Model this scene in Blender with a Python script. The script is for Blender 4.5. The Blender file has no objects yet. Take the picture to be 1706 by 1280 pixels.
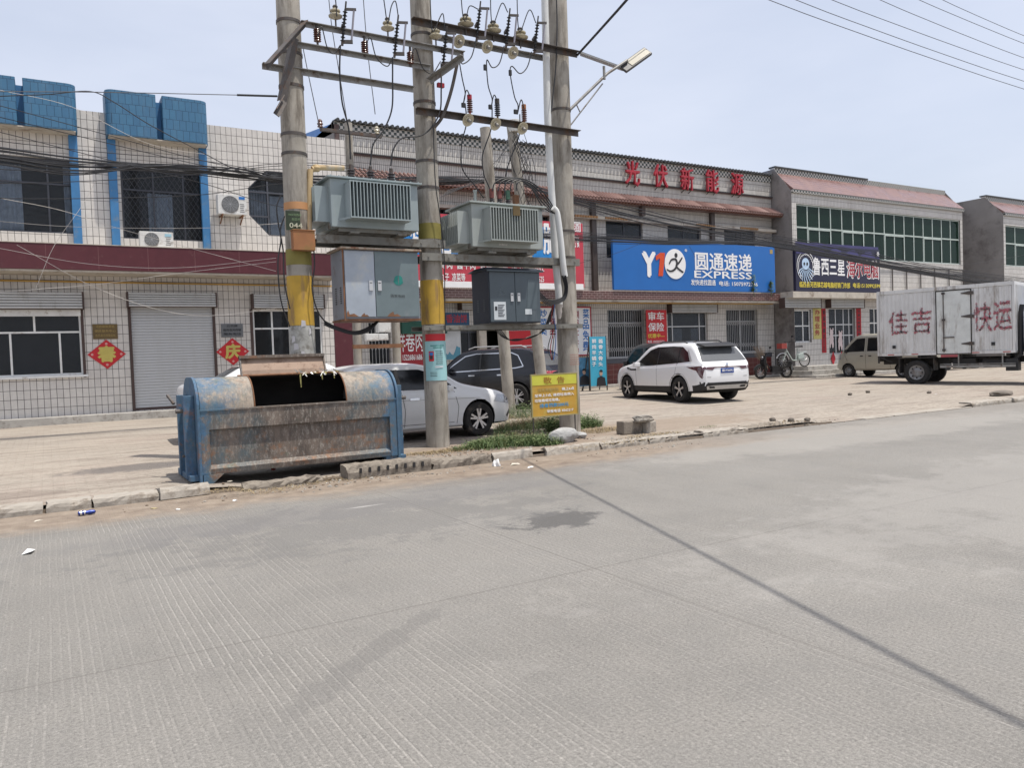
import bpy, bmesh, math, random
import numpy as np
from mathutils import Vector, Matrix, noise
from mathutils.bvhtree import BVHTree
random.seed(7)
R_ = math.radians
sc = bpy.context.scene
COL = sc.collection

# ------------------------------------------------------------------ camera
F_PX, CX, CY, H = 1300.0, 853.0, 640.0, 1.6
TH, PH, RO = R_(30.7), -R_(1.9), R_(2.1)
FW = Vector((math.sin(TH) * math.cos(PH), math.cos(TH) * math.cos(PH), math.sin(PH)))
RT0 = Vector((math.cos(TH), -math.sin(TH), 0))
UP0 = RT0.cross(FW)
RT = math.cos(RO) * RT0 - math.sin(RO) * UP0
UP = math.sin(RO) * RT0 + math.cos(RO) * UP0
CAM = Vector((0, 0, H))
cd = bpy.data.cameras.new('camera')
cam = bpy.data.objects.new('camera', cd)
COL.objects.link(cam)
mm = Matrix((RT, UP, -FW)).transposed().to_4x4()
mm.translation = CAM
cam.matrix_world = mm
cd.sensor_width = 36.0
cd.lens = F_PX / 1706.0 * 36.0
cd.clip_start = 0.05
cd.clip_end = 3000
sc.camera = cam

# ------------------------------------------------------------------ light
SUN = Vector((0.20, -0.225, 1.0)).normalized()
w = bpy.data.worlds.new('World')
sc.world = w
w.use_nodes = True
wn, wl = w.node_tree.nodes, w.node_tree.links
for n in list(wn): wn.remove(n)
sky = wn.new('ShaderNodeTexSky')
sky.sky_type = 'NISHITA'
sky.sun_disc = False
sky.sun_elevation = math.asin(SUN.z)
sky.sun_rotation = math.atan2(SUN.x, SUN.y)
sky.altitude = 50
sky.air_density = 1.0
sky.dust_density = 4.0
sky.ozone_density = 1.0
bg = wn.new('ShaderNodeBackground')
bg.inputs['Strength'].default_value = 0.145
wo = wn.new('ShaderNodeOutputWorld')
hz = wn.new('ShaderNodeMix'); hz.data_type = 'RGBA'      # summer haze whitening the whole sky
hz.inputs[0].default_value = 0.62
hz.inputs[7].default_value = (5.3, 5.6, 6.45, 1)
wl.new(sky.outputs[0], hz.inputs[6])
wc = wn.new('ShaderNodeTexCoord'); wm = wn.new('ShaderNodeMapping'); wm.inputs['Scale'].default_value = (1, 1, 3.5); wz = wn.new('ShaderNodeTexNoise'); wz.inputs['Scale'].default_value = 1.8; wz.inputs['Detail'].default_value = 5
wr = wn.new('ShaderNodeMapRange'); wr.inputs[1].default_value = 0.35; wr.inputs[2].default_value = 0.7; wr.inputs[3].default_value = 0.58; wr.inputs[4].default_value = 0.86
wl.new(wc.outputs['Generated'], wm.inputs[0]); wl.new(wm.outputs[0], wz.inputs['Vector']); wl.new(wz.outputs['Fac'], wr.inputs[0]); wl.new(wr.outputs[0], hz.inputs[0])
wl.new(hz.outputs[2], bg.inputs[0])
wl.new(bg.outputs[0], wo.inputs[0])
sl = bpy.data.lights.new('sun', 'SUN')
sl.energy = 4.4
sl.angle = R_(0.55)
sl.color = (1.0, 0.945, 0.86)
so = bpy.data.objects.new('sun', sl)
COL.objects.link(so)
so.location = (0, 0, 40)
so.rotation_euler = SUN.to_track_quat('Z', 'Y').to_euler()
sc.view_settings.view_transform = 'Standard'
sc.view_settings.look = 'None'
sc.view_settings.exposure = 0.16
sc.view_settings.gamma = 1.0

# ------------------------------------------------------------------ helpers
def ray(px, py):
    return FW + (px - CX) / F_PX * RT + (CY - py) / F_PX * UP
def at(px, py, Y):
    """world point on the vertical plane at distance Y seen in the direction (px, py)"""
    d = ray(px, py)
    return CAM + d * (Y / d.y)
def atX(px, py, X):
    d = ray(px, py)
    return CAM + d * (X / d.x)
def gnd(px, py, z=0.0):
    d = ray(px, py)
    return CAM + d * ((z - H) / d.z)
def yz(y):
    """height of the paved yard"""
    return 0.085 + max(0.0, y - 11.0) * 0.0150
def gy(px, py):
    p = gnd(px, py, 0.1)
    for _ in range(4): p = gnd(px, py, yz(p.y))
    return p

def tag(o, label=None, cat=None, group=None, kind=None):
    if label: o['label'] = label
    if cat: o['category'] = cat
    if group: o['group'] = group
    if kind: o['kind'] = kind
    return o
def thing(name, label, cat, loc=(0, 0, 0), group=None):
    o = bpy.data.objects.new(name, None)
    o.empty_display_size = 0.2
    COL.objects.link(o)
    o.location = loc
    return tag(o, label, cat, group)

class MB:
    def __init__(s):
        s.v, s.f, s.m = [], [], []
    def add(s, vs, fs, mi=0):
        b = len(s.v)
        s.v += [Vector(p) for p in vs]
        for f in fs:
            s.f.append(tuple(b + i for i in f)); s.m.append(mi)
        return s
    def box(s, a, b, mi=0):
        x0, y0, z0 = [min(a[i], b[i]) for i in range(3)]
        x1, y1, z1 = [max(a[i], b[i]) for i in range(3)]
        return s.add([(x0,y0,z0),(x1,y0,z0),(x1,y1,z0),(x0,y1,z0),(x0,y0,z1),(x1,y0,z1),(x1,y1,z1),(x0,y1,z1)],
              [(0,3,2,1),(4,5,6,7),(0,1,5,4),(1,2,6,5),(2,3,7,6),(3,0,4,7)], mi)
    def quad(s, a, b, c, d, mi=0):
        return s.add([a, b, c, d], [(0, 1, 2, 3)], mi)
    def bar(s, p, q, wd, ht, up=(0, 0, 1), mi=0):
        p, q = Vector(p), Vector(q)
        d = (q - p).normalized(); u = Vector(up)
        sd = d.cross(u)
        if sd.length < 1e-4: sd = d.cross(Vector((0, 1, 0)))
        sd.normalize(); u = sd.cross(d)
        vs = []
        for e in (p, q):
            for a, b in ((-1, -1), (1, -1), (1, 1), (-1, 1)):
                vs.append(e + sd * a * wd / 2 + u * b * ht / 2)
        return s.add(vs, [(0,1,2,3),(7,6,5,4),(0,4,5,1),(1,5,6,2),(2,6,7,3),(3,7,4,0)], mi)
    def angle(s, p, q, w_=0.07, t=0.008, up=(0, 0, 1), side=1, mi=0):
        """steel angle section between two points"""
        p, q = Vector(p), Vector(q)
        d = (q - p).normalized(); u = Vector(up)
        sd = d.cross(u).normalized() * side; u = (sd.cross(d) * side).normalized()
        if u.dot(Vector(up)) < 0: u = -u
        sec = [(0, 0), (w_, 0), (w_, -t), (t, -t), (t, -w_), (0, -w_)]
        vs = [e + sd * a + u * b for e in (p, q) for a, b in sec]
        n = 6
        fs = [(i, (i + 1) % n, n + (i + 1) % n, n + i) for i in range(n)]
        fs += [(0, 1, 2, 3), (0, 3, 4, 5), (9, 8, 7, 6), (11, 10, 9, 6)]
        return s.add(vs, fs, mi)
    def cyl(s, p, q, r0, r1=None, n=16, mi=0, caps=True):
        if r1 is None: r1 = r0
        p, q = Vector(p), Vector(q)
        d = (q - p).normalized()
        a = d.orthogonal().normalized(); b = d.cross(a)
        vs = [e + (a * math.cos(2*math.pi*i/n) + b * math.sin(2*math.pi*i/n)) * r
              for e, r in ((p, r0), (q, r1)) for i in range(n)]
        fs = [(i, (i + 1) % n, n + (i + 1) % n, n + i) for i in range(n)]
        if caps: fs += [tuple(range(n - 1, -1, -1)), tuple(range(n, 2 * n))]
        return s.add(vs, fs, mi)
    def lathe(s, p, axis, prof, n=20, mi=0, caps=True):
        p, d = Vector(p), Vector(axis).normalized()
        a = d.orthogonal().normalized(); b = d.cross(a)
        vs, fs = [], []
        for r, h in prof:
            for i in range(n):
                t = 2 * math.pi * i / n
                vs.append(p + d * h + (a * math.cos(t) + b * math.sin(t)) * max(r, 1e-4))
        for k in range(len(prof) - 1):
            for i in range(n):
                j = (i + 1) % n
                fs.append((k*n+i, k*n+j, (k+1)*n+j, (k+1)*n+i))
        if caps:
            fs.append(tuple(range(n - 1, -1, -1))); fs.append(tuple((len(prof)-1)*n + i for i in range(n)))
        return s.add(vs, fs, mi)
    def tube(s, pts, r, n=8, mi=0):
        pts = [Vector(p) for p in pts]
        rs = r if isinstance(r, (list, tuple)) else [r] * len(pts)
        vs, fs = [], []
        a = None
        for k, p in enumerate(pts):
            d = (pts[min(k+1, len(pts)-1)] - pts[max(k-1, 0)])
            if d.length < 1e-9: d = Vector((0, 0, 1))
            d.normalize()
            a = d.orthogonal().normalized() if a is None else (a - d * a.dot(d)).normalized()
            b = d.cross(a)
            for i in range(n):
                t = 2 * math.pi * i / n
                vs.append(p + (a * math.cos(t) + b * math.sin(t)) * rs[k])
        for k in range(len(pts) - 1):
            for i in range(n):
                j = (i + 1) % n
                fs.append((k*n+i, k*n+j, (k+1)*n+j, (k+1)*n+i))
        fs.append(tuple(range(n - 1, -1, -1))); fs.append(tuple((len(pts)-1)*n + i for i in range(n)))
        return s.add(vs, fs, mi)
    def prism(s, pts, vec, mi=0):
        pts = [Vector(p) for p in pts]; vec = Vector(vec); n = len(pts)
        fs = [tuple(range(n)), tuple(range(2*n-1, n-1, -1))] + [(i, n+i, n+(i+1) % n, (i+1) % n) for i in range(n)]
        return s.add(pts + [p + vec for p in pts], fs, mi)
    def build(s, name, mats, parent=None, smooth=False, bevel=0.0, fix=True):
        if not isinstance(mats, (list, tuple)): mats = [mats]
        me = bpy.data.meshes.new(name)
        if parent is not None: off = Vector(parent.get('_o', parent.location))
        else:
            xs = [v.x for v in s.v]; ys = [v.y for v in s.v]; zs = [v.z for v in s.v]
            off = Vector(((min(xs)+max(xs))/2, (min(ys)+max(ys))/2, min(zs)))
        me.from_pydata([v - off for v in s.v], [], s.f)
        for m_ in mats: me.materials.append(m_)
        me.polygons.foreach_set('material_index', s.m)
        if fix or bevel:
            bm = bmesh.new(); bm.from_mesh(me)
            if fix: bmesh.ops.recalc_face_normals(bm, faces=bm.faces)
            if bevel:
                bmesh.ops.remove_doubles(bm, verts=bm.verts, dist=1e-5)
                es = [e for e in bm.edges if len(e.link_faces) == 2 and e.calc_face_angle(0) > 0.6]
                bmesh.ops.bevel(bm, geom=es, offset=bevel, segments=2, profile=0.6, affect='EDGES', clamp_overlap=True)
            bm.to_mesh(me); bm.free()
        if smooth:
            me.shade_smooth()
            try: me.set_sharp_from_angle(angle=R_(38))
            except Exception: pass
        me.update()
        o = bpy.data.objects.new(name, me)
        COL.objects.link(o)
        if parent is None: o.location = off
        else:
            o.parent = parent
            o['_o'] = tuple(off)
        return o

def crom(pts, k=8):
    """smooth curve through points"""
    P = [Vector(p) for p in pts]
    if len(P) < 3: return [P[0].lerp(P[-1], i / k) for i in range(k + 1)]
    Q = [2*P[0]-P[1]] + P + [2*P[-1]-P[-2]]
    out = []
    for i in range(1, len(Q) - 2):
        a, b, c, d = Q[i-1:i+3]
        for j in range(k):
            t = j / k
            out.append(0.5*((2*b)+(c-a)*t+(2*a-5*b+4*c-d)*t*t+(3*b-a-3*c+d)*t**3))
    out.append(P[-1])
    return out

# ---- text
def text(body, mat, parent, o, ux, uz, height=None, width=None, bold=0.0, name='lettering', depth=0.006, spacing=1.0, line=1.0):
    cu = bpy.data.curves.new('t', 'FONT')
    cu.body = body; cu.size = 1.0; cu.align_x = 'LEFT'; cu.space_character = spacing; cu.space_line = line
    cu.resolution_u = 2
    ob = bpy.data.objects.new('t', cu); COL.objects.link(ob)
    dg = bpy.context.evaluated_depsgraph_get()
    me = bpy.data.meshes.new_from_object(ob.evaluated_get(dg))
    bpy.data.objects.remove(ob); bpy.data.curves.remove(cu)
    if not me.vertices: return None
    xs = [v.co.x for v in me.vertices]; ys = [v.co.y for v in me.vertices]
    x0, x1, y0, y1 = min(xs), max(xs), min(ys), max(ys)
    sy = height / (y1 - y0); sx = (width / (x1 - x0)) if width else sy
    o, ux, uz = Vector(o), Vector(ux).normalized(), Vector(uz).normalized()
    nrm = ux.cross(uz).normalized()
    off = Vector(parent.get('_o', parent.location)) if parent else Vector()
    for v in me.vertices:
        v.co = o + ux * ((v.co.x - x0) * sx) + uz * ((v.co.y - y0) * sy) + nrm * depth - off
    if bold and len(body) < 40:      # thicken by layering slightly shifted copies, each a hair in front of the last
        n0 = len(me.vertices); co = [v.co.copy() for v in me.vertices]; fs = [tuple(p.vertices) for p in me.polygons]
        vs, ff = [], []
        for k, (a_, b_) in enumerate(((0, 0), (1, 0), (-1, 0), (0, 1), (0, -1), (.7, .7), (-.7, -.7))):
            o_ = ux * (a_ * bold * sx) + uz * (b_ * bold * sy) + nrm * (.0006 * k)
            vs += [c + o_ for c in co]; ff += [tuple(i + n0 * k for i in f) for f in fs]
        me2 = bpy.data.meshes.new(name); me2.from_pydata(vs, [], ff); bpy.data.meshes.remove(me); me = me2
    me.materials.clear(); me.materials.append(mat)
    for p in me.polygons: p.material_index = 0
    me.name = name
    ob = bpy.data.objects.new(name, me); COL.objects.link(ob)
    if parent: ob.parent = parent; ob['_o'] = tuple(off)
    return ob
def tpx(body, mat, parent, x0, y0, x1, y1, Y, bold=0.02, **k):
    """text filling the facade rectangle whose corners are seen at those pixels"""
    xm, ym = (x0 + x1) / 2, (y0 + y1) / 2
    X0, X1 = at(x0, ym, Y).x, at(x1, ym, Y).x
    Z1, Z0 = at(xm, y0, Y).z, at(xm, y1, Y).z
    return text(body, mat, parent, (X0, Y, Z0), (1, 0, 0), (0, 0, 1), height=Z1 - Z0, width=X1 - X0, bold=bold, **k)
def rpx(x0, y0, x1, y1, Y):
    xm, ym = (x0 + x1) / 2, (y0 + y1) / 2
    return at(x0, ym, Y).x, at(x1, ym, Y).x, at(xm, y1, Y).z, at(xm, y0, Y).z   # X0, X1, Z0, Z1

# ------------------------------------------------------------------ materials
class NT:
    def __init__(s, name):
        s.mat = bpy.data.materials.new(name); s.mat.use_nodes = True
        s.n, s.l = s.mat.node_tree.nodes, s.mat.node_tree.links
        s.b = s.n['Principled BSDF']
    def new(s, t, **k):
        n = s.n.new(t)
        for a, v in k.items():
            if a.startswith('i_'): n.inputs[a[2:].replace('_', ' ')].default_value = v
            else: setattr(n, a, v)
        return n
    def link(s, a, b): s.l.new(a, b)
    def pos(s):
        return s.new('ShaderNodeNewGeometry').outputs['Position']
    def obj(s):
        return s.new('ShaderNodeTexCoord').outputs['Object']
    def noise(s, vec, scale, detail=4, rough=0.6, dist=0.0):
        n = s.new('ShaderNodeTexNoise', i_Scale=scale, i_Detail=detail, i_Roughness=rough, i_Distortion=dist)
        s.link(vec, n.inputs['Vector']); return n.outputs['Fac']
    def map(s, vec, scale=(1, 1, 1), loc=(0, 0, 0), rot=(0, 0, 0)):
        n = s.new('ShaderNodeMapping')
        n.inputs['Scale'].default_value = scale; n.inputs['Location'].default_value = loc; n.inputs['Rotation'].default_value = rot
        s.link(vec, n.inputs['Vector']); return n.outputs[0]
    def ramp(s, fac, stops):
        n = s.new('ShaderNodeValToRGB')
        el = n.color_ramp.elements
        while len(el) < len(stops): el.new(0.5)
        for e, (p, c) in zip(el, stops):
            e.position = p; e.color = (c, c, c, 1) if isinstance(c, (int, float)) else (*c, 1)
        s.link(fac, n.inputs[0]); return n.outputs['Color']
    def mix(s, fac, a, b, blend='MIX'):
        n = s.new('ShaderNodeMix', data_type='RGBA', blend_type=blend)
        for i, v in ((0, fac), (6, a), (7, b)):
            if isinstance(v, bpy.types.NodeSocket): s.link(v, n.inputs[i])
            elif i == 0: n.inputs[i].default_value = v
            elif isinstance(v, (int, float)): n.inputs[i].default_value = (v, v, v, 1)
            else: n.inputs[i].default_value = (*v, 1)
        return n.outputs[2]
    def math(s, op, a, b=0.0, clamp=False):
        n = s.new('ShaderNodeMath', operation=op, use_clamp=clamp)
        for sock, v in ((n.inputs[0], a), (n.inputs[1], b)):
            if isinstance(v, bpy.types.NodeSocket): s.link(v, sock)
            else: sock.default_value = v
        return n.outputs[0]
    def sep(s, vec):
        n = s.new('ShaderNodeSeparateXYZ'); s.link(vec, n.inputs[0]); return n.outputs
    def comb(s, x, y, z=0.0):
        n = s.new('ShaderNodeCombineXYZ')
        for sock, v in zip(n.inputs, (x, y, z)):
            if isinstance(v, bpy.types.NodeSocket): s.link(v, sock)
            else: sock.default_value = v
        return n.outputs[0]
    def bump(s, h, strength=0.3, dist=0.01):
        n = s.new('ShaderNodeBump', i_Strength=strength, i_Distance=dist)
        s.link(h, n.inputs['Height']); s.link(n.outputs[0], s.b.inputs['Normal'])
    def blob(s, pos, cx, cy, rx, ry, ang=0.0, nz=None, amt=0.5, soft=0.25):
        """soft-edged stain of the given centre and radii on a horizontal surface"""
        m_ = s.map(pos, loc=(0, 0, 0))
        sp = s.sep(m_)
        dx = s.math('SUBTRACT', sp[0], cx); dy = s.math('SUBTRACT', sp[1], cy)
        c, sn = math.cos(ang), math.sin(ang)
        u = s.math('DIVIDE', s.math('ADD', s.math('MULTIPLY', dx, c), s.math('MULTIPLY', dy, sn)), rx)
        v = s.math('DIVIDE', s.math('SUBTRACT', s.math('MULTIPLY', dy, c), s.math('MULTIPLY', dx, sn)), ry)
        d = s.math('SQRT', s.math('ADD', s.math('MULTIPLY', u, u), s.math('MULTIPLY', v, v)))
        if nz is not None: d = s.math('ADD', d, s.math('MULTIPLY', s.math('SUBTRACT', nz, 0.5), amt * 2))
        n = s.new('ShaderNodeMapRange'); n.interpolation_type = 'SMOOTHSTEP'
        s.link(d, n.inputs[0]); n.inputs[1].default_value = 1.0 + soft; n.inputs[2].default_value = 1.0 - soft
        n.inputs[3].default_value = 0; n.inputs[4].default_value = 1
        return n.outputs[0]
    def out(s, col=None, rough=0.6, metal=0.0, spec=0.5):
        if col is not None:
            if isinstance(col, bpy.types.NodeSocket): s.link(col, s.b.inputs['Base Color'])
            else: s.b.inputs['Base Color'].default_value = (*col, 1)
        if isinstance(rough, bpy.types.NodeSocket): s.link(rough, s.b.inputs['Roughness'])
        else: s.b.inputs['Roughness'].default_value = rough
        s.b.inputs['Metallic'].default_value = metal
        s.b.inputs['Specular IOR Level'].default_value = spec
        return s.mat

def sc3(c, k): return tuple(min(1, x * k) for x in c)
_cache = {}
def M(name, col, rough=0.6, metal=0.0, var=0.12, scale=3.0, bump=0.0, bscale=40.0, spec=0.4, dirt=None, damt=0.5, dscale=4.0, streak=False, coat=0.0):
    if name in _cache: return _cache[name]
    t = NT(name); p = t.obj()
    n1 = t.noise(p, scale, 5)
    c = t.mix(t.ramp(n1, [(0.3, 0.0), (0.7, 1.0)]), sc3(col, 1 - var), sc3(col, 1 + var))
    if dirt:
        q = t.map(p, scale=(1, 1, 0.18)) if streak else p
        n2 = t.noise(q, dscale, 7, 0.7)
        c = t.mix(t.ramp(n2, [(0.62 - 0.25 * damt, 0.0), (0.75 - 0.2 * damt, 1.0)]), c, dirt)
    r = t.math('ADD', t.math('MULTIPLY', t.noise(p, scale * 4, 3), 0.25), rough - 0.12, clamp=True)
    if bump: t.bump(t.noise(p, bscale, 4), bump)
    m_ = t.out(c, r, metal, spec)
    if coat:
        t.b.inputs['Coat Weight'].default_value = coat; t.b.inputs['Coat Roughness'].default_value = 0.05
    _cache[name] = m_
    return m_

def tile_mat(name, w_, h_, mort, c1, c2, cm, rough=0.35, offset=0.0, dirt=(0.30, 0.27, 0.24), damt=0.35, shift=(0, 0), bump=0.4):
    t = NT(name); P = t.pos(); s_ = t.sep(P)
    u = t.math('ADD', s_[0], s_[1])
    wob = t.noise(P, 1.3, 3)
    u2 = t.math('ADD', u, t.math('MULTIPLY', wob, 0.02))
    v2 = t.math('ADD', s_[2], t.math('MULTIPLY', t.noise(P, 0.9, 3), 0.03))
    vec = t.comb(t.math('ADD', u2, shift[0] + 40.0), t.math('ADD', v2, shift[1]), 0.0)
    b = t.new('ShaderNodeTexBrick', offset=offset, squash=1.0)
    b.inputs['Scale'].default_value = 1.0; b.inputs['Brick Width'].default_value = w_; b.inputs['Row Height'].default_value = h_
    b.inputs['Mortar Size'].default_value = mort; b.inputs['Mortar Smooth'].default_value = 0.15; b.inputs['Bias'].default_value = -0.2
    b.inputs['Color1'].default_value = (*c1, 1); b.inputs['Color2'].default_value = (*c2, 1); b.inputs['Mortar'].default_value = (*cm, 1)
    t.link(vec, b.inputs['Vector'])
    big = t.ramp(t.noise(t.map(P, scale=(1, 1, 0.35)), 0.8, 6, 0.7), [(0.5, 0.0), (0.75, 1.0)])
    c = t.mix(t.math('MULTIPLY', big, damt), b.outputs['Color'], dirt)
    st = t.ramp(t.noise(t.map(P, scale=(3.5, 3.5, 0.25)), 1.6, 6, 0.7), [(0.52, 0.0), (0.72, 1.0)])
    c = t.mix(t.math('MULTIPLY', st, damt * 0.7), c, sc3(dirt, 0.8))
    f = t.ramp(t.noise(P, 7.0, 4, 0.6), [(0.35, 0.9), (0.7, 1.0)])
    c = t.mix(1.0, c, f, 'MULTIPLY')
    t.bump(t.math('SUBTRACT', 1.0, b.outputs['Fac']), bump, 0.006)
    return t.out(c, t.math('ADD', t.math('MULTIPLY', b.outputs['Fac'], 0.4), rough), 0.0, 0.45)

m_white_paint = M('white_paint', (0.72, 0.73, 0.72), 0.4, dirt=(0.35, 0.3, 0.25), damt=0.25)
m_concrete = M('concrete', (0.36, 0.345, 0.32), 0.85, var=0.2, scale=2.5, bump=0.35, dirt=(0.2, 0.18, 0.16), damt=0.45)
m_cement = M('grey_render', (0.25, 0.235, 0.225), 0.9, var=0.16, scale=0.9, bump=0.25, bscale=15, dirt=(0.14, 0.125, 0.12), damt=0.45, dscale=0.8)
m_pole = M('spun_concrete', (0.335, 0.31, 0.27), 0.85, var=0.22, scale=2.2, bump=0.35, bscale=60, dirt=(0.165, 0.145, 0.12), damt=0.55, dscale=5, streak=True)
m_steel = M('galvanised_steel', (0.27, 0.265, 0.255), 0.55, 0.55, var=0.2, scale=5, dirt=(0.13, 0.085, 0.06), damt=0.35, dscale=6)
m_steel_dark = M('weathered_steel', (0.095, 0.085, 0.08), 0.6, 0.4, var=0.3, scale=5, dirt=(0.12, 0.07, 0.045), damt=0.4, dscale=6)
m_rusty = M('rusty_steel', (0.20, 0.10, 0.055), 0.8, 0.2, var=0.35, scale=6, bump=0.3)
m_cable = M('black_cable', (0.018, 0.018, 0.02), 0.45, var=0.2)
m_wire = M('thin_wire', (0.10, 0.10, 0.105), 0.5, 0.3)
m_string = M('pale_string', (0.55, 0.52, 0.48), 0.7)
m_black = M('black_plastic', (0.022, 0.022, 0.024), 0.5, var=0.2)
m_rubber = M('tyre_rubber', (0.025, 0.024, 0.023), 0.85, var=0.25, scale=8, bump=0.2, dirt=(0.12, 0.10, 0.08), damt=0.2, dscale=5)
m_alloy = M('alloy_metal', (0.62, 0.62, 0.63), 0.3, 0.85, var=0.06)
m_porcelain = M('white_porcelain', (0.42, 0.38, 0.28), 0.25, var=0.15, scale=8, spec=0.6)
m_brown_por = M('brown_porcelain', (0.12, 0.05, 0.038), 0.22, var=0.2, scale=9, spec=0.6)
m_pvc = M('white_pvc', (0.60, 0.61, 0.60), 0.45, var=0.07, dirt=(0.36, 0.34, 0.31), damt=0.3, streak=True)
m_wood = M('old_timber', (0.26, 0.20, 0.15), 0.85, var=0.25, scale=4, bump=0.3)
m_red = M('red_print', (0.50, 0.022, 0.03), 0.5, var=0.1)
m_redl = M('red_lettering', (0.34, 0.025, 0.04), 0.45, var=0.15)
m_whitel = M('white_lettering', (0.80, 0.80, 0.80), 0.5, var=0.03)
m_yellowl = M('yellow_lettering', (0.72, 0.60, 0.08), 0.5, var=0.05)
m_goldl = M('gold_lettering', (0.36, 0.26, 0.09), 0.5, var=0.1)
m_blackl = M('black_lettering', (0.03, 0.03, 0.035), 0.5)
m_bluel = M('blue_lettering', (0.02, 0.16, 0.48), 0.5)
m_greenl = M('teal_print', (0.02, 0.20, 0.17), 0.5)
def glass_mat(name, tint=(0.5, 0.55, 0.58), trans=0.55, rough=0.04):
    t = NT(name)
    t.out(sc3(tint, 0.12), rough, 0.0, 0.8)
    p = t.pos()
    t.bump(t.noise(p, 1.2, 2), 0.06, 0.05)
    tr = t.new('ShaderNodeBsdfTransparent'); tr.inputs[0].default_value = (*tint, 1)
    mx = t.new('ShaderNodeMixShader')
    lw = t.new('ShaderNodeLayerWeight', i_Blend=0.35)
    k = t.math('SUBTRACT', trans, t.math('MULTIPLY', lw.outputs['Fresnel'], 0.6), clamp=True)
    t.link(k, mx.inputs[0]); t.link(t.b.outputs[0], mx.inputs[1]); t.link(tr.outputs[0], mx.inputs[2])
    o = [n for n in t.n if n.type == 'OUTPUT_MATERIAL'][0]
    t.link(mx.outputs[0], o.inputs[0])
    return t.mat
m_glass = glass_mat('window_glass', (0.80, 0.84, 0.88), 0.85)
m_glass_green = glass_mat('green_glass', (0.25, 0.55, 0.42), 0.75)
m_carglass = M('car_glass', (0.008, 0.009, 0.011), 0.12, var=0.1, spec=0.5)
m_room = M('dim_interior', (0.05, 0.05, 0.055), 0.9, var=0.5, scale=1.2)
m_curtain = M('pale_curtain', (0.75, 0.78, 0.84), 0.9, var=0.2, scale=6)
m_alu = M('aluminium_frame', (0.50, 0.51, 0.52), 0.4, 0.3, var=0.08)
m_darkframe = M('dark_frame', (0.07, 0.075, 0.09), 0.5, 0.2)
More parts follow.
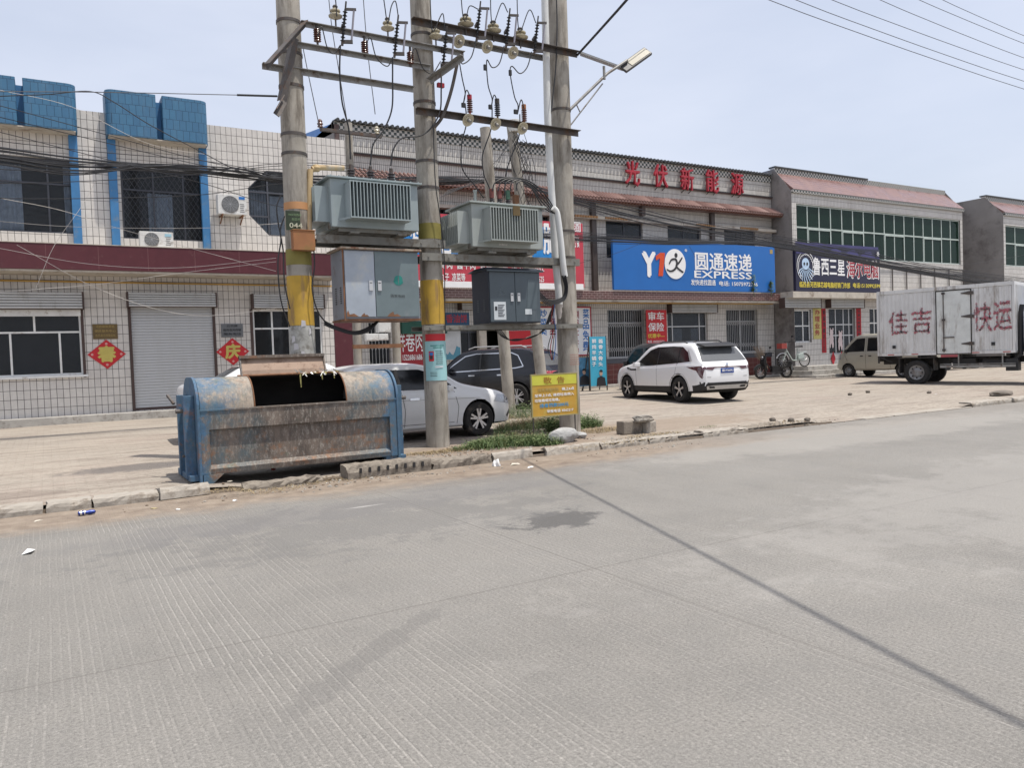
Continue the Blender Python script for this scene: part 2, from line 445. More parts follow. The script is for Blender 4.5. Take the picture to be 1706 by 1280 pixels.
# ================================================================== GROUND
KY = 10.55        # front of the kerb
def road_material():
    t = NT('worn_concrete_road'); P = t.pos(); s_ = t.sep(P)
    big = t.noise(P, 0.45, 6, 0.65); mid = t.noise(P, 2.2, 6, 0.7); fine = t.noise(P, 60, 3, 0.7); grit = t.noise(P, 220, 2, 0.7)
    c = t.mix(t.ramp(big, [(0.3, 0.0), (0.7, 1.0)]), (0.186, 0.178, 0.165), (0.248, 0.238, 0.221))
    c = t.mix(t.math('MULTIPLY', t.ramp(mid, [(0.35, 0.0), (0.68, 1.0)]), 0.5), c, (0.262, 0.248, 0.226))
    # brushed cross grooves, uneven in spacing, dusty (paler) in the bottom
    wob = t.math('MULTIPLY', t.noise(P, 0.5, 2), 0.03)
    x = t.math('ADD', s_[0], wob)
    sx_ = t.math('DIVIDE', t.math('ADD', x, t.math('MULTIPLY', t.math('FLOOR', t.math('DIVIDE', s_[1], 4.4)), 0.23)), 0.66)
    def rnd(v, k):
        q = t.new('ShaderNodeTexWhiteNoise', noise_dimensions='1D'); t.link(t.math('ADD', v, k), q.inputs['W']); return q.outputs[0]
    sid = t.math('FLOOR', sx_); sf = t.math('FRACT', sx_)
    cell = t.math('MULTIPLY', sf, 13.0)
    cid = t.math('ADD', t.math('FLOOR', cell), t.math('MULTIPLY', sid, 17.0)); fr = t.math('FRACT', cell)
    cen = t.math('ADD', 0.38, t.math('MULTIPLY', rnd(cid, 0.3), 0.24))
    dst = t.math('ABSOLUTE', t.math('SUBTRACT', fr, cen))
    line = t.math('MULTIPLY', t.ramp(dst, [(0.0, 1.0), (0.08, 0.9), (0.16, 0.0)]), t.math('ADD', 0.45, t.math('MULTIPLY', rnd(cid, 9.1), 0.65)))
    edge = t.ramp(t.math('ABSOLUTE', t.math('SUBTRACT', t.math('SUBTRACT', fr, cen), 0.13)), [(0.0, 1.0), (0.10, 0.0)])
    patch = t.ramp(t.noise(t.map(P, scale=(0.9, 0.3, 1), loc=(3, 7, 0)), 1.1, 6, 0.7), [(0.30, 0.1), (0.52, 1.0)])
    sstr = t.math('ADD', 0.25, t.math('MULTIPLY', rnd(sid, 4.7), 0.75))
    gap = t.math('LESS_THAN', t.math('ABSOLUTE', t.math('SUBTRACT', sf, 0.5)), 0.462)
    brk = t.ramp(t.noise(t.map(P, scale=(14, 2.5, 1)), 3.0, 5, 0.75), [(0.34, 0.35), (0.58, 1.0)])
    msk = t.math('MULTIPLY', t.math('MULTIPLY', patch, sstr), t.math('MULTIPLY', gap, brk))
    g = t.math('MULTIPLY', line, msk)
    c = t.mix(t.math('MULTIPLY', g, 0.62), c, (0.40, 0.38, 0.35))
    c = t.mix(t.math('MULTIPLY', t.math('MULTIPLY', edge, msk), 0.42), c, (0.10, 0.095, 0.09))
    # stones and grain
    c = t.mix(0.7, c, t.ramp(fine, [(0.32, 0.55), (0.72, 1.35)]), 'MULTIPLY')
    c = t.mix(0.6, c, t.ramp(grit, [(0.35, 0.5), (0.7, 1.4)]), 'MULTIPLY')
    sp_ = t.new('ShaderNodeTexVoronoi', i_Scale=26.0, i_Randomness=1.0); t.link(P, sp_.inputs['Vector'])
    c = t.mix(t.math('MULTIPLY', t.ramp(sp_.outputs['Distance'], [(0.10, 1.0), (0.2, 0.0)]), t.ramp(mid, [(0.4, 0.1), (0.65, 0.75)])), c, (0.075, 0.07, 0.066))
    sp2 = t.new('ShaderNodeTexVoronoi', i_Scale=19.0, i_Randomness=1.0); t.link(t.map(P, loc=(4, 4, 0)), sp2.inputs['Vector'])
    c = t.mix(t.math('MULTIPLY', t.ramp(sp2.outputs['Distance'], [(0.07, 0.7), (0.16, 0.0)]), t.ramp(big, [(0.4, 0.3), (0.65, 0.9)])), c, (0.42, 0.40, 0.37))
    vor = t.new('ShaderNodeTexVoronoi', feature='DISTANCE_TO_EDGE', i_Scale=0.22)
    t.link(t.mix(0.35, P, t.new('ShaderNodeTexNoise', i_Scale=1.4, i_Detail=6).outputs['Color'], 'ADD'), vor.inputs['Vector'])
    crack = t.ramp(vor.outputs[0], [(0.0, 1.0), (0.0010, 0.8), (0.0024, 0.0)])
    ckm = t.ramp(t.noise(P, 0.28, 2), [(0.5, 0.0), (0.56, 1.0)])
    ck = t.math('MULTIPLY', crack, ckm)
    # slab joints every few metres
    def joint(coord, per, sh, wd):
        f_ = t.math('ABSOLUTE', t.math('SUBTRACT', t.math('FRACT', t.math('DIVIDE', t.math('ADD', coord, sh), per)), 0.5))
        return t.math('LESS_THAN', f_, wd / per / 2)
    jn = t.math('MULTIPLY', t.math('SUBTRACT', mid, 0.5), 0.05)
    jx = joint(t.math('ADD', s_[0], jn), 4.8, 37.35, 0.014); jy = joint(t.math('ADD', s_[1], jn), 4.4, 1.9, 0.016)
    j = t.math('MAXIMUM', jx, jy)
    c = t.mix(t.math('MULTIPLY', j, 0.5), c, (0.12, 0.11, 0.10))
    # tyre-polished and stained zones, wet spots
    nz = t.math('ADD', t.math('MULTIPLY', t.noise(P, 1.6, 6, 0.65), 1.7), t.math('SUBTRACT', t.math('MULTIPLY', t.noise(P, 7.0, 6, 0.75), 1.1), .9)); nz2 = t.noise(t.map(P, loc=(9, 2, 0)), 4.0, 6, 0.7)
    for (cx, cy, rx, ry, an, k, col, am) in [
        (4.25, 6.22, .50, .34, .2, .8, (0.075, 0.073, 0.072), 1.1), (5.75, 9.75, 1.15, .42, .06, .85, (0.115, 0.092, 0.078), .6), (2.9, 7.5, 1.9, .9, .1, .42, (0.13, 0.127, 0.124), 1.5), (1.55, 4.15, .80, .10, .70, .36, (0.125, 0.12, 0.115), 1.2),
        (6.0, 9.3, 2.4, .5, .05, .35, (0.15, 0.135, 0.125), .5), (3.0, 8.3, 3.0, .5, .05, .4, (0.155, 0.15, 0.15), .6),
        (13, 8.9, 5.5, 1.0, .03, .3, (0.36, 0.34, 0.31), .5), (14, 4.5, 9, 1.6, .05, .3, (0.33, 0.315, 0.295), .6)]:
        c = t.mix(t.math('MULTIPLY', t.blob(P, cx, cy, rx, ry, an, nz, am, 0.22), k), c, col)
    # dirt washed along the kerb
    ed = t.math('ADD', s_[1], t.math('MULTIPLY', t.math('SUBTRACT', nz, 0.5), .55))
    ed = t.math('ADD', ed, t.math('MULTIPLY', t.math('SUBTRACT', nz2, 0.5), 0.5))
    dm = t.new('ShaderNodeMapRange'); dm.interpolation_type = 'SMOOTHSTEP'; t.link(ed, dm.inputs[0])
    dm.inputs[1].default_value = 8.95; dm.inputs[2].default_value = 9.75
    sx = t.new('ShaderNodeMapRange'); t.link(s_[0], sx.inputs[0]); sx.inputs[1].default_value = 8.2; sx.inputs[2].default_value = 12.0; sx.inputs[3].default_value = 1.0; sx.inputs[4].default_value = 0.15
    dirtc = t.mix(t.ramp(nz2, [(0.3, 0.0), (0.7, 1.0)]), (0.155, 0.115, 0.085), (0.31, 0.255, 0.20))
    c = t.mix(t.math('MULTIPLY', dm.outputs[0], t.math('MULTIPLY', sx.outputs[0], 0.9)), c, dirtc)
    pale = t.math('MULTIPLY', t.blob(P, 2.98, 8.34, .20, .03, .02, nz2, .8, .5), 0.5)
    c = t.mix(pale, c, (0.5, 0.48, 0.46))
    h = t.math('ADD', t.math('MULTIPLY', fine, 0.8), t.math('MULTIPLY', grit, 0.5))
    h = t.math('SUBTRACT', h, t.math('MULTIPLY', g, 0.5)); h = t.math('SUBTRACT', h, t.math('MULTIPLY', j, 1.5))
    t.bump(h, 0.7, 0.010)
    return t.out(c, t.math('ADD', t.math('MULTIPLY', mid, 0.2), 0.68), 0.0, 0.35)
def yard_material():
    t = NT('dusty_block_paving'); P = t.pos(); s_ = t.sep(P)
    b = t.new('ShaderNodeTexBrick', offset=0.5)
    b.inputs['Scale'].default_value = 1.0; b.inputs['Brick Width'].default_value = 0.26; b.inputs['Row Height'].default_value = 0.14
    b.inputs['Mortar Size'].default_value = 0.013; b.inputs['Mortar Smooth'].default_value = 0.6; b.inputs['Bias'].default_value = -0.3
    b.inputs['Color1'].default_value = (0.33, 0.30, 0.26, 1); b.inputs['Color2'].default_value = (0.275, 0.248, 0.215, 1); b.inputs['Mortar'].default_value = (0.25, 0.215, 0.18, 1)
    wv = t.mix(0.04, P, t.new('ShaderNodeTexNoise', i_Scale=0.8).outputs['Color'], 'ADD')
    t.link(wv, b.inputs['Vector'])
    c = b.outputs['Color']
    rough_n = t.noise(P, 0.45, 6, 0.7)
    c = t.mix(t.ramp(rough_n, [(0.30, 0.15), (0.55, 0.92)]), c, (0.35, 0.31, 0.262))
    pk = t.noise(t.map(P, loc=(5, 0, 0)), 0.3, 4)
    c = t.mix(t.math('MULTIPLY', t.ramp(pk, [(0.52, 0.0), (0.6, 1.0)]), 0.35), c, (0.34, 0.275, 0.235))
    st = t.noise(t.map(P, scale=(0.42, 3.0, 1), rot=(0, 0, 0.06)), 1.5, 9, 0.78)
    c = t.mix(t.math('MULTIPLY', t.ramp(st, [(0.49, 0.0), (0.58, 1.0)]), 0.6), c, (0.195, 0.16, 0.135))
    wear = t.new('ShaderNodeMapRange'); t.link(s_[1], wear.inputs[0]); wear.inputs[1].default_value = 20.0; wear.inputs[2].default_value = 12.0; wear.inputs[3].default_value = 0.25
    fl_ = t.noise(t.map(P, scale=(2.2, 9.0, 1), rot=(0, 0, 0.05)), 2.4, 8, 0.8)
    c = t.mix(t.math('MULTIPLY', t.ramp(fl_, [(0.50, 0.0), (0.60, 1.0)]), t.math('MULTIPLY', wear.outputs[0], 0.7)), c, (0.17, 0.14, 0.115))
    nz = t.math('ADD', t.math('MULTIPLY', t.noise(P, 1.7, 6, 0.7), 1.6), t.math('SUBTRACT', t.math('MULTIPLY', t.noise(P, 8.0, 6, 0.75), 1.0), .8))
    for (cx, cy, rx, ry, k, col) in [(1.2, 13.4, 1.1, .35, .75, (0.12, 0.11, 0.105)), (-1.2, 11.6, 1.5, .3, .45, (0.16, 0.13, 0.11)),
                                     (2.2, 13.3, .7, .4, .5, (0.14, 0.125, 0.12)), (10.5, 12.3, 3.2, 1.0, .7, (0.25, 0.20, 0.155)), (6.5, 11.7, 2.6, .9, .85, (0.23, 0.18, 0.14))]:
        c = t.mix(t.math('MULTIPLY', t.blob(P, cx, cy, rx, ry, 0.05, nz, .55, .3), k), c, col)
    fine = t.noise(P, 45, 4, 0.7)
    c = t.mix(0.5, c, t.ramp(fine, [(0.3, 0.6), (0.75, 1.25)]), 'MULTIPLY')
    t.bump(t.math('ADD', t.math('MULTIPLY', fine, 0.5), t.math('MULTIPLY', t.math('SUBTRACT', 1.0, b.outputs['Fac']), 0.6)), 0.6, 0.012)
    return t.out(c, 0.88, 0.0, 0.25)
m_road, m_yard = road_material(), yard_material()
m_far = M('dry_ground', (0.30, 0.26, 0.21), 0.95, var=0.2, scale=0.05)

def sheet(name, x0, x1, y0, y1, zf, nx, ny, mat):
    b = MB(); vs = []
    for j in range(ny + 1):
        for i in range(nx + 1):
            x = x0 + (x1 - x0) * i / nx; y = y0 + (y1 - y0) * j / ny
            vs.append((x, y, zf(x, y)))
    b.add(vs, [(j*(nx+1)+i, j*(nx+1)+i+1, (j+1)*(nx+1)+i+1, (j+1)*(nx+1)+i) for j in range(ny) for i in range(nx)])
    o = b.build(name, mat, smooth=True, fix=False)
    return tag(o, kind='structure')
sheet('ground', -900, 1200, -900, 1500, lambda x, y: -0.03, 1, 1, m_far)
sheet('road', -160, 330, -14, KY, lambda x, y: 0.0, 1, 1, m_road)
def yard_h(x, y):
    e = 0.014 * noise.noise(Vector((x * .5, y * .5, 0))) + 0.008 * noise.noise(Vector((x * 1.7, y * 1.7, 3)))
    z = yz(y) + e
    if x > 13.2 and x < 19.2:      # worn ramp where the kerb is missing
        k = max(0.0, 1 - (y - KY) / 1.4) * min(1, (x - 13.2) / .6) * min(1, (19.2 - x) / .6)
        z = z * (1 - k) + 0.006 * k
    if 1.9 < x < 4.2 and y < 12.3: # hollow under the skip
        k = min(1, (x - 1.9) / .3) * min(1, (4.2 - x) / .3) * min(1, (12.3 - y) / .3)
        z -= 0.075 * k
    return z
sheet('yard_pavement', -40, 70, KY + 0.02, 24.2, yard_h, 330, 60, m_yard)
bk = MB(); bk.quad((-60, 24.2, yz(24.2)), (120, 24.2, yz(24.2)), (120, 60, yz(24.2)), (-60, 60, yz(24.2)))
tag(bk.build('back_ground', m_far, fix=False), kind='structure')
kb = MB(); kb.box((-40, KY + .022, -.02), (14.0, KY + .032, 0.04)); kb.box((19.3, KY + .022, -.02), (70, KY + .032, 0.04)); tag(kb.build('yard_edge', M('packed_earth', (0.25, 0.20, 0.155), 0.95, bump=.4)), kind='structure')

# ---- kerb stones, one object each
m_kerb = M('kerb_concrete', (0.34, 0.31, 0.27), 0.9, var=0.18, scale=5, bump=0.6, bscale=25, dirt=(0.18, 0.15, 0.12), damt=0.45, dscale=5)
m_kerb_dark = M('mossy_kerb', (0.235, 0.205, 0.17), 0.92, var=0.22, scale=5, bump=0.8, bscale=22, dirt=(0.10, 0.085, 0.07), damt=0.6, dscale=5)
def kerb(x0, x1, y=KY - 0.06, z=0.0, h=0.13, d=0.30, rz=0.0, rx=0.0, mat=None, label='', group=None, holes=0, jag=0.012, seed=0):
    r = random.Random(seed + int(x0 * 100))
    L = x1 - x0
    nx = max(4, int(L / .07)); ny = 4
    vs = []; fs = []
    prof = [(0, -.02), (0, h * .45), (0.012, h * .85), (0.035, h), (d * .55, h), (d, h), (d, -.02)]
    for i in range(nx + 1):
        t = i / nx; chip = r.random()
        for k, (yy, zz) in enumerate(prof):
            j = jag * (2.2 if (k in (2, 3) and chip > .72) else 1)
            e = jag * 1.5 if i in (0, nx) else 0
            vs.append(Vector((t * L + (r.uniform(-e, e)), yy + (r.uniform(0, j) if k < 4 else r.uniform(-jag, jag)), zz - (r.uniform(0, j) if k in (2, 3, 4, 5) else 0))))
    n = len(prof)
    for i in range(nx):
        for k in range(n - 1):
            fs.append((i*n+k, (i+1)*n+k, (i+1)*n+k+1, i*n+k+1))
    fs += [tuple(range(n)), tuple(nx*n + k for k in range(n - 1, -1, -1))]
    b = MB(); b.add(vs, fs)
    if holes:
        for q in range(holes):
            cx = L * (.14 + .76 * q / (holes - 1))
            b.box((cx - .017, -.004, h * .38), (cx + .017, .012, h * .72), 1)
    mtx = Matrix.Translation((x0, y, z)) @ Matrix.Rotation(rz, 4, 'Z') @ Matrix.Rotation(rx, 4, 'X')
    b.v = [mtx @ v for v in b.v]
    o = b.build('kerb_stone', [mat or m_kerb, m_black])
    return tag(o, label, 'kerb stone', group or 'kerb stones along the road edge')
G = 'kerb stones along the road edge'
def kx(px, py=None): return gnd(px, 870 - px * 0.13 if py is None else py, 0.0).x
xs_left = [-7.2, -6.2, -5.2, -4.2, -3.2, -2.2]
for i in range(len(xs_left) - 1):
    kerb(xs_left[i], xs_left[i+1] - .02, label='flat pale kerb stone left of the litter-strewn gutter, near the yard edge', seed=i)
kerb(-2.18, -0.12, h=.12, label='pale kerb stone running out of the photo at its lower left', seed=3)
kerb(-0.08, .37, h=.12, label='short pale kerb stone just above the blue crushed can', seed=4)
kerb(.40, 1.10, h=.12, label='pale cracked kerb stone left of the tilted slab by the skip', seed=5)
kerb(1.13, 1.70, y=KY - .10, z=.03, h=.14, d=.34, rx=-.16, rz=.10, label='tilted kerb slab leaning against the foot of the blue skip', seed=6)
kerb(2.15, 3.15, y=KY - .12, z=-.03, h=.13, d=.24, rz=.03, mat=m_kerb_dark, jag=.03, label='sunken broken kerb slab lying under the skip front', seed=7)
kerb(3.50, 4.75, y=KY - .16, z=0, h=.20, d=.30, rz=.02, mat=m_kerb_dark, jag=.02, holes=8, label='dark kerb block with a row of square drain holes in its face', seed=8)
kerb(4.80, 5.80, y=KY - .12, z=0, h=.14, d=.26, rz=.03, mat=m_kerb_dark, jag=.022, label='dark mossy kerb stone between the drain-hole block and the grass', seed=9)
kerb(5.88, 6.62, y=KY - .04, z=.0, h=.15, d=.10, rx=-.12, rz=.06, jag=.010, label='thin kerb slab leaning back against the green weeds', seed=10)
kerb(6.85, 7.95, y=KY - .05, z=0, h=.155, d=.2, rx=-.22, rz=.02, jag=.02, label='pale tilted kerb stone in front of the grey cement lump', seed=11)
kerb(8.0, 9.0, y=KY - .02, z=-.01, h=.14, d=.22, rx=-.1, jag=.03, label='rough kerb stone in front of the stacked broken blocks, left one', seed=12)
kerb(9.03, 9.7, y=KY, z=-.01, h=.13, d=.26, rz=-.02, jag=.025, label='rough kerb stone in front of the stacked broken blocks, right one', seed=13)
kerb(9.75, 10.3, y=KY + .02, z=-.03, h=.13, rz=.05, jag=.04, label='crumbling kerb stone just right of the stacked broken blocks', seed=14)
kerb(10.35, 11.5, y=KY, z=-.01, h=.13, jag=.02, label='long pale kerb stone in front of the white hatchback', seed=15)
kerb(11.55, 12.5, y=KY + .01, z=-.02, h=.13, rz=.03, rx=.06, jag=.04, mat=m_kerb_dark, label='broken dark kerb stone with crumbled corner, right of the long pale one', seed=16)
kerb(12.55, 13.3, y=KY + .02, z=-.05, h=.13, rz=-.04, jag=.05, mat=m_kerb_dark, label='last crumbled kerb stone before the open ramp', seed=17)
kerb(19.2, 21.0, y=KY - .02, h=.12, d=.34, label='flat grey kerb stone at the right edge of the ramp', seed=18)
x = 21.05; i = 0
while x < 60:
    kerb(x, x + 1.95, h=.12, label='kerb stone beyond the flat grey one, in the far row on the right', group='far kerb stones', seed=20 + i); x += 2.0; i += 1
# flush slabs in the ramp
for i, (a, b_, ww) in enumerate(((15.0, 16.0, .5), (16.05, 17.2, .55), (17.25, 19.1, .55))):
    q = MB(); q.box((a, KY - .06, -.01), (b_, KY - .06 + ww, .022)); tag(q.build('paving_slab', m_kerb, bevel=.008),
        ('flat slab set in the ramp, leftmost of three', 'flat slab set in the ramp, between two others', 'flat slab set in the ramp, next to the right-hand kerb')[i], 'slab', 'slabs across the ramp')
# ================================================================== BUILDINGS
m_tileL = tile_mat('white_wall_tile', 0.152, 0.245, 0.0070, (0.67, 0.64, 0.60), (0.60, 0.57, 0.54), (0.10, 0.093, 0.088), damt=0.3)
m_tileM = tile_mat('narrow_white_tile', 0.072, 0.27, 0.0085, (0.60, 0.58, 0.54), (0.52, 0.50, 0.47), (0.10, 0.09, 0.085), damt=0.4)
m_tileG = tile_mat('small_white_tile', 0.105, 0.25, 0.007, (0.62, 0.60, 0.57), (0.55, 0.53, 0.50), (0.13, 0.12, 0.115), damt=0.4)
m_tileBlue = tile_mat('blue_wall_tile', 0.17, 0.28, 0.006, (0.05, 0.16, 0.28), (0.042, 0.135, 0.25), (0.02, 0.06, 0.12), offset=0.5, rough=0.45, damt=0.25, dirt=(0.2, 0.27, 0.33))
m_bluepaint = M('blue_pilaster_paint', (0.045, 0.17, 0.36), 0.5, dirt=(0.15, 0.2, 0.25), damt=0.2)
m_maroon = M('maroon_panel', (0.085, 0.018, 0.025), 0.4, var=0.12, spec=0.45, dirt=(0.12, 0.05, 0.05), damt=0.2)
m_bandbrick = tile_mat('maroon_brick_band', 0.26, 0.085, 0.009, (0.105, 0.042, 0.038), (0.085, 0.035, 0.033), (0.34, 0.25, 0.23), offset=0.5, damt=0.2)
m_redtile = tile_mat('dark_red_dado_tile', 0.30, 0.20, 0.006, (0.125, 0.022, 0.02), (0.10, 0.02, 0.018), (0.30, 0.18, 0.16), damt=0.15)
m_check = None
def check_mat():
    t = NT('green_white_checker_tile'); P = t.pos(); s_ = t.sep(P)
    ch = t.new('ShaderNodeTexChecker', i_Scale=10.0); ch.inputs['Color1'].default_value = (0.46, 0.44, 0.41, 1); ch.inputs['Color2'].default_value = (0.035, 0.045, 0.04, 1)
    t.link(t.comb(s_[0], 0.013, t.math('ADD', s_[2], 0.005)), ch.inputs['Vector'])
    return t.out(ch.outputs[0], 0.4)
m_check = check_mat()
m_soffit = M('flaking_soffit', (0.48, 0.44, 0.38), 0.85, dirt=(0.24, 0.19, 0.15), damt=0.4, dscale=2)
m_clay = None
def clay_mat():
    t = NT('red_clay_tile'); P = t.pos(); s_ = t.sep(P)
    wv = t.math('ABSOLUTE', t.math('SINE', t.math('MULTIPLY', s_[0], 22.0)))
    c = t.mix(t.ramp(t.noise(P, 2.0, 5, .7), [(.3, 0.), (.7, 1.)]), (0.20, 0.115, 0.10), (0.27, 0.17, 0.15))
    c = t.mix(t.ramp(wv, [(0.0, 0.75), (0.25, 0.0)]), c, (0.07, 0.03, 0.025))
    t.bump(wv, 0.8, 0.02)
    return t.out(c, 0.45)
m_clay = clay_mat()
def glaze_mat():
    t = NT('glazed_roof_tile'); P = t.pos(); s_ = t.sep(P)
    rows = t.math('FRACT', t.math('MULTIPLY', s_[2], 7.5))
    c = t.mix(t.ramp(t.noise(P, 3.0, 5, .7), [(.3, 0.), (.7, 1.)]), (0.16, 0.085, 0.075), (0.235, 0.135, 0.12))
    c = t.mix(t.ramp(rows, [(0.0, 0.85), (0.22, 0.0)]), c, (0.05, 0.03, 0.03))
    t.bump(t.math('ADD', rows, t.math('MULTIPLY', t.noise(P, 9, 3), .5)), 0.25, 0.02)
    return t.out(c, t.ramp(t.noise(P, 1.4, 5, .7), [(.4, .2), (.65, .5)]), 0.0, 0.7)
m_glaze = glaze_mat()
m_darktile = M('dark_ridge_tile', (0.055, 0.058, 0.06), 0.6, var=.3, scale=8)
m_bluesheet = M('blue_sheet_roof', (0.03, 0.17, 0.48), 0.4, dirt=(0.1, 0.2, 0.4), damt=.2)
def shutter_mat():
    t = NT('roller_shutter_slats'); P = t.pos(); s_ = t.sep(P)
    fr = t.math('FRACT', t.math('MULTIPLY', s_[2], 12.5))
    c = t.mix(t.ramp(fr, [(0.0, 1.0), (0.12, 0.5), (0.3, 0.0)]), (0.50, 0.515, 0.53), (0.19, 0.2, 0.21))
    c = t.mix(t.math('MULTIPLY', t.ramp(t.noise(t.map(P, scale=(2, 2, .3)), 2, 5, .7), [(.45, 0.), (.75, 1.)]), .4), c, (0.38, 0.38, 0.37))
    t.bump(t.ramp(fr, [(0.0, 0.0), (0.2, 1.0), (0.9, 1.0), (1.0, 0.0)]), 0.6, 0.012)
    return t.out(c, 0.5, 0.2)
m_shutter = shutter_mat()
m_shutbox = M('shutter_housing', (0.50, 0.51, 0.51), 0.5, 0.15, var=.06, dirt=(0.36, 0.35, 0.33), damt=.3, streak=True)

def wall(b, x0, x1, z0, z1, Y, holes, th=0.24, mi=0, mr=0):
    """front wall with real openings; holes are (x0, x1, z0, z1)"""
    xs = sorted({x0, x1, *[h[0] for h in holes], *[h[1] for h in holes]}); zs = sorted({z0, z1, *[h[2] for h in holes], *[h[3] for h in holes]})
    xs = [x for x in xs if x0 - 1e-6 <= x <= x1 + 1e-6]; zs = [z for z in zs if z0 - 1e-6 <= z <= z1 + 1e-6]
    for i in range(len(xs) - 1):
        for k in range(len(zs) - 1):
            cx, cz = (xs[i]+xs[i+1])/2, (zs[k]+zs[k+1])/2
            if any(h[0] < cx < h[1] and h[2] < cz < h[3] for h in holes): continue
            b.quad((xs[i], Y, zs[k]), (xs[i+1], Y, zs[k]), (xs[i+1], Y, zs[k+1]), (xs[i], Y, zs[k+1]), mi)
    for h in holes:
        a, c, d, e = h; a, c = max(a, x0), min(c, x1)
        b.quad((a, Y, d), (a, Y + th, d), (a, Y + th, e), (a, Y, e), mr); b.quad((c, Y, e), (c, Y + th, e), (c, Y + th, d), (c, Y, d), mr)
        b.quad((a, Y, e), (a, Y + th, e), (c, Y + th, e), (c, Y, e), mr); b.quad((a, Y + th, d), (a, Y, d), (c, Y, d), (c, Y + th, d), mr)
def window(parent, hole, Y, vb=(), hb=(), frame=m_alu, glass=m_glass, fw=0.05, curtain=None, name='window', inset=0.10, lattice=None):
    a, c, d, e = hole
    y = Y + inset
    f = MB()
    f.box((a, y, d), (a + fw, y + .05, e)); f.box((c - fw, y, d), (c, y + .05, e)); f.box((a + fw, y, d), (c - fw, y + .05, d + fw)); f.box((a + fw, y, e - fw), (c - fw, y + .05, e))
    for v in vb:
        if isinstance(v, tuple): v, z0, z1 = v
        else: z0, z1 = d + fw, e - fw
        f.box((v - fw * .45, y - .004, z0), (v + fw * .45, y + .046, z1))
    for h in hb: f.box((a + fw, y - .008, h - fw * .45), (c - fw, y + .042, h + fw * .45))
    o = f.build(name, frame, parent)
    g = MB(); g.box((a + fw, y + .02, d + fw), (c - fw, y + .028, e - fw)); g.build('pane', glass, o)
    if curtain:
        for (u0, u1, w0, w1) in curtain:
            q = MB(); n = 26; pts = []
            for i in range(n + 1):
                x = u0 + (u1 - u0) * i / n
                pts.append((x, y + .075 + .025 * math.sin(i * 1.9) + .01 * math.sin(i * 5.1)))
            q.add([(x, yy, w0) for x, yy in pts] + [(x, yy, w1) for x, yy in pts], [(i, i+1, n+2+i, n+1+i) for i in range(n)])
            q.build('curtain', m_curtain, o, smooth=True, fix=False)
    if lattice:
        lm = lattice; q = MB()
        st = 0.11; k = int((c - a) / st)
        for i in range(k + 1):
            x = a + (c - a) * i / k
            q.box((x - .008, y - .07, d), (x + .008, y - .055, e))
        for zz in (d + (e - d) * .12, d + (e - d) * .62):
            for i in range(k):
                xa, xb = a + (c - a) * i / k, a + (c - a) * (i + 1) / k
                q.bar((xa, y - .075, zz), (xb, y - .075, zz + .2), .008, .014); q.bar((xa, y - .080, zz + .2), (xb, y - .080, zz), .008, .014)
        q.box((a, y - .085, d), (c, y - .05, d + .03)); q.box((a, y - .085, e - .03), (c, y - .05, e))
        q.build('lattice', lm, o)
    return o
def room(parent, x0, x1, z0, z1, Y, depth=1.8):
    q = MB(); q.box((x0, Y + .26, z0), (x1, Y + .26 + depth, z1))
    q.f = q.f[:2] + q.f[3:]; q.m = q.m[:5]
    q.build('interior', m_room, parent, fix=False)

# ---------------- left building -------------------------------------------------
YL = 24.4
bl = thing('shop_building', 'white tiled two-storey building with blue rounded parapets and maroon band, on the left', 'building', (0, YL, yz(YL)))
bl['_o'] = tuple(bl.location)
zg = yz(24.2)
X1L = 8.62
wA = (-3.6, at(128, 330, YL).x, 5.42, 7.42)
wB = (2.02, 4.22, 5.36, 7.34)
g1 = rpx(-60, 516, 137, 628, YL); g2 = rpx(213, 510, 356, 688, YL); g3 = rpx(418, 517, 560, 628, YL)
g1 = (g1[0], g1[1], 1.58, 3.36); g2 = (2.03, 4.33, zg + .22, 3.42); g3 = (5.42, 7.55, 1.55, 3.36)
oc = [at(413, 313, YL), at(443, 284, YL)]
ox0, oz_t = oc[0].x, oc[1].z; ox1 = ox0 + 2.25; oc_b = at(447, 392, YL).z; och = oc[1].x - oc[0].x
b = MB()
holes = [wA, wB, g1, g2, g3]
wall(b, -12, X1L, zg, 8.80, YL, holes + [(ox0, ox1, oc_b, oz_t)])
# octagon corner fills
zt2, zb2 = at(413, 313, YL).z, at(413, 358, YL).z
for (xa, xb, za, zb_) in ((ox0, ox0 + och, oz_t, zt2), (ox1, ox1 - och, oz_t, zt2), (ox0, ox0 + och, oc_b, zb2), (ox1, ox1 - och, oc_b, zb2)):
    b.prism([(xa, YL, za), (xb, YL, za), (xa, YL, zb_)], (0, .2, 0))
b.quad((X1L, YL, zg), (X1L, YL + 9, zg), (X1L, YL + 9, 8.8), (X1L, YL, 8.8)); b.quad((-12, YL, zg), (-12, YL + 9, zg), (-12, YL + 9, 8.8), (-12, YL, 8.8))
b.quad((-12, YL + 9, zg), (X1L, YL + 9, zg), (X1L, YL + 9, 8.8), (-12, YL + 9, 8.8), 1)
b.build('wall', [m_tileL, m_cement], bl, fix=False)
q = MB(); q.box((-12.0, YL + .003, 8.62), (X1L, YL + .25, 8.797), 0); q.box((-12, YL + .25, 8.1), (X1L, YL + 9, 8.25), 0); q.build('roof', m_cement, bl)
room(bl, -12, X1L, 4.9, 8.0, YL); room(bl, -12, X1L, zg, 4.3, YL)
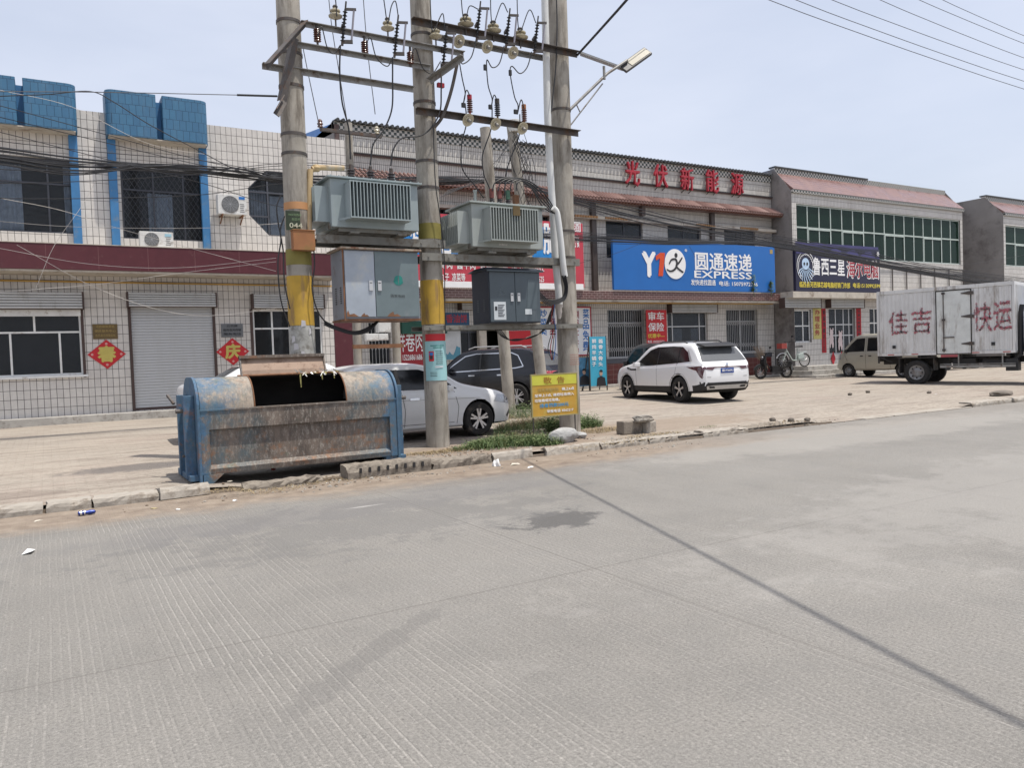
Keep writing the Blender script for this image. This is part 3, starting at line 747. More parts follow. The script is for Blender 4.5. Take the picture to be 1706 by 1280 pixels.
def bluebox(x0, x1, z0, z1):
    gap = 0.16; xm = (x0 + x1) / 2 + .03; d = 0.55
    q = MB()
    for (a, c, rl, rr) in ((x0, xm - gap / 2, .22, .03), (xm + gap / 2, x1, .03, .22)):
        pts = [(a, YL + .3), (a, YL - d + rl)]
        for i in range(1, 7): th = math.pi / 2 * i / 6; pts.append((a + rl * (1 - math.cos(th)), YL - d + rl * (1 - math.sin(th))))
        for i in range(7): th = math.pi / 2 * i / 6; pts.append((c - rr * (1 - math.sin(th)), YL - d + rr * (1 - math.cos(th))))
        pts.append((c, YL + .3))
        q.prism([(x, y, z0) for x, y in pts], (0, 0, z1 - z0), 0)
    q.box((xm - gap / 2, YL - .2, z0 + .01), (xm + gap / 2, YL + .28, z1 - .10), 1)
    o = q.build('parapet_box', [m_tileBlue, m_bluepaint], bl)
    s_ = MB(); s_.box((x0 + .05, YL - d + .06, z0 - .03), (x1 - .05, YL + .0, z0 - .001)); s_.build('soffit', m_soffit, o)
bx = [(at(176, 190, YL - .5).x, at(346, 200, YL - .5).x)]
zz1, zz0 = at(262, 158, YL - .55).z, at(262, 231, YL - .55).z
wd = bx[0][1] - bx[0][0]
step = at(176, 190, YL - .5).x - at(128, 190, YL - .5).x + wd
for k in range(0, 4): bluebox(bx[0][0] - k * step, bx[0][1] - k * step, zz0, zz1)
for k in range(0, 4):
    for xx in (bx[0][0] - k * step + .02, bx[0][1] - k * step - .22):
        q = MB(); q.box((xx, YL - .16, 5.10), (xx + .21, YL + .001, zz0 - .032)); q.build('pilaster', m_bluepaint, bl, bevel=.01)
window(bl, wA, YL, vb=(-1.3, .25), hb=(6.75,), frame=m_darkframe, curtain=[(-1.25, -.35, 5.45, 7.2), (.62, .9, 5.45, 7.3), (-3.5, -2.5, 5.45, 7.2)])
wb = window(bl, wB, YL, vb=(2.85, 3.65), hb=(6.75,), frame=m_darkframe, curtain=[(2.7, 3.35, 5.45, 6.7)])
q = MB()
st_ = .14; n_ = int((wB[1] - wB[0]) / st_); hh = wB[3] - wB[2]
for i in range(-int(hh / st_ / 1.6) - 1, n_ + 1):
    for sgn in (1, -1):
        xa = wB[0] + i * st_; xb = xa + hh / 1.6
        za, zb_ = (wB[2], wB[3]) if sgn > 0 else (wB[3], wB[2])
        t0 = max(0, (wB[0] - xa) / (xb - xa)); t1 = min(1, (wB[1] - xa) / (xb - xa))
        if t1 > t0: q.bar((xa + (xb-xa)*t0, YL + (.02 if sgn > 0 else .028), za + (zb_-za)*t0), (xa + (xb-xa)*t1, YL + (.02 if sgn > 0 else .028), za + (zb_-za)*t1), .006, .008, up=(0, 1, 0))
q.build('mesh_grille', m_darkframe, wb)
# octagonal window
q = MB(); y_ = YL + .06
P8 = [(ox0, zb2), (ox0, zt2), (ox0 + och, oz_t), (ox1 - och, oz_t), (ox1, zt2), (ox1, zb2), (ox1 - och, oc_b), (ox0 + och, oc_b)]
for i in range(8):
    a_, c_ = P8[i], P8[(i + 1) % 8]; q.bar((a_[0], y_, a_[1]), (c_[0], y_, c_[1]), .06, .07, up=(0, 1, 0))
xm_ = ox0 + och + .02
q.bar((xm_, y_, oc_b), (xm_, y_, oz_t), .05, .09, up=(0, 1, 0)); q.bar((ox0, y_ - .01, zt2 - .1), (ox1, y_ - .01, zt2 - .1), .05, .07, up=(0, 1, 0)); q.bar((ox0, y_ - .02, zb2 - .02), (xm_, y_ - .02, zb2 - .02), .05, .05, up=(0, 1, 0))
ow = q.build('window', m_darkframe, bl)
q = MB(); q.prism([(x, y_ + .02, z) for x, z in P8], (0, .008, 0)); q.build('pane', m_glass, ow)
q = MB()
for i in range(16):
    x = ox0 + .03 + i * .04; q.box((x, YL + .21 + .02 * (i % 2), oc_b), (x + .03, YL + .22 + .02 * (i % 2), zt2))
q.box((xm_ + .1, YL + .24, oc_b), (ox1, YL + .25, zt2 - .15)); q.build('curtain', m_curtain, ow)
# maroon canopy
YC = YL - 1.0
cz1, cz0 = at(230, 411, YC).z, at(230, 452, YC).z
q = MB(); q.box((-12, YC, cz0), (at(567, 430, YC).x, YL + .001, cz1)); q.build('canopy', m_maroon, bl, bevel=.01)
q = MB(); q.box((-12, YC + .03, cz0 - .05), (at(566, 430, YC).x, YL + .001, cz0 - .001)); q.box((-12, YC - .012, cz1 + .001), (at(567, 430, YC).x, YL + .001, cz1 + .02)); q.build('canopy_edge', m_soffit, bl)
q = MB()
for i in range(14): q.box((-9.5 + i * 1.2, YC - .003, cz0 + .02), (-9.492 + i * 1.2, YC - .001, cz1 - .02))
q.build('panel_joints', M('joint_grey', (0.2, 0.1, 0.1), .6), bl)
q = MB(); q.tube([(-12, YL - .06, 4.13), (8.3, YL - .06, 4.10)], .022); q.build('gas_pipe', M('yellow_pipe_paint', (0.50, 0.30, 0.07), .5), bl, smooth=True)
# ground floor: window, shutter door, window
def housing(parent, x0, x1, z0, z1, Y, d=.30):
    q = MB(); n = 6; h = z1 - z0
    for i in range(n): q.prism([(x0, Y - d + .03, z0 + h * i / n + .006), (x0, Y - d, z0 + h * (i + .25) / n), (x0, Y - d, z0 + h * (i + .8) / n), (x0, Y - d + .03, z0 + h * (i + 1) / n - .002), (x0, Y, z0 + h * (i + 1) / n - .002), (x0, Y, z0 + h * i / n + .006)], (x1 - x0, 0, 0))
    q.box((x0 + .01, Y - d + .04, z0 + .002), (x1 - .01, Y - .01, z1 - .004), 1)  # dark core behind the slats, shade of the gaps put into its colour
    q.box((x0 - .04, Y - d - .01, z0 - .01), (x0 - .005, Y + .001, z1 + .02), 1); q.box((x1 + .005, Y - d - .01, z0 - .01), (x1 + .04, Y + .001, z1 + .02), 1)
    return q.build('shutter_housing', [m_shutbox, M('brown_edge', (0.07, 0.045, 0.04), .6)], parent)
housing(bl, g2[0], g2[1], 3.42, 3.82, YL); housing(bl, -3.2, at(136, 500, YL).x, 3.36, 3.80, YL); housing(bl, g3[0], g3[1], 3.38, 3.80, YL)
q = MB(); q.box((g2[0] + .06, YL + .05, g2[2] + .02), (g2[1] - .06, YL + .07, g2[3])); q.box((g2[0] - .01, YL - .02, g2[2]), (g2[0] + .06, YL + .1, g2[3]), 1); q.box((g2[1] - .06, YL - .02, g2[2]), (g2[1] + .01, YL + .1, g2[3]), 1)
q.box((g2[0] + .06, YL + .035, g2[2]), (g2[1] - .06, YL + .09, g2[2] + .07), 1)
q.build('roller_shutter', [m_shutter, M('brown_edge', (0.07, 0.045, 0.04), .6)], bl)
xg = at(64, 600, YL).x; xg2 = at(100, 600, YL).x; xh = at(57, 540, YL).x
w1 = window(bl, g1, YL, vb=((xh, 2.78, 3.3), (at(19, 600, YL).x, 1.62, 2.72), (xg2 + .02, 1.62, 2.72)), hb=(2.75,), frame=m_white_paint, inset=.03, fw=.055, curtain=[(g1[0] + .2, at(-10, 600, YL).x, 1.6, 2.7)])
q = MB(); q.box((g1[0], YL - .04, 3.18), (g1[1], YL + .03, 3.35)); q.build('shutter_end', m_white_paint, w1); q = MB(); q.box((g1[0], YL - .08, 1.52), (g1[1] + .1, YL + .02, 1.58)); q.build('sill', m_white_paint, w1)
q = MB(); q.box((g1[1] - .01, YL - .03, 1.50), (g1[1] + .06, YL + .06, 3.36)); q.build('shutter_rail', M('brown_edge', (0.07, 0.045, 0.04), .6), bl); q = MB(); q.box((g3[0] - .08, YL - .03, 1.5), (g3[0] + .0, YL + .06, 3.37)); q.build('shutter_rail', M('brown_edge', (0.07, 0.045, 0.04), .6), bl)
window(bl, g3, YL, vb=((6.0, 1.6, 3.3), (7.1, 1.6, 3.3)), hb=(2.78,), frame=m_white_paint, inset=.03, fw=.055)
# plinth
q = MB(); q.box((-12, YL - .55, zg - .1), (at(560, 620, YL).x, YL + .001, zg + .20)); q.build('plinth', m_concrete, bl, bevel=.015)

# plaques, spring-festival diamonds, condensers
m_brass = M('weathered_brass', (0.15, 0.105, 0.05), .45, .5, var=.25); m_slate = M('grey_plaque', (0.16, 0.17, 0.18), .5, .3, var=.15)
def plaque(px0, py0, px1, py1, mat, tm, label, lines):
    x0, x1, z0, z1 = rpx(px0, py0, px1, py1, YL - .03)
    q = MB(); q.box((x0, YL - .03, z0), (x1, YL - .002, z1)); o = tag(q.build('wall_plaque', mat, bevel=.004), label, 'plaque')
    o['_o'] = tuple(o.location)
    h = (z1 - z0) / (len(lines) * 1.6 + .6)
    for i, (s_, wf) in enumerate(lines):
        text(s_, tm, o, (x0 + (x1 - x0) * (1 - wf) / 2, YL - .031, z1 - h * (1.4 + i * 1.6)), (1, 0, 0), (0, 0, 1), height=h, width=(x1 - x0) * wf, bold=.01, depth=.003)
plaque(154.5, 540, 196, 565, m_brass, m_goldl, 'brown brass plaque above the diamond left of the roller shutter', [('河西镇服务站', .75), ('便民服务中心', .85), ('临西县河西镇监制', .8)])
plaque(368.5, 539.5, 405, 562, m_slate, m_blackl, 'small grey plaque above the diamond right of the roller shutter', [('公示牌', .5), ('临西县河西镇', .8), ('服务电话', .8)])
def diamond(cx, cy, ch, label):
    c = at(cx, cy, YL - .02); r = .475
    q = MB(); q.prism([(c.x - r, YL - .022, c.z), (c.x, YL - .022, c.z - r * .86), (c.x + r, YL - .022, c.z), (c.x, YL - .022, c.z + r * .86)], (0, .018, 0))
    o = tag(q.build('paper_diamond', m_red), label, 'paper decoration'); o['_o'] = tuple(o.location)
    text(ch, M('gold_ink', (0.55, 0.46, 0.12), .5), o, (c.x - .21, YL - .022, c.z - .20), (1, 0, 0), (0, 0, 1), height=.42, width=.42, bold=.045, depth=.004)
    for dx, dz in ((-.36, 0), (.36, 0), (0, .29), (0, -.29)):
        m_ = MB(); m_.lathe((c.x + dx, YL - .024, c.z + dz), (0, -1, 0), [(.035, 0), (.03, .002)], 8); m_.lathe((c.x + dx, YL - .026, c.z + dz), (0, -1, 0), [(.016, 0), (.012, .003)], 5)
        m_.build('flower_print', M('pink_print', (0.62, 0.30, 0.28), .6), o)
diamond(178, 590.5, '春', 'red diamond paper with gold spring character left of the roller shutter')
diamond(388, 586, '庆', 'red diamond paper with gold character right of the roller shutter, above the skip')
m_acw = M('condenser_white', (0.62, 0.62, 0.60), .45, dirt=(0.3, 0.27, 0.23), damt=.3); m_acg = M('condenser_grille', (0.15, 0.15, 0.15), .5)
def condenser(px0, py0, px1, py1, Y, label, bracket, fan=.5):
    x0, x1, z0, z1 = rpx(px0, py0, px1, py1, Y)
    t = thing('air_conditioner', label, 'air conditioner', (x0, Y, z0), 'outdoor air conditioner units'); t['_o'] = tuple(t.location)
    q = MB(); q.box((x0, Y, z0), (x1, Y + .3, z1)); q.build('casing', m_acw, t, bevel=.012)
    h = z1 - z0; cx = x0 + (x1 - x0) * fan - .06; cz = z0 + h * .5; r = h * .42
    q = MB(); q.lathe((cx, Y - .001, cz), (0, -1, 0), [(r, 0), (r, .012), (r * .97, .014), (r * .97, .002), (.03, .002), (.0, .002)], 32, 0)
    for i in range(9): 
        rr = r * (i + 1) / 10; q.lathe((cx, Y - .008, cz), (0, -1, 0), [(rr, 0), (rr, .006), (rr - .004, .006), (rr - .004, 0)], 28, 1, caps=False)
    for i in range(12): 
        a = i * math.pi / 6; q.bar((cx, Y - .010, cz), (cx + r * math.cos(a), Y - .010, cz + r * math.sin(a)), .004, .005, up=(0, 1, 0), mi=1)
    q.build('fan_grille', [m_acg, m_alu], t)
    q = MB(); q.box((x1 - .22, Y - .006, z1 - .13), (x1 - .05, Y + .0, z1 - .05), 0)
    for i in range(5): q.box((x1 - .2 + .012 * (i % 2), Y - .004, z0 + .08 + i * .055), (x1 - .07 - .01 * (i % 3), Y + .0, z0 + .10 + i * .055), 1)
    q.build('badge', [m_bluel if bracket else M('pale_blue', (0.3, 0.5, 0.6), .5), m_acg], t)
    q = MB()
    if bracket:
        for xx in (x0 + .1, x1 - .14): q.box((xx, Y - .02, z0 - .04), (xx + .04, YL + .0, z0 - .001)); q.bar((xx + .02, Y + .02, z0 - .03), (xx + .02, YL - .01, z0 - .22), .03, .03)
        q.build('bracket', m_rusty, t)
    else:
        for xx in (x0 + .08, x1 - .16): q.box((xx, Y + .02, z0 - .05), (xx + .08, Y + .28, z0))
        q.build('feet', m_black, t)
condenser(363, 324, 411, 357, YL - .42, 'white outdoor air conditioner unit on wall brackets left of the octagonal window', True)
condenser(233, 386, 289, 412.5, YL - .80, 'white air conditioner unit standing on the maroon canopy under the meshed window', False, .42)

# ---------------- middle building -----------------------------------------------
YM = 25.2; YB = 24.2
bm_ = thing('shop_building', 'long white tiled two-storey building behind the blue courier sign, red clay eave', 'building', (19, YM, zg)); bm_['_o'] = tuple(bm_.location)
XA, XB = at(560, 300, YM).x, at(1284, 320, YM).x
zroof = at(953, 252, YM).z
zc = at(953, 294, YM - .05).z; zaw = at(953, 328, YM - .62).z; zlg = at(1120, 372, YM - .2).z
zb0, zb1 = at(1010, 499, YB).z, at(1010, 485, YB).z
wins = []
for (a_, c_, t_) in ((1010, 1071, 369), (1113, 1168, 376), (1207, 1259, 384)):
    x0, x1, z0, z1 = rpx(a_, t_, c_, t_ + 62, YM); wins.append((x0, x1, z0, z1))
for (a_, c_) in ((15.2, 16.9), (11.2, 12.9)): wins.append((a_, c_, wins[0][2], wins[0][3]))
gr = {}
gr['latL'] = rpx(1013, 515, 1075, 596, YM); gr['door'] = rpx(1113, 520, 1180, 618, YM); gr['latR'] = rpx(1210, 515, 1263, 587, YM)
gr['gate'] = rpx(617, 596, 652, 640, YM); gr['sdoor'] = rpx(768, 545, 800, 640, YM); gr['sopen'] = rpx(812, 548, 838, 640, YM)
for k in ('door', 'gate', 'sdoor', 'sopen'): gr[k] = (gr[k][0], gr[k][1], zg + .2, gr[k][3])
gr['gate'] = (gr['gate'][0], gr['gate'][1], zg + .2, 3.0)
b = MB()
wall(b, XA, XB, zg, zb1, YM, list(gr.values()), mi=1, mr=1)
wall(b, XA, XB, zb1, zc, YM, wins, mi=0)
b.quad((XA, YM, zc), (XB, YM, zc), (XB, YM, zroof - .30), (XA, YM, zroof - .30), 0)
b.quad((XA, YM, zg), (XA, YM + 7, zg), (XA, YM + 7, zroof), (XA, YM, zroof), 2); b.quad((XB, YM, zg), (XB, YM + 7, zg), (XB, YM + 7, zroof), (XB, YM, zroof), 2)
b.quad((XA, YM + 7, zg), (XB, YM + 7, zg), (XB, YM + 7, zroof), (XA, YM + 7, zroof), 2)
b.build('wall', [m_tileM, m_tileG, m_cement], bm_, fix=False)
q = MB(); q.box((XA, YM - .03, zroof - .30), (XB, YM + .2, zroof), 0)
n = int((XB - XA) / .19)
for i in range(n):
    x = XA + (XB - XA) * (i + .5) / n; q.cyl((x, YM - .17, zroof + .03), (x, YM + .3, zroof + .07), .06, n=7, mi=1)
q.box((XA, YM - .13, zroof + .002), (XB, YM + .3, zroof + .03), 1)
q.build('checker_band', [m_check, m_darktile], bm_)
q = MB(); q.box((XA, YM - .07, zc - .05), (XB, YM - .001, zc), 0); q.box((XA, YM - .11, zc + .002), (XB, YM - .001, zc + .035), 1)
q.box((XA, YM - .05, zc - .002), (XA + .16, YM - .004, zc + .9), 0)
q.build('string_course', [M('brown_course', (0.10, 0.065, 0.06), .6), m_darktile], bm_)
q = MB(); q.add([(XA, YM, zroof - .35), (XB, YM, zroof - .35), (XB, YM + 6, zroof + .25), (XA, YM + 6, zroof + .25), (XA, YM, zroof - .02), (XB, YM, zroof - .02), (XB, YM + 6, zroof + .9), (XA, YM + 6, zroof + .9)],
    [(0,1,2,3),(4,7,6,5),(0,3,7,4),(1,5,6,2),(3,2,6,7)]); 
# keep the sheet roof behind the parapet
q.v = [Vector((v.x, v.y + .22, v.z)) for v in q.v]; q.build('sheet_roof', m_bluesheet, bm_)
# clay-tiled eave
XE = XB + .25
q = MB(); zt = zaw + .42
q.prism([(XA + .1, YM, zt), (XA + .1, YM - .62, zaw + .06), (XA + .1, YM - .62, zaw), (XA + .1, YM, zaw - .02)], (XE - XA - .1, 0, 0), 0)
n = int((XE - XA) / .16)
for i in range(n):
    x = XA + .1 + (XE - XA - .1) * (i + .5) / n
    q.cyl((x, YM - .02, zt + .02), (x, YM - .66, zaw + .07), .042, n=6, mi=0); q.box((x - .03, YM - .6, zaw - .045), (x + .03, YM - .45, zaw - .001), 1)
q.build('eave', [m_clay, M('brown_rafter', (0.2, 0.09, 0.06), .7)], bm_)
q = MB(); q.box((XA, YM - .28, zlg - .07), (XB, YM + .001, zlg + .05))
q.build('ledge', m_soffit, bm_)
for x0_ in [14.2, 17.9, 19.4, 24.3, 27.0]:
    q = MB()
    for k in range(9): q.box((x0_ + k * .13, YM - .33, zlg - .04), (x0_ + k * .13 + .07, YM - .281, zlg + .04))
    q.box((x0_, YM - .30, zlg - .03), (x0_ + 1.1, YM - .2805, zlg + .03)); q.build('ledge_pattern', M('ochre_block', (0.36, 0.2, 0.09), .8), bm_)
for h, vb_ in ((wins[0], (.52,)), (wins[1], (.5,)), (wins[2], (.45, .6)), (wins[3], (.5,)), (wins[4], (.5,))):
    window(bm_, h, YM, vb=[h[0] + (h[1] - h[0]) * k for k in vb_], hb=(h[2] + (h[3] - h[2]) * .62,), frame=m_darkframe, fw=.05)
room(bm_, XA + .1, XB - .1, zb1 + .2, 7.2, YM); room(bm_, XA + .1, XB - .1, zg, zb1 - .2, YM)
for px, y0, y1 in ((991, 338, 482), (1187, 355, 402)):
    p0, p1 = at(px - (3 if px < 1000 else 0), y0, YM - .12), at(px, y1, YM - .12)
    q = MB(); q.box((p0.x - .11, YM - .16, p1.z - .05), (p0.x + .11, YM - .001, p0.z)); q.build('drainpipe', M('brown_drainpipe', (0.075, 0.06, 0.055), .5), bm_, bevel=.02)
q = MB(); a_ = at(1072, 345, YM - .3); q.box((a_.x - .08, YM - .3, a_.z - .35), (a_.x + .1, YM - .1, a_.z + .3)); q.build('junction_box', M('brown_box', (0.11, 0.085, 0.08), .7), bm_)
# maroon brick band over the shop fronts
XBR = at(1307, 492, YB).x
q = MB(); q.box((XA + .4, YB, zb0), (XBR, YM + .0, zb1), 0); q.build('canopy', m_bandbrick, bm_, bevel=.008)
q = MB(); q.box((XA + .4, YB + .03, zb0 - .09), (XBR - .03, YM, zb0 - .002), 0); q.box((XA + .4, YB + .3, zb0 - .13), (XBR - .4, YB + .36, zb0 - .092), 1)
q.build('canopy_soffit', [m_soffit, M('yellow_pipe_paint', (0.5, 0.3, 0.07), .5)], bm_)
# ground floor
m_steelbar = M('pale_steel_bars', (0.42, 0.42, 0.42), .45, .4)
for k in ('latL', 'latR'):
    h = gr[k]; window(bm_, h, YM, vb=((h[0] + h[1]) / 2,), hb=(h[2] + (h[3] - h[2]) * .72,), frame=m_alu, fw=.05, inset=.14, lattice=m_steelbar)
window(bm_, gr['gate'], YM, frame=m_darkframe, name='door', inset=.14, lattice=m_steelbar)
h = gr['door']
window(bm_, h, YM, vb=(h[0] + .35, h[1] - .42), hb=(h[3] - .62,), frame=m_alu, name='door', curtain=[(h[0] + .4, h[0] + .95, zg + .3, h[3] - .7), (h[1] - .85, h[1] - .45, zg + .3, h[3] - .7)])
window(bm_, gr['sdoor'], YM, vb=((gr['sdoor'][0] + gr['sdoor'][1]) / 2,), hb=(2.6,), frame=m_darkframe, name='door')
x0, x1, z0, z1 = rpx(1120, 507, 1195, 521, YM - .3); housing(bm_, x0, x1, z0, z1, YM); 
x0, x1, z0, z1 = rpx(770, 500, 812, 516, YM - .3); housing(bm_, x0, x1, z0, z1, YM)
for (a_, c_) in ((1001, 1078), (1196, 1284)):
    q = MB()
    x0, x1 = at(a_, 600, YM).x, at(c_, 600, YM).x; zt_ = gr['latL'][2] - .02
    q.box((x0, YM - .05, zg + .12), (x1, YM - .001, zt_ - .2), 0); q.box((x0, YM - .09, zt_ - .198), (x1, YM - .001, zt_), 1)
    q.build('dado', [m_redtile, M('dark_slate_sill', (0.07, 0.075, 0.09), .5)], bm_)
q = MB(); q.box((XA, YM - .45, zg - .1), (XB, YM - .001, zg + .12)); q.build('plinth', m_concrete, bm_, bevel=.015)
x0, x1, z0, z1 = rpx(553, 520, 583, 640, YL + .3)
q = MB(); q.box((x0, YL - .02, zg), (x1, YL + .4, 4.1)); q.build('corner_pillar', m_maroon, bm_, bevel=.01)
q = MB(); x0, x1, z0, z1 = rpx(800, 548, 812, 640, YM - .2); q.box((x0, YM - .2, zg), (x1, YM + .0, z1)); q.build('door_column', m_soffit, bm_)
q = MB(); x0, x1, z0, z1 = rpx(670, 535, 745, 556, YM - .3); q.box((x0, YM - .3, z0), (x1, YM - .01, z1)); q.build('green_fascia', M('green_fascia_paint', (0.02, 0.09, 0.065), .6), bm_)

# ---------------- right building and the one beyond ---------------------------------
def mansard_building(X0, X1, Y, label, pz, wx0, wx1, cols, lower_until):
    zec, ztop = pz
    t = thing('shop_building', label, 'building', ((X0 + X1) / 2, Y, zg)); t['_o'] = tuple(t.location)
    d = .95
    w_up = (wx0, wx1, R_WZ0, R_WZ1)
    b = MB()
    hs = [w_up]
    gd = []
    if lower_until: 
        gd = [lower_until['win'], lower_until['door'], lower_until['win2']]; hs = hs + gd
    b2 = MB()
    wall(b, X0, X1, zg, zec, Y, hs, mi=0, mr=1)
    # cement side wall with the slanting top
    for X in (X0, X1):
        n = 1 if X == X1 else -1
        b.prism([(X + .001 * n, Y, zg), (X + .001 * n, Y, zec), (X + .001 * n, Y + d, ztop), (X + .001 * n, Y + 8, ztop), (X + .001 * n, Y + 8, zg)], (-.01 * n, 0, 0), 1)
    b.quad((X0, Y + 8, zg), (X1, Y + 8, zg), (X1, Y + 8, ztop), (X0, Y + 8, ztop), 1)
    b.build('wall', [m_tileG, m_cement], t, fix=False)
    q = MB()
    q.prism([(X0 + .02, Y - .12, zec + .06), (X0 + .02, Y + d, ztop - .16), (X0 + .02, Y + d, ztop - .3), (X0 + .02, Y + .1, zec + .06)], (X1 - X0 - .04, 0, 0), 0)
    q.box((X0 + .01, Y + d + .001, ztop - .5), (X1 - .01, Y + 7.9, ztop - .02), 1)
    q.build('roof', [m_glaze, m_cement], t)
    q = MB(); q.box((X0, Y + d - .03, ztop - .20), (X1, Y + d + .2, ztop + .06)); q.box((X0, Y - .10, zec - .10), (X1, Y - .001, zec + .055))
    q.build('checker_band', m_check, t)
    q = MB(); q.box((X0, Y + d - .08, ztop + .062), (X0 + (X1 - X0) * .5, Y + d + .3, ztop + .13)); q.build('ridge_tiles', m_darktile, t)
    # ribbon window
    n = cols; fr = MB(); gl = MB(); yy = Y + .07; W = wx1 - wx0; zmid = R_WZ1 - (R_WZ1 - R_WZ0) * .44
    for i in range(n + 1):
        x = wx0 + W * i / n; fr.box((x - .03, yy, R_WZ0), (x + .03, yy + .06, R_WZ1))
    for z in (R_WZ0 + .03, zmid, R_WZ1 - .03): fr.box((wx0 - .02, yy - .006, z - .035), (wx1 + .02, yy + .05, z + .035))
    for i in (1, 4, 8, 12):
        if i + 2 <= n:
            xa = wx0 + W * i / n; xb = wx0 + W * (i + 2) / n
            fr.box((xa + .03, yy - .015, zmid - .09), (xb - .03, yy - .007, zmid - .036)); fr.box((xa + .031, yy - .015, R_WZ0 + .06), (xa + .07, yy - .007, zmid - .09)); fr.box((xb - .07, yy - .015, R_WZ0 + .06), (xb - .031, yy - .007, zmid - .09))
    o = fr.build('window', M('pale_green_frame', (0.42, 0.48, 0.45), .45), t)
    gl.box((wx0, yy + .02, R_WZ0), (wx1, yy + .028, R_WZ1)); gl.build('pane', m_glass_green, o)
    q = MB(); r = random.Random(3)
    for i in range(n):
        x0_ = wx0 + W * i / n; zl, zh = R_WZ0, R_WZ1
        k = r.random()
        for s_ in range(12):
            xa = x0_ + W / n * s_ / 12
            q.box((xa, Y + .22 + .03 * (s_ % 2) + .1 * k, zl), (xa + W / n / 13, Y + .23 + .03 * (s_ % 2) + .1 * k, zh), 0 if k > .3 else 1)
    q.build('curtain', [M('green_curtain', (0.22, 0.42, 0.30), .9, var=.3, scale=1.5), m_curtain], o)
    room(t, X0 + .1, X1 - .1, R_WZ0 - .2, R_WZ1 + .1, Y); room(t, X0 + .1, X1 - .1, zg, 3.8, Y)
    return t, gd
YR = 24.1
RX0, RX1 = at(1320, 400, YR).x, at(1604, 400, YR).x
R_WZ1, R_WZ0 = at(1328, 339, YR).z, at(1600, 441, YR).z
zec, ztop = at(1330, 318, YR - .05).z, at(1330, 287, YR + .95).z
lw = dict(win=rpx(1300, 516, 1352, 571, YR), door=rpx(1381, 513, 1425, 590, YR), win2=rpx(1449, 513, 1470, 580, YR))
for k in lw: lw[k] = (lw[k][0], lw[k][1], lw[k][2], lw[k][3])
dz = lw['door'][2]
br_, gd = mansard_building(RX0 - .0, RX1, YR, 'two-storey shop with green ribbon windows and a brown tiled slope roof, behind the box truck', (zec, ztop), at(1328, 400, YR).x, at(1600, 400, YR).x, 16,
    dict(win=(max(lw['win'][0], RX0 + .02), lw['win'][1], lw['win'][2], lw['win'][3]), door=lw['door'], win2=lw['win2']))
hW = gd[0]
window(br_, gd[0], YR, vb=((gd[0][0] + gd[0][1]) / 2 + .1,), hb=(gd[0][3] - .75,), frame=m_white_paint, fw=.06)
window(br_, gd[1], YR, vb=(gd[1][0] + .62, gd[1][0] + 1.2, gd[1][1] - .35), hb=(gd[1][3] - .8, gd[1][2] + .9), frame=m_alu, name='door', fw=.06)
window(br_, gd[2], YR, vb=((gd[2][0] + gd[2][1]) / 2,), hb=(gd[2][3] - .75,), frame=m_white_paint, fw=.06)
# canopy slab over the right shop front + steps
q = MB(); zq1, zq0 = at(1400, 487, YR - .7).z, at(1400, 497, YR - .7).z
q.box((RX0 - .9, YR - .7, zq0), (at(1470, 490, YR).x + 6, YR - .001, zq1)); q.build('canopy', m_soffit, br_, bevel=.01)
for (a_, c_, y0, y1) in ((1308, 1368, 497, 513), (1385, 1440, 498, 513)):
    x0, x1, z0, z1 = rpx(a_, y0, c_, y1, YR - .3); housing(br_, x0, x1, z0, z1, YR)
q = MB(); 
for i in range(3): q.box((RX0 - 1.0 + .3 * i, YR - 1.9 + .45 * i, zg - .1 + .19 * i), (RX0 + 9, YR - .001, zg + .09 + .19 * i))
q.build('steps', m_concrete, br_, bevel=.012)
# black frame on the blank wall above the canopy
q = MB(); z1_, z0_ = at(1500, 445, YR - .06).z, at(1500, 488, YR - .06).z
for i in range(6):
    x = at(1487 + i * 23.5, 460, YR - .06).x; q.box((x - .02, YR - .08, z0_), (x + .02, YR - .04, z1_))
q.box((at(1466, 445, YR).x, YR - .085, z1_ - .02), (at(1604, 445, YR).x, YR - .04, z1_ + .02)); q.build('sign_frame', m_steel_dark, br_)

YF = 22.9
FX0 = at(1672, 400, YF).x; 
R_WZ1, R_WZ0 = at(1676, 375, YF).z, at(1676, 443, YF).z
bf_, _ = mansard_building(FX0, FX0 + 14, YF, 'farthest shop building at the right edge, grey rendered side wall and green windows', (at(1672, 356, YF).z, at(1668, 333, YF + 1).z), FX0 + .2, FX0 + 13.6, 12, None)
# ================================================================== SIGNS
def panel(name, px, Y, mat, label, cat='sign', d=.12, frame=None, group=None):
    x0, x1, z0, z1 = rpx(*px, Y)
    t = thing(name, label, cat, ((x0 + x1) / 2, Y, z0), group); t['_o'] = tuple(t.location)
    q = MB(); q.box((x0, Y, z0), (x1, Y + d, z1)); q.build('panel', mat, t, bevel=.006)
    if frame:
        f = MB(); w_ = .05
        for a, b in (((x0 - w_, z0 - w_), (x1 + w_, z0)), ((x0 - w_, z1), (x1 + w_, z1 + w_)), ((x0 - w_, z0), (x0, z1)), ((x1, z0), (x1 + w_, z1))):
            f.box((a[0], Y - .012, a[1]), (b[0], Y + d - .003, b[1]))
        f.build('frame', frame, t)
    return t
def disc(t, c, rx, rz, mat, name, y=0.0, n=40):
    q = MB(); q.prism([(c[0] + rx * math.cos(2*math.pi*i/n), c[1] - .012 - y, c[2] + rz * math.sin(2*math.pi*i/n)) for i in range(n)], (0, .01, 0)); return q.build(name, mat, t)
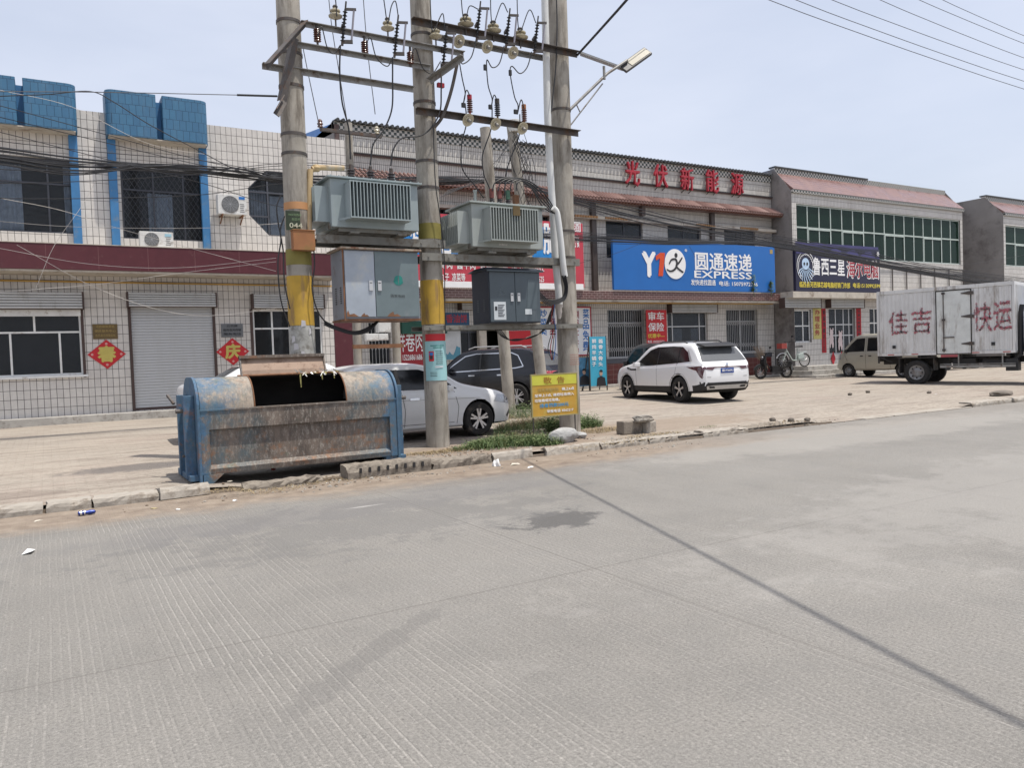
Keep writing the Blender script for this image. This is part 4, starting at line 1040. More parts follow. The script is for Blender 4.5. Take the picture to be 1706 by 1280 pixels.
def stroke(t, pts, w_, mat, name, Y, y=.02):
    """flat brush stroke on a facade-parallel board"""
    P = crom(pts, 8); q = MB(); vs = []
    n = len(P)
    for i, p in enumerate(P):
        d = (P[min(i+1, n-1)] - P[max(i-1, 0)]).normalized(); s_ = Vector((-d.z, 0, d.x))
        k = w_ * (.55 + .45 * math.sin(math.pi * min(1, (i + 1) / n)))
        vs += [p + s_ * k / 2, p - s_ * k / 2]
    vs = [Vector((v.x, Y - y, v.z)) for v in vs]
    m = len(vs)
    q.add(vs + [v + Vector((0, .006, 0)) for v in vs], [(2*i, 2*i+1, 2*i+3, 2*i+2) for i in range(n-1)] + [(m+2*i, m+2*i+2, m+2*i+3, m+2*i+1) for i in range(n-1)])
    return q.build(name, mat, t)

# blue courier sign
YS = 24.15
m_blue = M('blue_sign_film', (0.010, 0.125, 0.42), 0.4, var=.06, scale=1.0, spec=.5)
s1 = panel('shop_sign', (1022, 404, 1291, 485), YS, m_blue, 'long blue courier sign with a runner in a white circle, on the brick canopy')
tpx('Y', m_whitel, s1, 1071, 422, 1091, 459, YS, bold=.055, depth=.012)
a_, b_, c_, d_ = rpx(1091, 421, 1108, 460, YS); W_ = b_ - a_; H_ = d_ - c_
q = MB(); q.prism([(a_ + W_ * u, YS - .022, c_ + H_ * v) for u, v in ((.28, 0), (.72, 0), (1.0, 1.0), (.55, 1.0), (.08, .84), (.10, .66), (.48, .76))], (0, .012, 0)); q.build('lettering', M('orange_red_lettering', (0.60, 0.07, 0.02), .5), s1)
c = at(1124.5, 440, YS); rx = (at(1142, 440, YS).x - at(1107, 440, YS).x) / 2; rz = (at(1124, 415, YS).z - at(1124, 465, YS).z) / 2
disc(s1, c, rx, rz, m_whitel, 'logo_disc', .01)
cc = at(1125.5, 425.5, YS); disc(s1, cc, .085, .10, m_blackl, 'logo_mark', .016, 16)
stroke(s1, [at(*p, YS) for p in ((1136, 429), (1131, 437), (1126, 444), (1136, 453), (1137, 452))], .09, m_blackl, 'logo_mark', YS, .032)
stroke(s1, [at(*p, YS) for p in ((1114, 440), (1118, 433), (1125, 432.5), (1127, 440), (1124, 448), (1117, 452), (1110, 449))], .095, m_blackl, 'logo_mark', YS, .034)
tpx('®', m_whitel, s1, 1140.5, 415, 1144.5, 419.5, YS)
tpx('圆通速递', m_whitel, s1, 1158, 422, 1252, 451, YS, bold=.018)
tpx('EXPRESS', m_whitel, s1, 1157, 452.5, 1252, 464, YS, bold=.016)
tpx('发快递找圆通', m_whitel, s1, 1151, 466, 1192, 475.5, YS, bold=.014)
tpx('电话: 15075972736', m_whitel, s1, 1198, 469, 1262, 477, YS, bold=.014)
x0, x1, z0, z1 = rpx(1282.5, 416, 1287, 423, YS); q = MB(); q.box((x0, YS - .006, z0), (x1, YS - .001, z1)); q.build('sticker', m_goldl, s1)

# dark computer-shop sign
YK = 23.95
m_navy = M('navy_sign_film', (0.013, 0.013, 0.04), 0.35, var=.1, spec=.5)
s2 = panel('shop_sign', (1325.5, 412, 1466, 486.5), YK, m_navy, 'dark navy sign of the computer shop with white and red brush characters', d=.14)
x0, x1, z0, z1 = rpx(1326, 409, 1464, 428, YK)
q = MB(); n = 24; q.add([(x0 + (x1-x0)*i/n, YK - .02 - .02 * math.sin(i * 1.3), z0 + .14 * (1 - abs(i / n - .4) * 1.6)) for i in range(n+1)] + [(x0 + (x1-x0)*i/n, YK + .03, z1 + .05) for i in range(n+1)], [(i, i+1, n+2+i, n+1+i) for i in range(n)])
q.build('loose_film', M('purple_film', (0.04, 0.035, 0.12), .35), s2, smooth=True, fix=False)
tpx('鲁西三星', m_whitel, s2, 1354, 430, 1407, 459, YK, bold=.018)
tpx('海尔电脑', m_whitel, s2, 1410.5, 434, 1464, 464, YK, bold=.045, depth=.005)
tpx('海尔电脑', m_redl, s2, 1411.5, 435, 1463, 463, YK, bold=.012, depth=.012)
tpx('临西县河西镇芯越电脑经销门市部', m_yellowl, s2, 1332, 470, 1416, 479.5, YK, bold=.014)
tpx('电话15130992599', m_yellowl, s2, 1421, 472, 1466, 480, YK, bold=.014)
c = at(1342, 444, YK); rx = .60; rz = .68
m_lb = M('pale_blue_print', (0.45, 0.60, 0.78), .5)
for k in range(2):
    rr = 1 - .17 * k; stroke(s2, [Vector((c.x + rx * rr * math.sin(2*math.pi*i/24), YK, c.z + rz * rr * math.cos(2*math.pi*i/24))) for i in range(-10, 11)], .035, m_whitel, 'logo_ring', YK, .018)
disc(s2, (c.x, YK, c.z + .12), .25, .27, m_lb, 'logo_mark', .0, 20)
for dx in (-.10, .10): disc(s2, (c.x + dx, YK, c.z + .12), .055, .075, m_blackl, 'logo_mark', .012, 12)
for i in range(9):
    a = R_(200 + i * 17.5); stroke(s2, [Vector((c.x + .2 * math.cos(a), YK, c.z + .2 * math.sin(a))), Vector((c.x + .45 * math.cos(a), YK, c.z - .05 + .42 * math.sin(a))), Vector((c.x + .6 * math.cos(a + .2), YK, c.z - .08 + .68 * math.sin(a + .1)))], .05, m_lb, 'logo_mark', YK, .016)
for i in range(9):
    a = R_(150 - i * 15); disc(s2, (c.x + .49 * math.cos(a), YK, c.z + .55 * math.sin(a)), .035, .045, m_whitel, 'logo_mark', .006, 6)
cst = at(1461, 423.5, YK)
for i in range(3):
    a = i * math.pi / 3; stroke(s2, [Vector((cst.x - .13 * math.cos(a), YK, cst.z - .13 * math.sin(a))), Vector((cst.x, YK, cst.z)), Vector((cst.x + .13 * math.cos(a), YK, cst.z + .13 * math.sin(a)))], .045, m_whitel, 'logo_mark', YK, .05 + .003 * i)

# red rooftop characters
rt = thing('rooftop_lettering', 'five large red characters standing off the top of the tiled parapet', 'sign', (at(1150, 300, YM).x, YM, at(1150, 310, YM).z)); rt['_o'] = tuple(rt.location)
for ch, x, y in (('光', 1055, 287), ('伏', 1102, 292.5), ('新', 1146, 298), ('能', 1188, 301), ('源', 1229.5, 306)):
    YY = YM - .22; p = at(x, y, YY); h = .93; wd_ = .72
    me = text(ch, m_redl, rt, (p.x - wd_ / 2, YY, p.z - h / 2), (1, 0, 0), (0, 0, 1), height=h, width=wd_, bold=.008, name='character', depth=0)
    sm = me.modifiers.new('thick', 'SOLIDIFY'); sm.thickness = .10; sm.offset = -1
    q = MB()
    for dx in (-.2, .2): q.bar((p.x + dx, YY + .02, p.z - h / 2), (p.x + dx, YM - .01, p.z - h / 2 - .1), .025, .025)
    q.build('bracket', m_steel_dark, me)

# red food sign on the canopy, left part hidden by the transformers
YD = 24.12
m_pinkred = M('faded_red_film', (0.47, 0.050, 0.075), .45, var=.1, scale=1)
s3 = panel('shop_sign', (664, 362, 972, 476), YD, m_pinkred, 'big faded red and blue food sign on the canopy behind the transformers', d=.14)
x0, x1, z0, z1 = rpx(664, 371, 928, 428, YD); zt_ = at(840, 372, YD).z
q = MB(); q.box((x0 + .02, YD - .004, z0), (x1, YD - .001, z1)); q.build('blue_field', M('bright_blue_film', (0.02, 0.20, 0.52), .45), s3)
q = MB(); xa, xb, za, zb = rpx(664, 470, 972, 480, YD); q.box((xa, YD - .006, za), (xb, YD + .1, zb)); q.build('white_strip', m_whitel, s3)
for ch, a, b_ in (('特', 683, 712), ('卷', 730, 754), ('肉', 772, 812), ('香', 826, 860), ('羊', 868, 898), ('脑', 905, 931)):
    tpx(ch, m_whitel, s3, a, 366 if a < 760 else 372, b_, 423, YD, bold=.025, depth=.012)
tpx('骨肉  酱牛肉  香肠  猪蹄  卤下货  羊肚', m_whitel, s3, 733, 436, 906, 450, YD, bold=.016)
tpx('丸子  凉菜等', m_whitel, s3, 733, 455, 775, 468, YD, bold=.016)
tpx('订餐电话 15226861625', m_whitel, s3, 842, 458, 906, 470, YD, bold=.016)
tpx('酒', m_whitel, s3, 956, 372, 965, 384, YD, bold=.014)
x0, x1, z0, z1 = rpx(954, 370, 967, 386, YD)
q = MB()
for a, b_ in (((x0, z0), (x1, z0 + .03)), ((x0, z1 - .03), (x1, z1)), ((x0, z0 + .03), (x0 + .03, z1 - .03)), ((x1 - .03, z0 + .03), (x1, z1 - .03))): q.box((a[0], YD - .006, a[1]), (b_[0], YD - .001, b_[1]))
q.build('seal_mark', m_whitel, s3)
tpx('订餐', m_whitel, s3, 955, 392, 965, 412, YD, bold=.014)

# shop-front boards under the canopy
YW = YM - .14
s4 = panel('shop_board', (668, 549, 706, 648), YW, M('crimson_board', (0.30, 0.02, 0.03), .45), 'crimson board with white characters and a phone number behind the white saloon roof', d=.10)
tpx('鲜卷肉', m_whitel, s4, 657 + 3, 552, 705, 586, YW, bold=.01)
tpx('15226861686', m_whitel, s4, 671, 591, 703.5, 600, YW, bold=.02)
s5 = panel('shop_board', (737, 521, 782, 545), YW - .3, M('dark_blue_board', (0.012, 0.06, 0.13), .45), 'dark blue board with red characters between the two electrical cabinets', d=.10)
tpx('香油饼', m_redl, s5, 743, 524, 778, 538, YW - .3, bold=.018)
s6 = panel('shop_board', (742, 549, 768, 600), YW, M('pale_poster_film', (0.50, 0.52, 0.53), .5), 'pale board with a blue mountain picture left of the glass shop door', d=.06)
q = MB(); r = random.Random(4)
x0, x1, z0, z1 = rpx(743, 575, 767, 599, YW - .003)
pts = [(x0, z0)] + [(x0 + (x1-x0)*i/8, z0 + (z1-z0) * r.uniform(.25, 1)) for i in range(9)] + [(x1, z0)]
q.prism([(x, YW - .008, z) for x, z in pts], (0, .006, 0)); q.build('picture', M('blue_mountain_print', (0.08, 0.25, 0.34), .5), s6)
s7 = panel('shop_board', (846, 551, 896, 585), YW, m_red, 'plain red board behind the roof of the black off-roader', d=.06)
s8 = panel('shop_board', (897, 513, 984, 592), YW - .06, m_whitel, 'white menu board with upright blue and red characters in a red frame', d=.06, frame=m_redl)
def column(t, s_, mat, px, y0, y1, w_, Y, bold=.018):
    n = len(s_); h = (y1 - y0) / n
    for i, ch in enumerate(s_): tpx(ch, mat, t, px, y0 + h * i + 1, px + w_, y0 + h * (i + 1) - 1.5, Y, bold=bold)
column(s8, '菜品免费', m_bluel, 971, 514, 586, 10, YW - .06); column(s8, '涮锅肚头汤', m_redl, 957, 517, 590, 7, YW - .06); column(s8, '炒菜类', m_bluel, 899, 515, 560, 12, YW - .06); column(s8, '烧牛', m_redl, 916, 528, 565, 9, YW - .06)
s9 = panel('banner', (1077, 516.5, 1111, 573), YW - .1, m_red, 'red vehicle-insurance banner beside the latticed shop window', 'banner', d=.02)
tpx('审车', m_whitel, s9, 1080, 520, 1106, 534, YW - .1, bold=.018); tpx('保险', m_whitel, s9, 1080, 538, 1106, 552, YW - .1, bold=.018)
tpx('优惠中---', m_yellowl, s9, 1079.5, 556, 1107, 563, YW - .1, bold=.018); tpx('电话: 15075972736', m_whitel, s9, 1079, 567, 1107, 571, YW - .1, bold=.02)
# couplets and yellow notice at the right building's door
YP = YR - .02
m_paperred = M('couplet_paper', (0.36, 0.018, 0.028), .7, var=.15)
for px, txt, lb in (((1369, 514, 1376.5, 588), '财源茂盛达三江', 'red paper couplet strip left of the glass shop door'), ((1427, 514, 1435, 562), '生意兴隆通四海', 'red paper couplet strip right of the glass shop door')):
    t = panel('couplet', px, YP, m_paperred, lb, 'paper decoration', d=.008, group='red couplet strips')
    column(t, txt, m_blackl, px[0] + 1.8, px[1] + 2, px[3] - 2, 4, YP, bold=.014)
t = panel('notice_board', (1355, 513, 1368.5, 565), YP, M('yellow_notice_film', (0.52, 0.46, 0.16), .6), 'yellow notice hanging between the shop window and the red couplet', d=.01)
column(t, '办理业务', m_redl, 1357.5, 515, 560, 8, YP, bold=.02)
p = at(1388.5, 597.5, YR - .05)
for i, (dx, lb) in enumerate(((0, 'red paper diamond low on the shop door, left one'), (.62, 'red paper diamond low on the shop door, next to the van'))):
    q = MB(); q.prism([(p.x + dx - .16, YR - .05, p.z), (p.x + dx, YR - .05, p.z - .34), (p.x + dx + .16, YR - .05, p.z), (p.x + dx, YR - .05, p.z + .34)], (0, .01, 0)); tag(q.build('paper_diamond', m_paperred), lb, 'paper decoration')
for i, (x, y) in enumerate(((1388, 563), (1403, 567))):
    pp = at(x, y, YR - .0); q = MB(); r = random.Random(i)
    for k, (dx, dz, rx_, rz_) in enumerate(((0, .25, .14, .16), (-.02, -.05, .17, .25), (.08, -.3, .07, .2), (-.12, -.3, .06, .2), (.1, .4, .04, .08), (-.1, .4, .04, .08))):
        q.prism([(pp.x + dx + rx_ * math.cos(j * .785), YR + .085 - .002 * k, pp.z + dz + rz_ * math.sin(j * .785)) for j in range(8)], (0, .001, 0))
    tag(q.build('door_sticker', M('pale_pink_sticker', (0.6, 0.5, 0.5), .6)), ('pale animal-shaped sticker on the left pane of the glass shop door', 'pale animal-shaped sticker on the right pane of the glass shop door')[i], 'sticker')
# A-frame boards in front of the shop
def aboard(px, Y, label, mat, cols):
    x0, x1, z0, z1 = rpx(*px, Y); z0 = yz(Y) + .18
    t = thing('standing_board', label, 'sign board', ((x0 + x1) / 2, Y, yz(Y))); t['_o'] = tuple(t.location)
    q = MB(); q.box((x0, Y, z0), (x1, Y + .03, z1)); q.build('panel', mat, t)
    q = MB()
    for xx in (x0 - .015, x1 + .015): q.bar((xx, Y + .015, yz(Y)), (xx, Y + .015, z1 + .02), .03, .04, up=(0, 1, 0)); q.bar((xx, Y + .5, yz(Y)), (xx, Y + .03, z1 - .3), .03, .03, up=(0, 1, 0))
    q.build('legs', m_steel_dark, t)
    for s_, m_, x, ya, yb, w_ in cols: column(t, s_, m_, x, ya, yb, w_, Y, bold=.018)
    return t
m_skyb = M('sky_blue_board', (0.06, 0.36, 0.52), .45, var=.08)
YA = 23.3
ta = aboard((983, 561, 1010, 641), YA, 'tall sky-blue standing board with white dish names beside the window', m_skyb, [('鲜炖羊蝎子', m_whitel, 986, 564, 612, 7), ('酱香大骨头', m_whitel, 997, 564, 612, 7)])
tb = aboard((962, 596, 981, 640), YA + .3, 'small dark blue standing poster just right of the third concrete pole', M('dark_poster', (0.05, 0.14, 0.24), .4, var=.4, scale=4), [])
def bust(t, px, py, Y, s_):
    c = at(px, py, Y); 
    q = MB(); q.prism([(c.x + .075 * s_ * math.cos(i), Y - .012, c.z + .1 * s_ * math.sin(i)) for i in [k * .52 for k in range(12)]], (0, .006, 0)); q.build('portrait_face', M('print_skin', (0.45, 0.30, 0.23), .6), t)
    q = MB(); q.prism([(c.x - .22 * s_, Y - .016, c.z - .48 * s_), (c.x + .22 * s_, Y - .016, c.z - .48 * s_), (c.x + .18 * s_, Y - .016, c.z - .18 * s_), (c.x, Y - .016, c.z - .1 * s_), (c.x - .18 * s_, Y - .016, c.z - .18 * s_)], (0, .006, 0)); q.prism([(c.x + .085 * s_ * math.cos(i), Y - .018, c.z + .05 * s_ + .08 * s_ * math.sin(i)) for i in [k * .52 for k in range(7)]], (0, .004, 0)); q.build('portrait_suit', m_blackl, t)
bust(ta, 1001, 622, YA, 1.0); bust(tb, 973, 620, YA + .3, 1.0)

# yellow warning sign in the weeds
def wsign():
    p0 = gy(888, 738); Y = p0.y
    t = thing('notice_sign', 'yellow warning sign with orange panel on two thin posts in the weeds', 'sign', (at(922, 700, Y).x, Y, yz(Y))); t['_o'] = tuple(t.location)
    a, b_ = at(885.5, 626, Y), at(960, 622.5, Y); zt = (a.z + b_.z) / 2; zb = at(922, 692, Y).z
    q = MB(); q.box((a.x, Y, zb), (b_.x, Y + .02, zt)); q.build('panel', M('orange_sign_paint', (0.46, 0.27, 0.04), .5, var=.12, dirt=(0.45, 0.36, 0.10), damt=.3), t)
    zm = at(922, 641, Y).z
    q = MB(); q.box((a.x + .004, Y - .005, zm), (b_.x - .004, Y - .001, zt - .004)); q.build('title_field', M('yellow_sign_paint', (0.50, 0.49, 0.06), .5, var=.1), t)
    f = MB()
    for A, B in (((a.x - .02, zb - .02), (b_.x + .02, zb)), ((a.x - .02, zt), (b_.x + .02, zt + .02)), ((a.x - .02, zb), (a.x, zt)), ((b_.x, zb), (b_.x + .02, zt))): f.box((A[0], Y - .008, A[1]), (B[0], Y + .024, B[1]))
    f.build('frame', M('dull_sign_frame', (0.3, 0.26, 0.12), .6), t)
    q = MB(); q.cyl((a.x + .02, Y + .03, yz(Y) - .05), (a.x + .02, Y + .03, zt), .012); q.build('post', m_steel_dark, t); q = MB(); q.cyl((b_.x - .04, Y + .03, yz(Y) - .05), (b_.x - .04, Y + .03, zt), .012); q.build('post', m_steel_dark, t)
    tpx('敬  告', M('ochre_lettering', (0.32, 0.15, 0.02), .6), t, 905, 628, 940, 639, Y, bold=.014)
    for s_, x0_, y0, x1_, y1, mt in (('垃圾清理时间:', 896, 646.5, 931, 651.5, M('faded_orange_lettering', (0.50, 0.36, 0.12), .6)), ('晚上6点', 936, 645, 956, 650, m_whitel), ('至早上7点, 请把垃圾倒入', 890.5, 655.5, 956, 660.5, m_whitel),
        ('垃圾箱或垃圾桶。', 890.5, 664.5, 932, 669.5, m_whitel), ('违者罚款200元', 899, 671.5, 947, 678, M('blue_sign_lettering', (0.05, 0.28, 0.50), .6)), ('举报电话: 8562217', 911, 681.5, 955, 686.5, m_whitel)):
        tpx(s_, mt, t, x0_, y0, x1_, y1, Y, bold=.02, depth=.004)
wsign()
# ================================================================== POLES AND ELECTRICAL PLANT
PY = 12.35
m_yellow = M('yellow_band_paint', (0.48, 0.30, 0.045), .65, var=.16, dirt=(0.27, 0.17, 0.07), damt=.55, dscale=9, streak=True)
m_olive = M('old_olive_band', (0.22, 0.19, 0.05), .7, var=.2)
m_orangep = M('faded_orange_band', (0.46, 0.24, 0.11), .7)
p1x, p2x, p3x = at(504, 590, PY).x, at(727, 670, PY).x, at(946, 600, PY).x
def pole(x, y, z0, z1, r0, r1, label, bands=(), tilt=(0, 0), group='tall concrete poles of the transformer platform'):
    t = thing('utility_pole', label, 'utility pole', (x, y, z0), group); t['_o'] = tuple(t.location)
    def P(z): k = (z - z0) / (z1 - z0); return (x + tilt[0] * k, y + tilt[1] * k, z)
    def Rr(z): return r0 + (r1 - r0) * (z - z0) / (z1 - z0)
    q = MB(); n = 14
    zz = [z0 - .05 + (z1 - z0 + .05) * i / n for i in range(n + 1)]
    q.tube([P(z) for z in zz], [Rr(z) for z in zz], 28); q.build('shaft', m_pole, t, smooth=True)
    for a, b_, m_, nm in bands:
        q = MB(); q.cyl(P(a), P(b_), Rr(a) + .004, Rr(b_) + .004, 32); q.build(nm, m_, t, smooth=True)
    t['r'] = (r0, r1)
    return t, P, Rr
def zb(px, py): return at(px, py, PY).z
pole1, P1, Rr1 = pole(p1x, PY, yz(PY), 11.2, .205, .168, 'leftmost tall concrete pole, rising behind the blue skip with plate 044', [
    (zb(500, 543), zb(500, 461), m_yellow, 'yellow_band'), (zb(500, 443), zb(500, 417), m_olive, 'olive_band'), (zb(500, 352), zb(500, 340), m_orangep, 'orange_band'), (zb(500, 598), zb(500, 544), M('torn_poster_paste', (0.36, 0.36, 0.34), .9, var=.3, scale=6, dirt=(0.18, 0.17, 0.15), damt=.6, dscale=8), 'paper_remains')], tilt=(.03, 0))
pole2, P2, Rr2 = pole(p2x, PY, yz(PY), 11.2, .205, .168, 'middle tall concrete pole with cyan notice, beside the right end of the skip', [
    (zb(720, 541), zb(720, 468), m_yellow, 'yellow_band'), (zb(715, 400), zb(715, 374), m_olive, 'olive_band')])
pole3, P3, Rr3 = pole(p3x, PY, yz(PY), 11.2, .205, .168, 'rightmost tall concrete pole carrying white conduits and the street lamp', [], tilt=(.06, 0))
for z in (6.95, 6.45, 5.95, 5.2, 4.9): q = MB(); q.cyl(P1(z), P1(z + .045), Rr1(z) + .010, None, 28); q.build('strap', m_steel_dark, pole1)
for z in (7.15, 6.0, 5.0, 4.55): q = MB(); q.cyl(P2(z), P2(z + .045), Rr2(z) + .010, None, 28); q.build('strap', m_steel_dark, pole2)
for z in (6.25, 3.95, 3.45): q = MB(); q.cyl(P3(z), P3(z + .045), Rr3(z) + .010, None, 28); q.build('strap', m_steel_dark, pole3)

# crossarms
FYa, BYa = PY - .22, PY + .22
def arm(pxa, pxb, Y, label, w_=.075, mat=None, dy=(0, 0), h=None, side=1):
    a, b_ = at(*pxa, Y), at(*pxb, Y)
    z = (a.z + b_.z) / 2
    q = MB(); q.angle((a.x, Y + dy[0], z), (b_.x, Y + dy[1], z), w_, .009, side=side)
    for k in range(5):
        x = a.x + (b_.x - a.x) * (.06 + .22 * k); q.cyl((x, Y + dy[0] - .012, z - w_ * .5), (x, Y + dy[0] + .03, z - w_ * .5), .011, n=6)
    return tag(q.build('crossarm', mat or m_steel, bevel=0), label, 'crossarm', 'steel crossarms between the poles')
arm((500, 32), (772, 90), FYa, 'topmost crossarm of the left bay, carrying three fuse cutouts')
arm((489, 67), (716, 113), FYa, 'second crossarm of the left bay, carrying three brown arresters')
arm((436, 103), (688, 148), FYa + .1, 'third and lowest bare crossarm of the left bay with bolt holes', .085)
arm((685, 27), (961, 90), FYa, 'dark topmost crossarm of the right bay under the white insulators', .10, m_steel_dark)
arm((700, 56), (925, 96), BYa, 'rear crossarm of the right bay behind the topmost dark one', .085)
arm((692, 180), (963, 219), FYa, 'dark lower crossarm of the right bay holding three arresters', .10, m_steel_dark)
# sloping steel braces at both ends of the left bay
def brace(pts, Ys, label, mat, w_=.09):
    q = MB()
    for i in range(len(pts) - 1): q.angle(at(*pts[i], Ys[i]), at(*pts[i+1], Ys[i+1]), w_, .01, up=(0, 0, 1) if i == 0 else (0, 1, 0))
    return tag(q.build('steel_brace', mat), label, 'steel brace')
brace([(440, 106), (505, 34)], [PY - .9, PY - .25], 'angled steel arm sticking out to the left of the leftmost pole', m_steel_dark)
brace([(489, 60), (468, 165), (455, 188)], [PY - .32, PY - .42, PY - .7], 'long dark steel strut down the front of the leftmost pole', m_steel_dark, .10)
brace([(716, 132), (772, 92)], [PY - .2, PY - .9], 'upper angled strut right of the middle pole', m_steel)
q = MB(); P_ = crom([at(764, 95, PY - .5), at(752, 150, PY - .4), at(738, 192, PY - .3), at(724, 212, PY - .2)], 6); q.tube(P_, .03, 8); tag(q.build('steel_brace', m_steel_dark, smooth=True), 'bent dark pipe strut right of the middle pole', 'steel brace')
q = MB(); a = at(720, 146, PY); q.box((a.x + .02, PY - .2, a.z - .035), (a.x + .14, PY - .14, a.z + .035)); tag(q.build('marker', m_redl), 'small red end marker right of the middle pole', 'marker')

# insulators, arresters, cutouts
def pin_ins(px, py, Y, label, s_=1.0):
    c = at(px, py, Y); t = thing('pin_insulator', label, 'insulator', c, 'white pin insulators on the top crossarms'); t['_o'] = tuple(t.location)
    q = MB(); q.lathe(c, (0, 0, 1), [(.03*s_, -.02), (.075*s_, 0), (.125*s_, .02), (.13*s_, .035), (.07*s_, .075), (.055*s_, .09), (.095*s_, .105), (.09*s_, .125), (.04*s_, .15), (.035*s_, .18)], 24); q.build('porcelain', m_porcelain, t, smooth=True)
    q = MB(); q.cyl(c - Vector((0, 0, .16)), c, .014, n=8); q.lathe(c + Vector((0, 0, .165)), (0, 0, 1), [(.045*s_, 0), (.05*s_, .02), (.03*s_, .04)], 14); q.build('pin', m_steel_dark, t)
    return c
def arrester(px, py, Y, label, mat, h=.36, r=.05, cap=None):
    c = at(px, py, Y); t = thing('surge_arrester', label, 'surge arrester', c, 'ribbed surge arresters'); t['_o'] = tuple(t.location)
    prof = []; n = 6
    for i in range(n):
        z = h * i / n; prof += [(r * .55, z), (r * 1.15, z + h / n * .25), (r * 1.1, z + h / n * .4), (r * .55, z + h / n * .6)]
    prof += [(r * .55, h)]
    q = MB(); q.lathe(c, (0, 0, 1), prof, 18); q.build('ribbed_body', mat, t, smooth=True)
    q = MB(); q.cyl(c + Vector((0, 0, h)), c + Vector((0, 0, h + .08)), .042 if cap else .02, n=10); q.cyl(c - Vector((0, 0, .05)), c, .018, n=8); q.build('cap', cap or m_steel_dark, t)
    return c + Vector((0, 0, h + .08))
def cutout(px, py, Y, label, L=.5):
    c = at(px, py, Y); t = thing('fuse_cutout', label, 'fuse cutout', c, 'drop-out fuse cutouts'); t['_o'] = tuple(t.location)
    ax = Vector((.10, -.12, 1)).normalized(); top = c + ax * L * .5; bot = c - ax * L * .5
    prof = []
    for i in range(9): z = L * i / 9; prof += [(.018, z), (.040, z + .012), (.018, z + .026)]
    q = MB(); q.lathe(bot, ax, prof + [(.018, L)], 14); q.build('ribbed_insulator', m_black, t, smooth=True)
    sd = Vector((.13, -.05, 0))
    q = MB(); q.cyl(bot + sd + ax * .02, top + sd * .95, .016, n=10); q.build('fuse_tube', M('grey_fuse_tube', (0.30, 0.29, 0.33), .5), t, smooth=True)
    q = MB(); q.bar(top, top + sd * 1.2, .03, .035); q.bar(bot, bot + sd * 1.15, .04, .05); q.bar(top, top + ax * .12, .02, .02); q.bar(c - Vector((.02, 0, 0)), c + Vector((0, .12, -.02)), .03, .05); q.cyl(bot - ax * .06, bot, .022, n=8)
    q.build('bracket', m_steel_dark, t)
    return top + ax * .12, bot - ax * .06
leads = []
YI = FYa - .03
NAMES = ('left', 'middle', 'right')
c_top, c_bot, a_top = [], [], []
for i, ((ix, iy), (fx, fy), (ax_, ay)) in enumerate((((559, 30), (573, 42), (529, 68)), ((646, 50), (660, 63), (608, 88)), ((726, 63), (741, 80), (684, 105)))):
    pin_ins(ix, iy, YI, f'white bell insulator on the left bay top crossarm, {NAMES[i]} of three', .85)
    tp, bt = cutout(fx, fy, YI - .08, f'fuse cutout on the left bay top crossarm, {NAMES[i]} of three'); c_top.append(tp); c_bot.append(bt)
    a_top.append(arrester(ax_, ay + 1, FYa - .02, f'red-brown surge arrester on the left bay second crossarm, {NAMES[i]} of three', m_brown_por, .20, .052))
for i, ((ix, iy), (fx, fy)) in enumerate((((776, 43), (797, 38)), ((822, 54), (846, 49)), ((867, 65), (893, 61)))):
    pin_ins(ix, iy, YI, f'broad white insulator on the right bay top crossarm, {NAMES[i]} of three', 1.1)
    tp, bt = cutout(fx, fy, YI - .08, f'fuse cutout on the right bay top crossarm, {NAMES[i]} of three'); c_top.append(tp); c_bot.append(bt)
r_top = []
for i, (x, y, m_, cp) in enumerate(((783, 187, m_brown_por, m_redl), (829, 193, M('dark_grey_ribs', (0.05, 0.055, 0.07), .35), m_steel_dark), (873.5, 202, m_brown_por, M('orange_cap', (0.3, 0.12, 0.05), .6)))):
    r_top.append(arrester(x, y, FYa - .02, f'surge arrester on the lower crossarm of the right bay, {NAMES[i]} of three', m_, .22, .046, cp))
def disc_ins(px, py, label, g):
    c = at(px, py, FYa - .06); t = thing('disc_insulator', label, 'insulator', c, g); t['_o'] = tuple(t.location)
    ax = Vector((.1, -.5, -.35)).normalized()
    q = MB(); q.lathe(c - ax * .03, ax, [(.02, 0), (.06, .01), (.11, .035), (.115, .05), (.09, .052), (.06, .035), (.045, .06), (.02, .06)], 24); q.build('porcelain', m_porcelain, t, smooth=True)
    q = MB(); q.cyl(c + ax * .02, c + ax * .10, .035, .028, 12); q.cyl(c - ax * .12, c - ax * .03, .03, n=10); q.build('metal_cap', m_steel, t, smooth=True)
    return c
for i, (x, y) in enumerate(((764, 68), (811, 77), (854, 87))): disc_ins(x, y, f'hanging disc insulator under the dark top crossarm of the right bay, {NAMES[i]} of three', 'disc insulators')
for i, (x, y) in enumerate(((779, 199), (825, 206), (870, 213))): disc_ins(x, y, f'hanging disc insulator under the lower crossarm of the right bay, {NAMES[i]} of three', 'disc insulators')

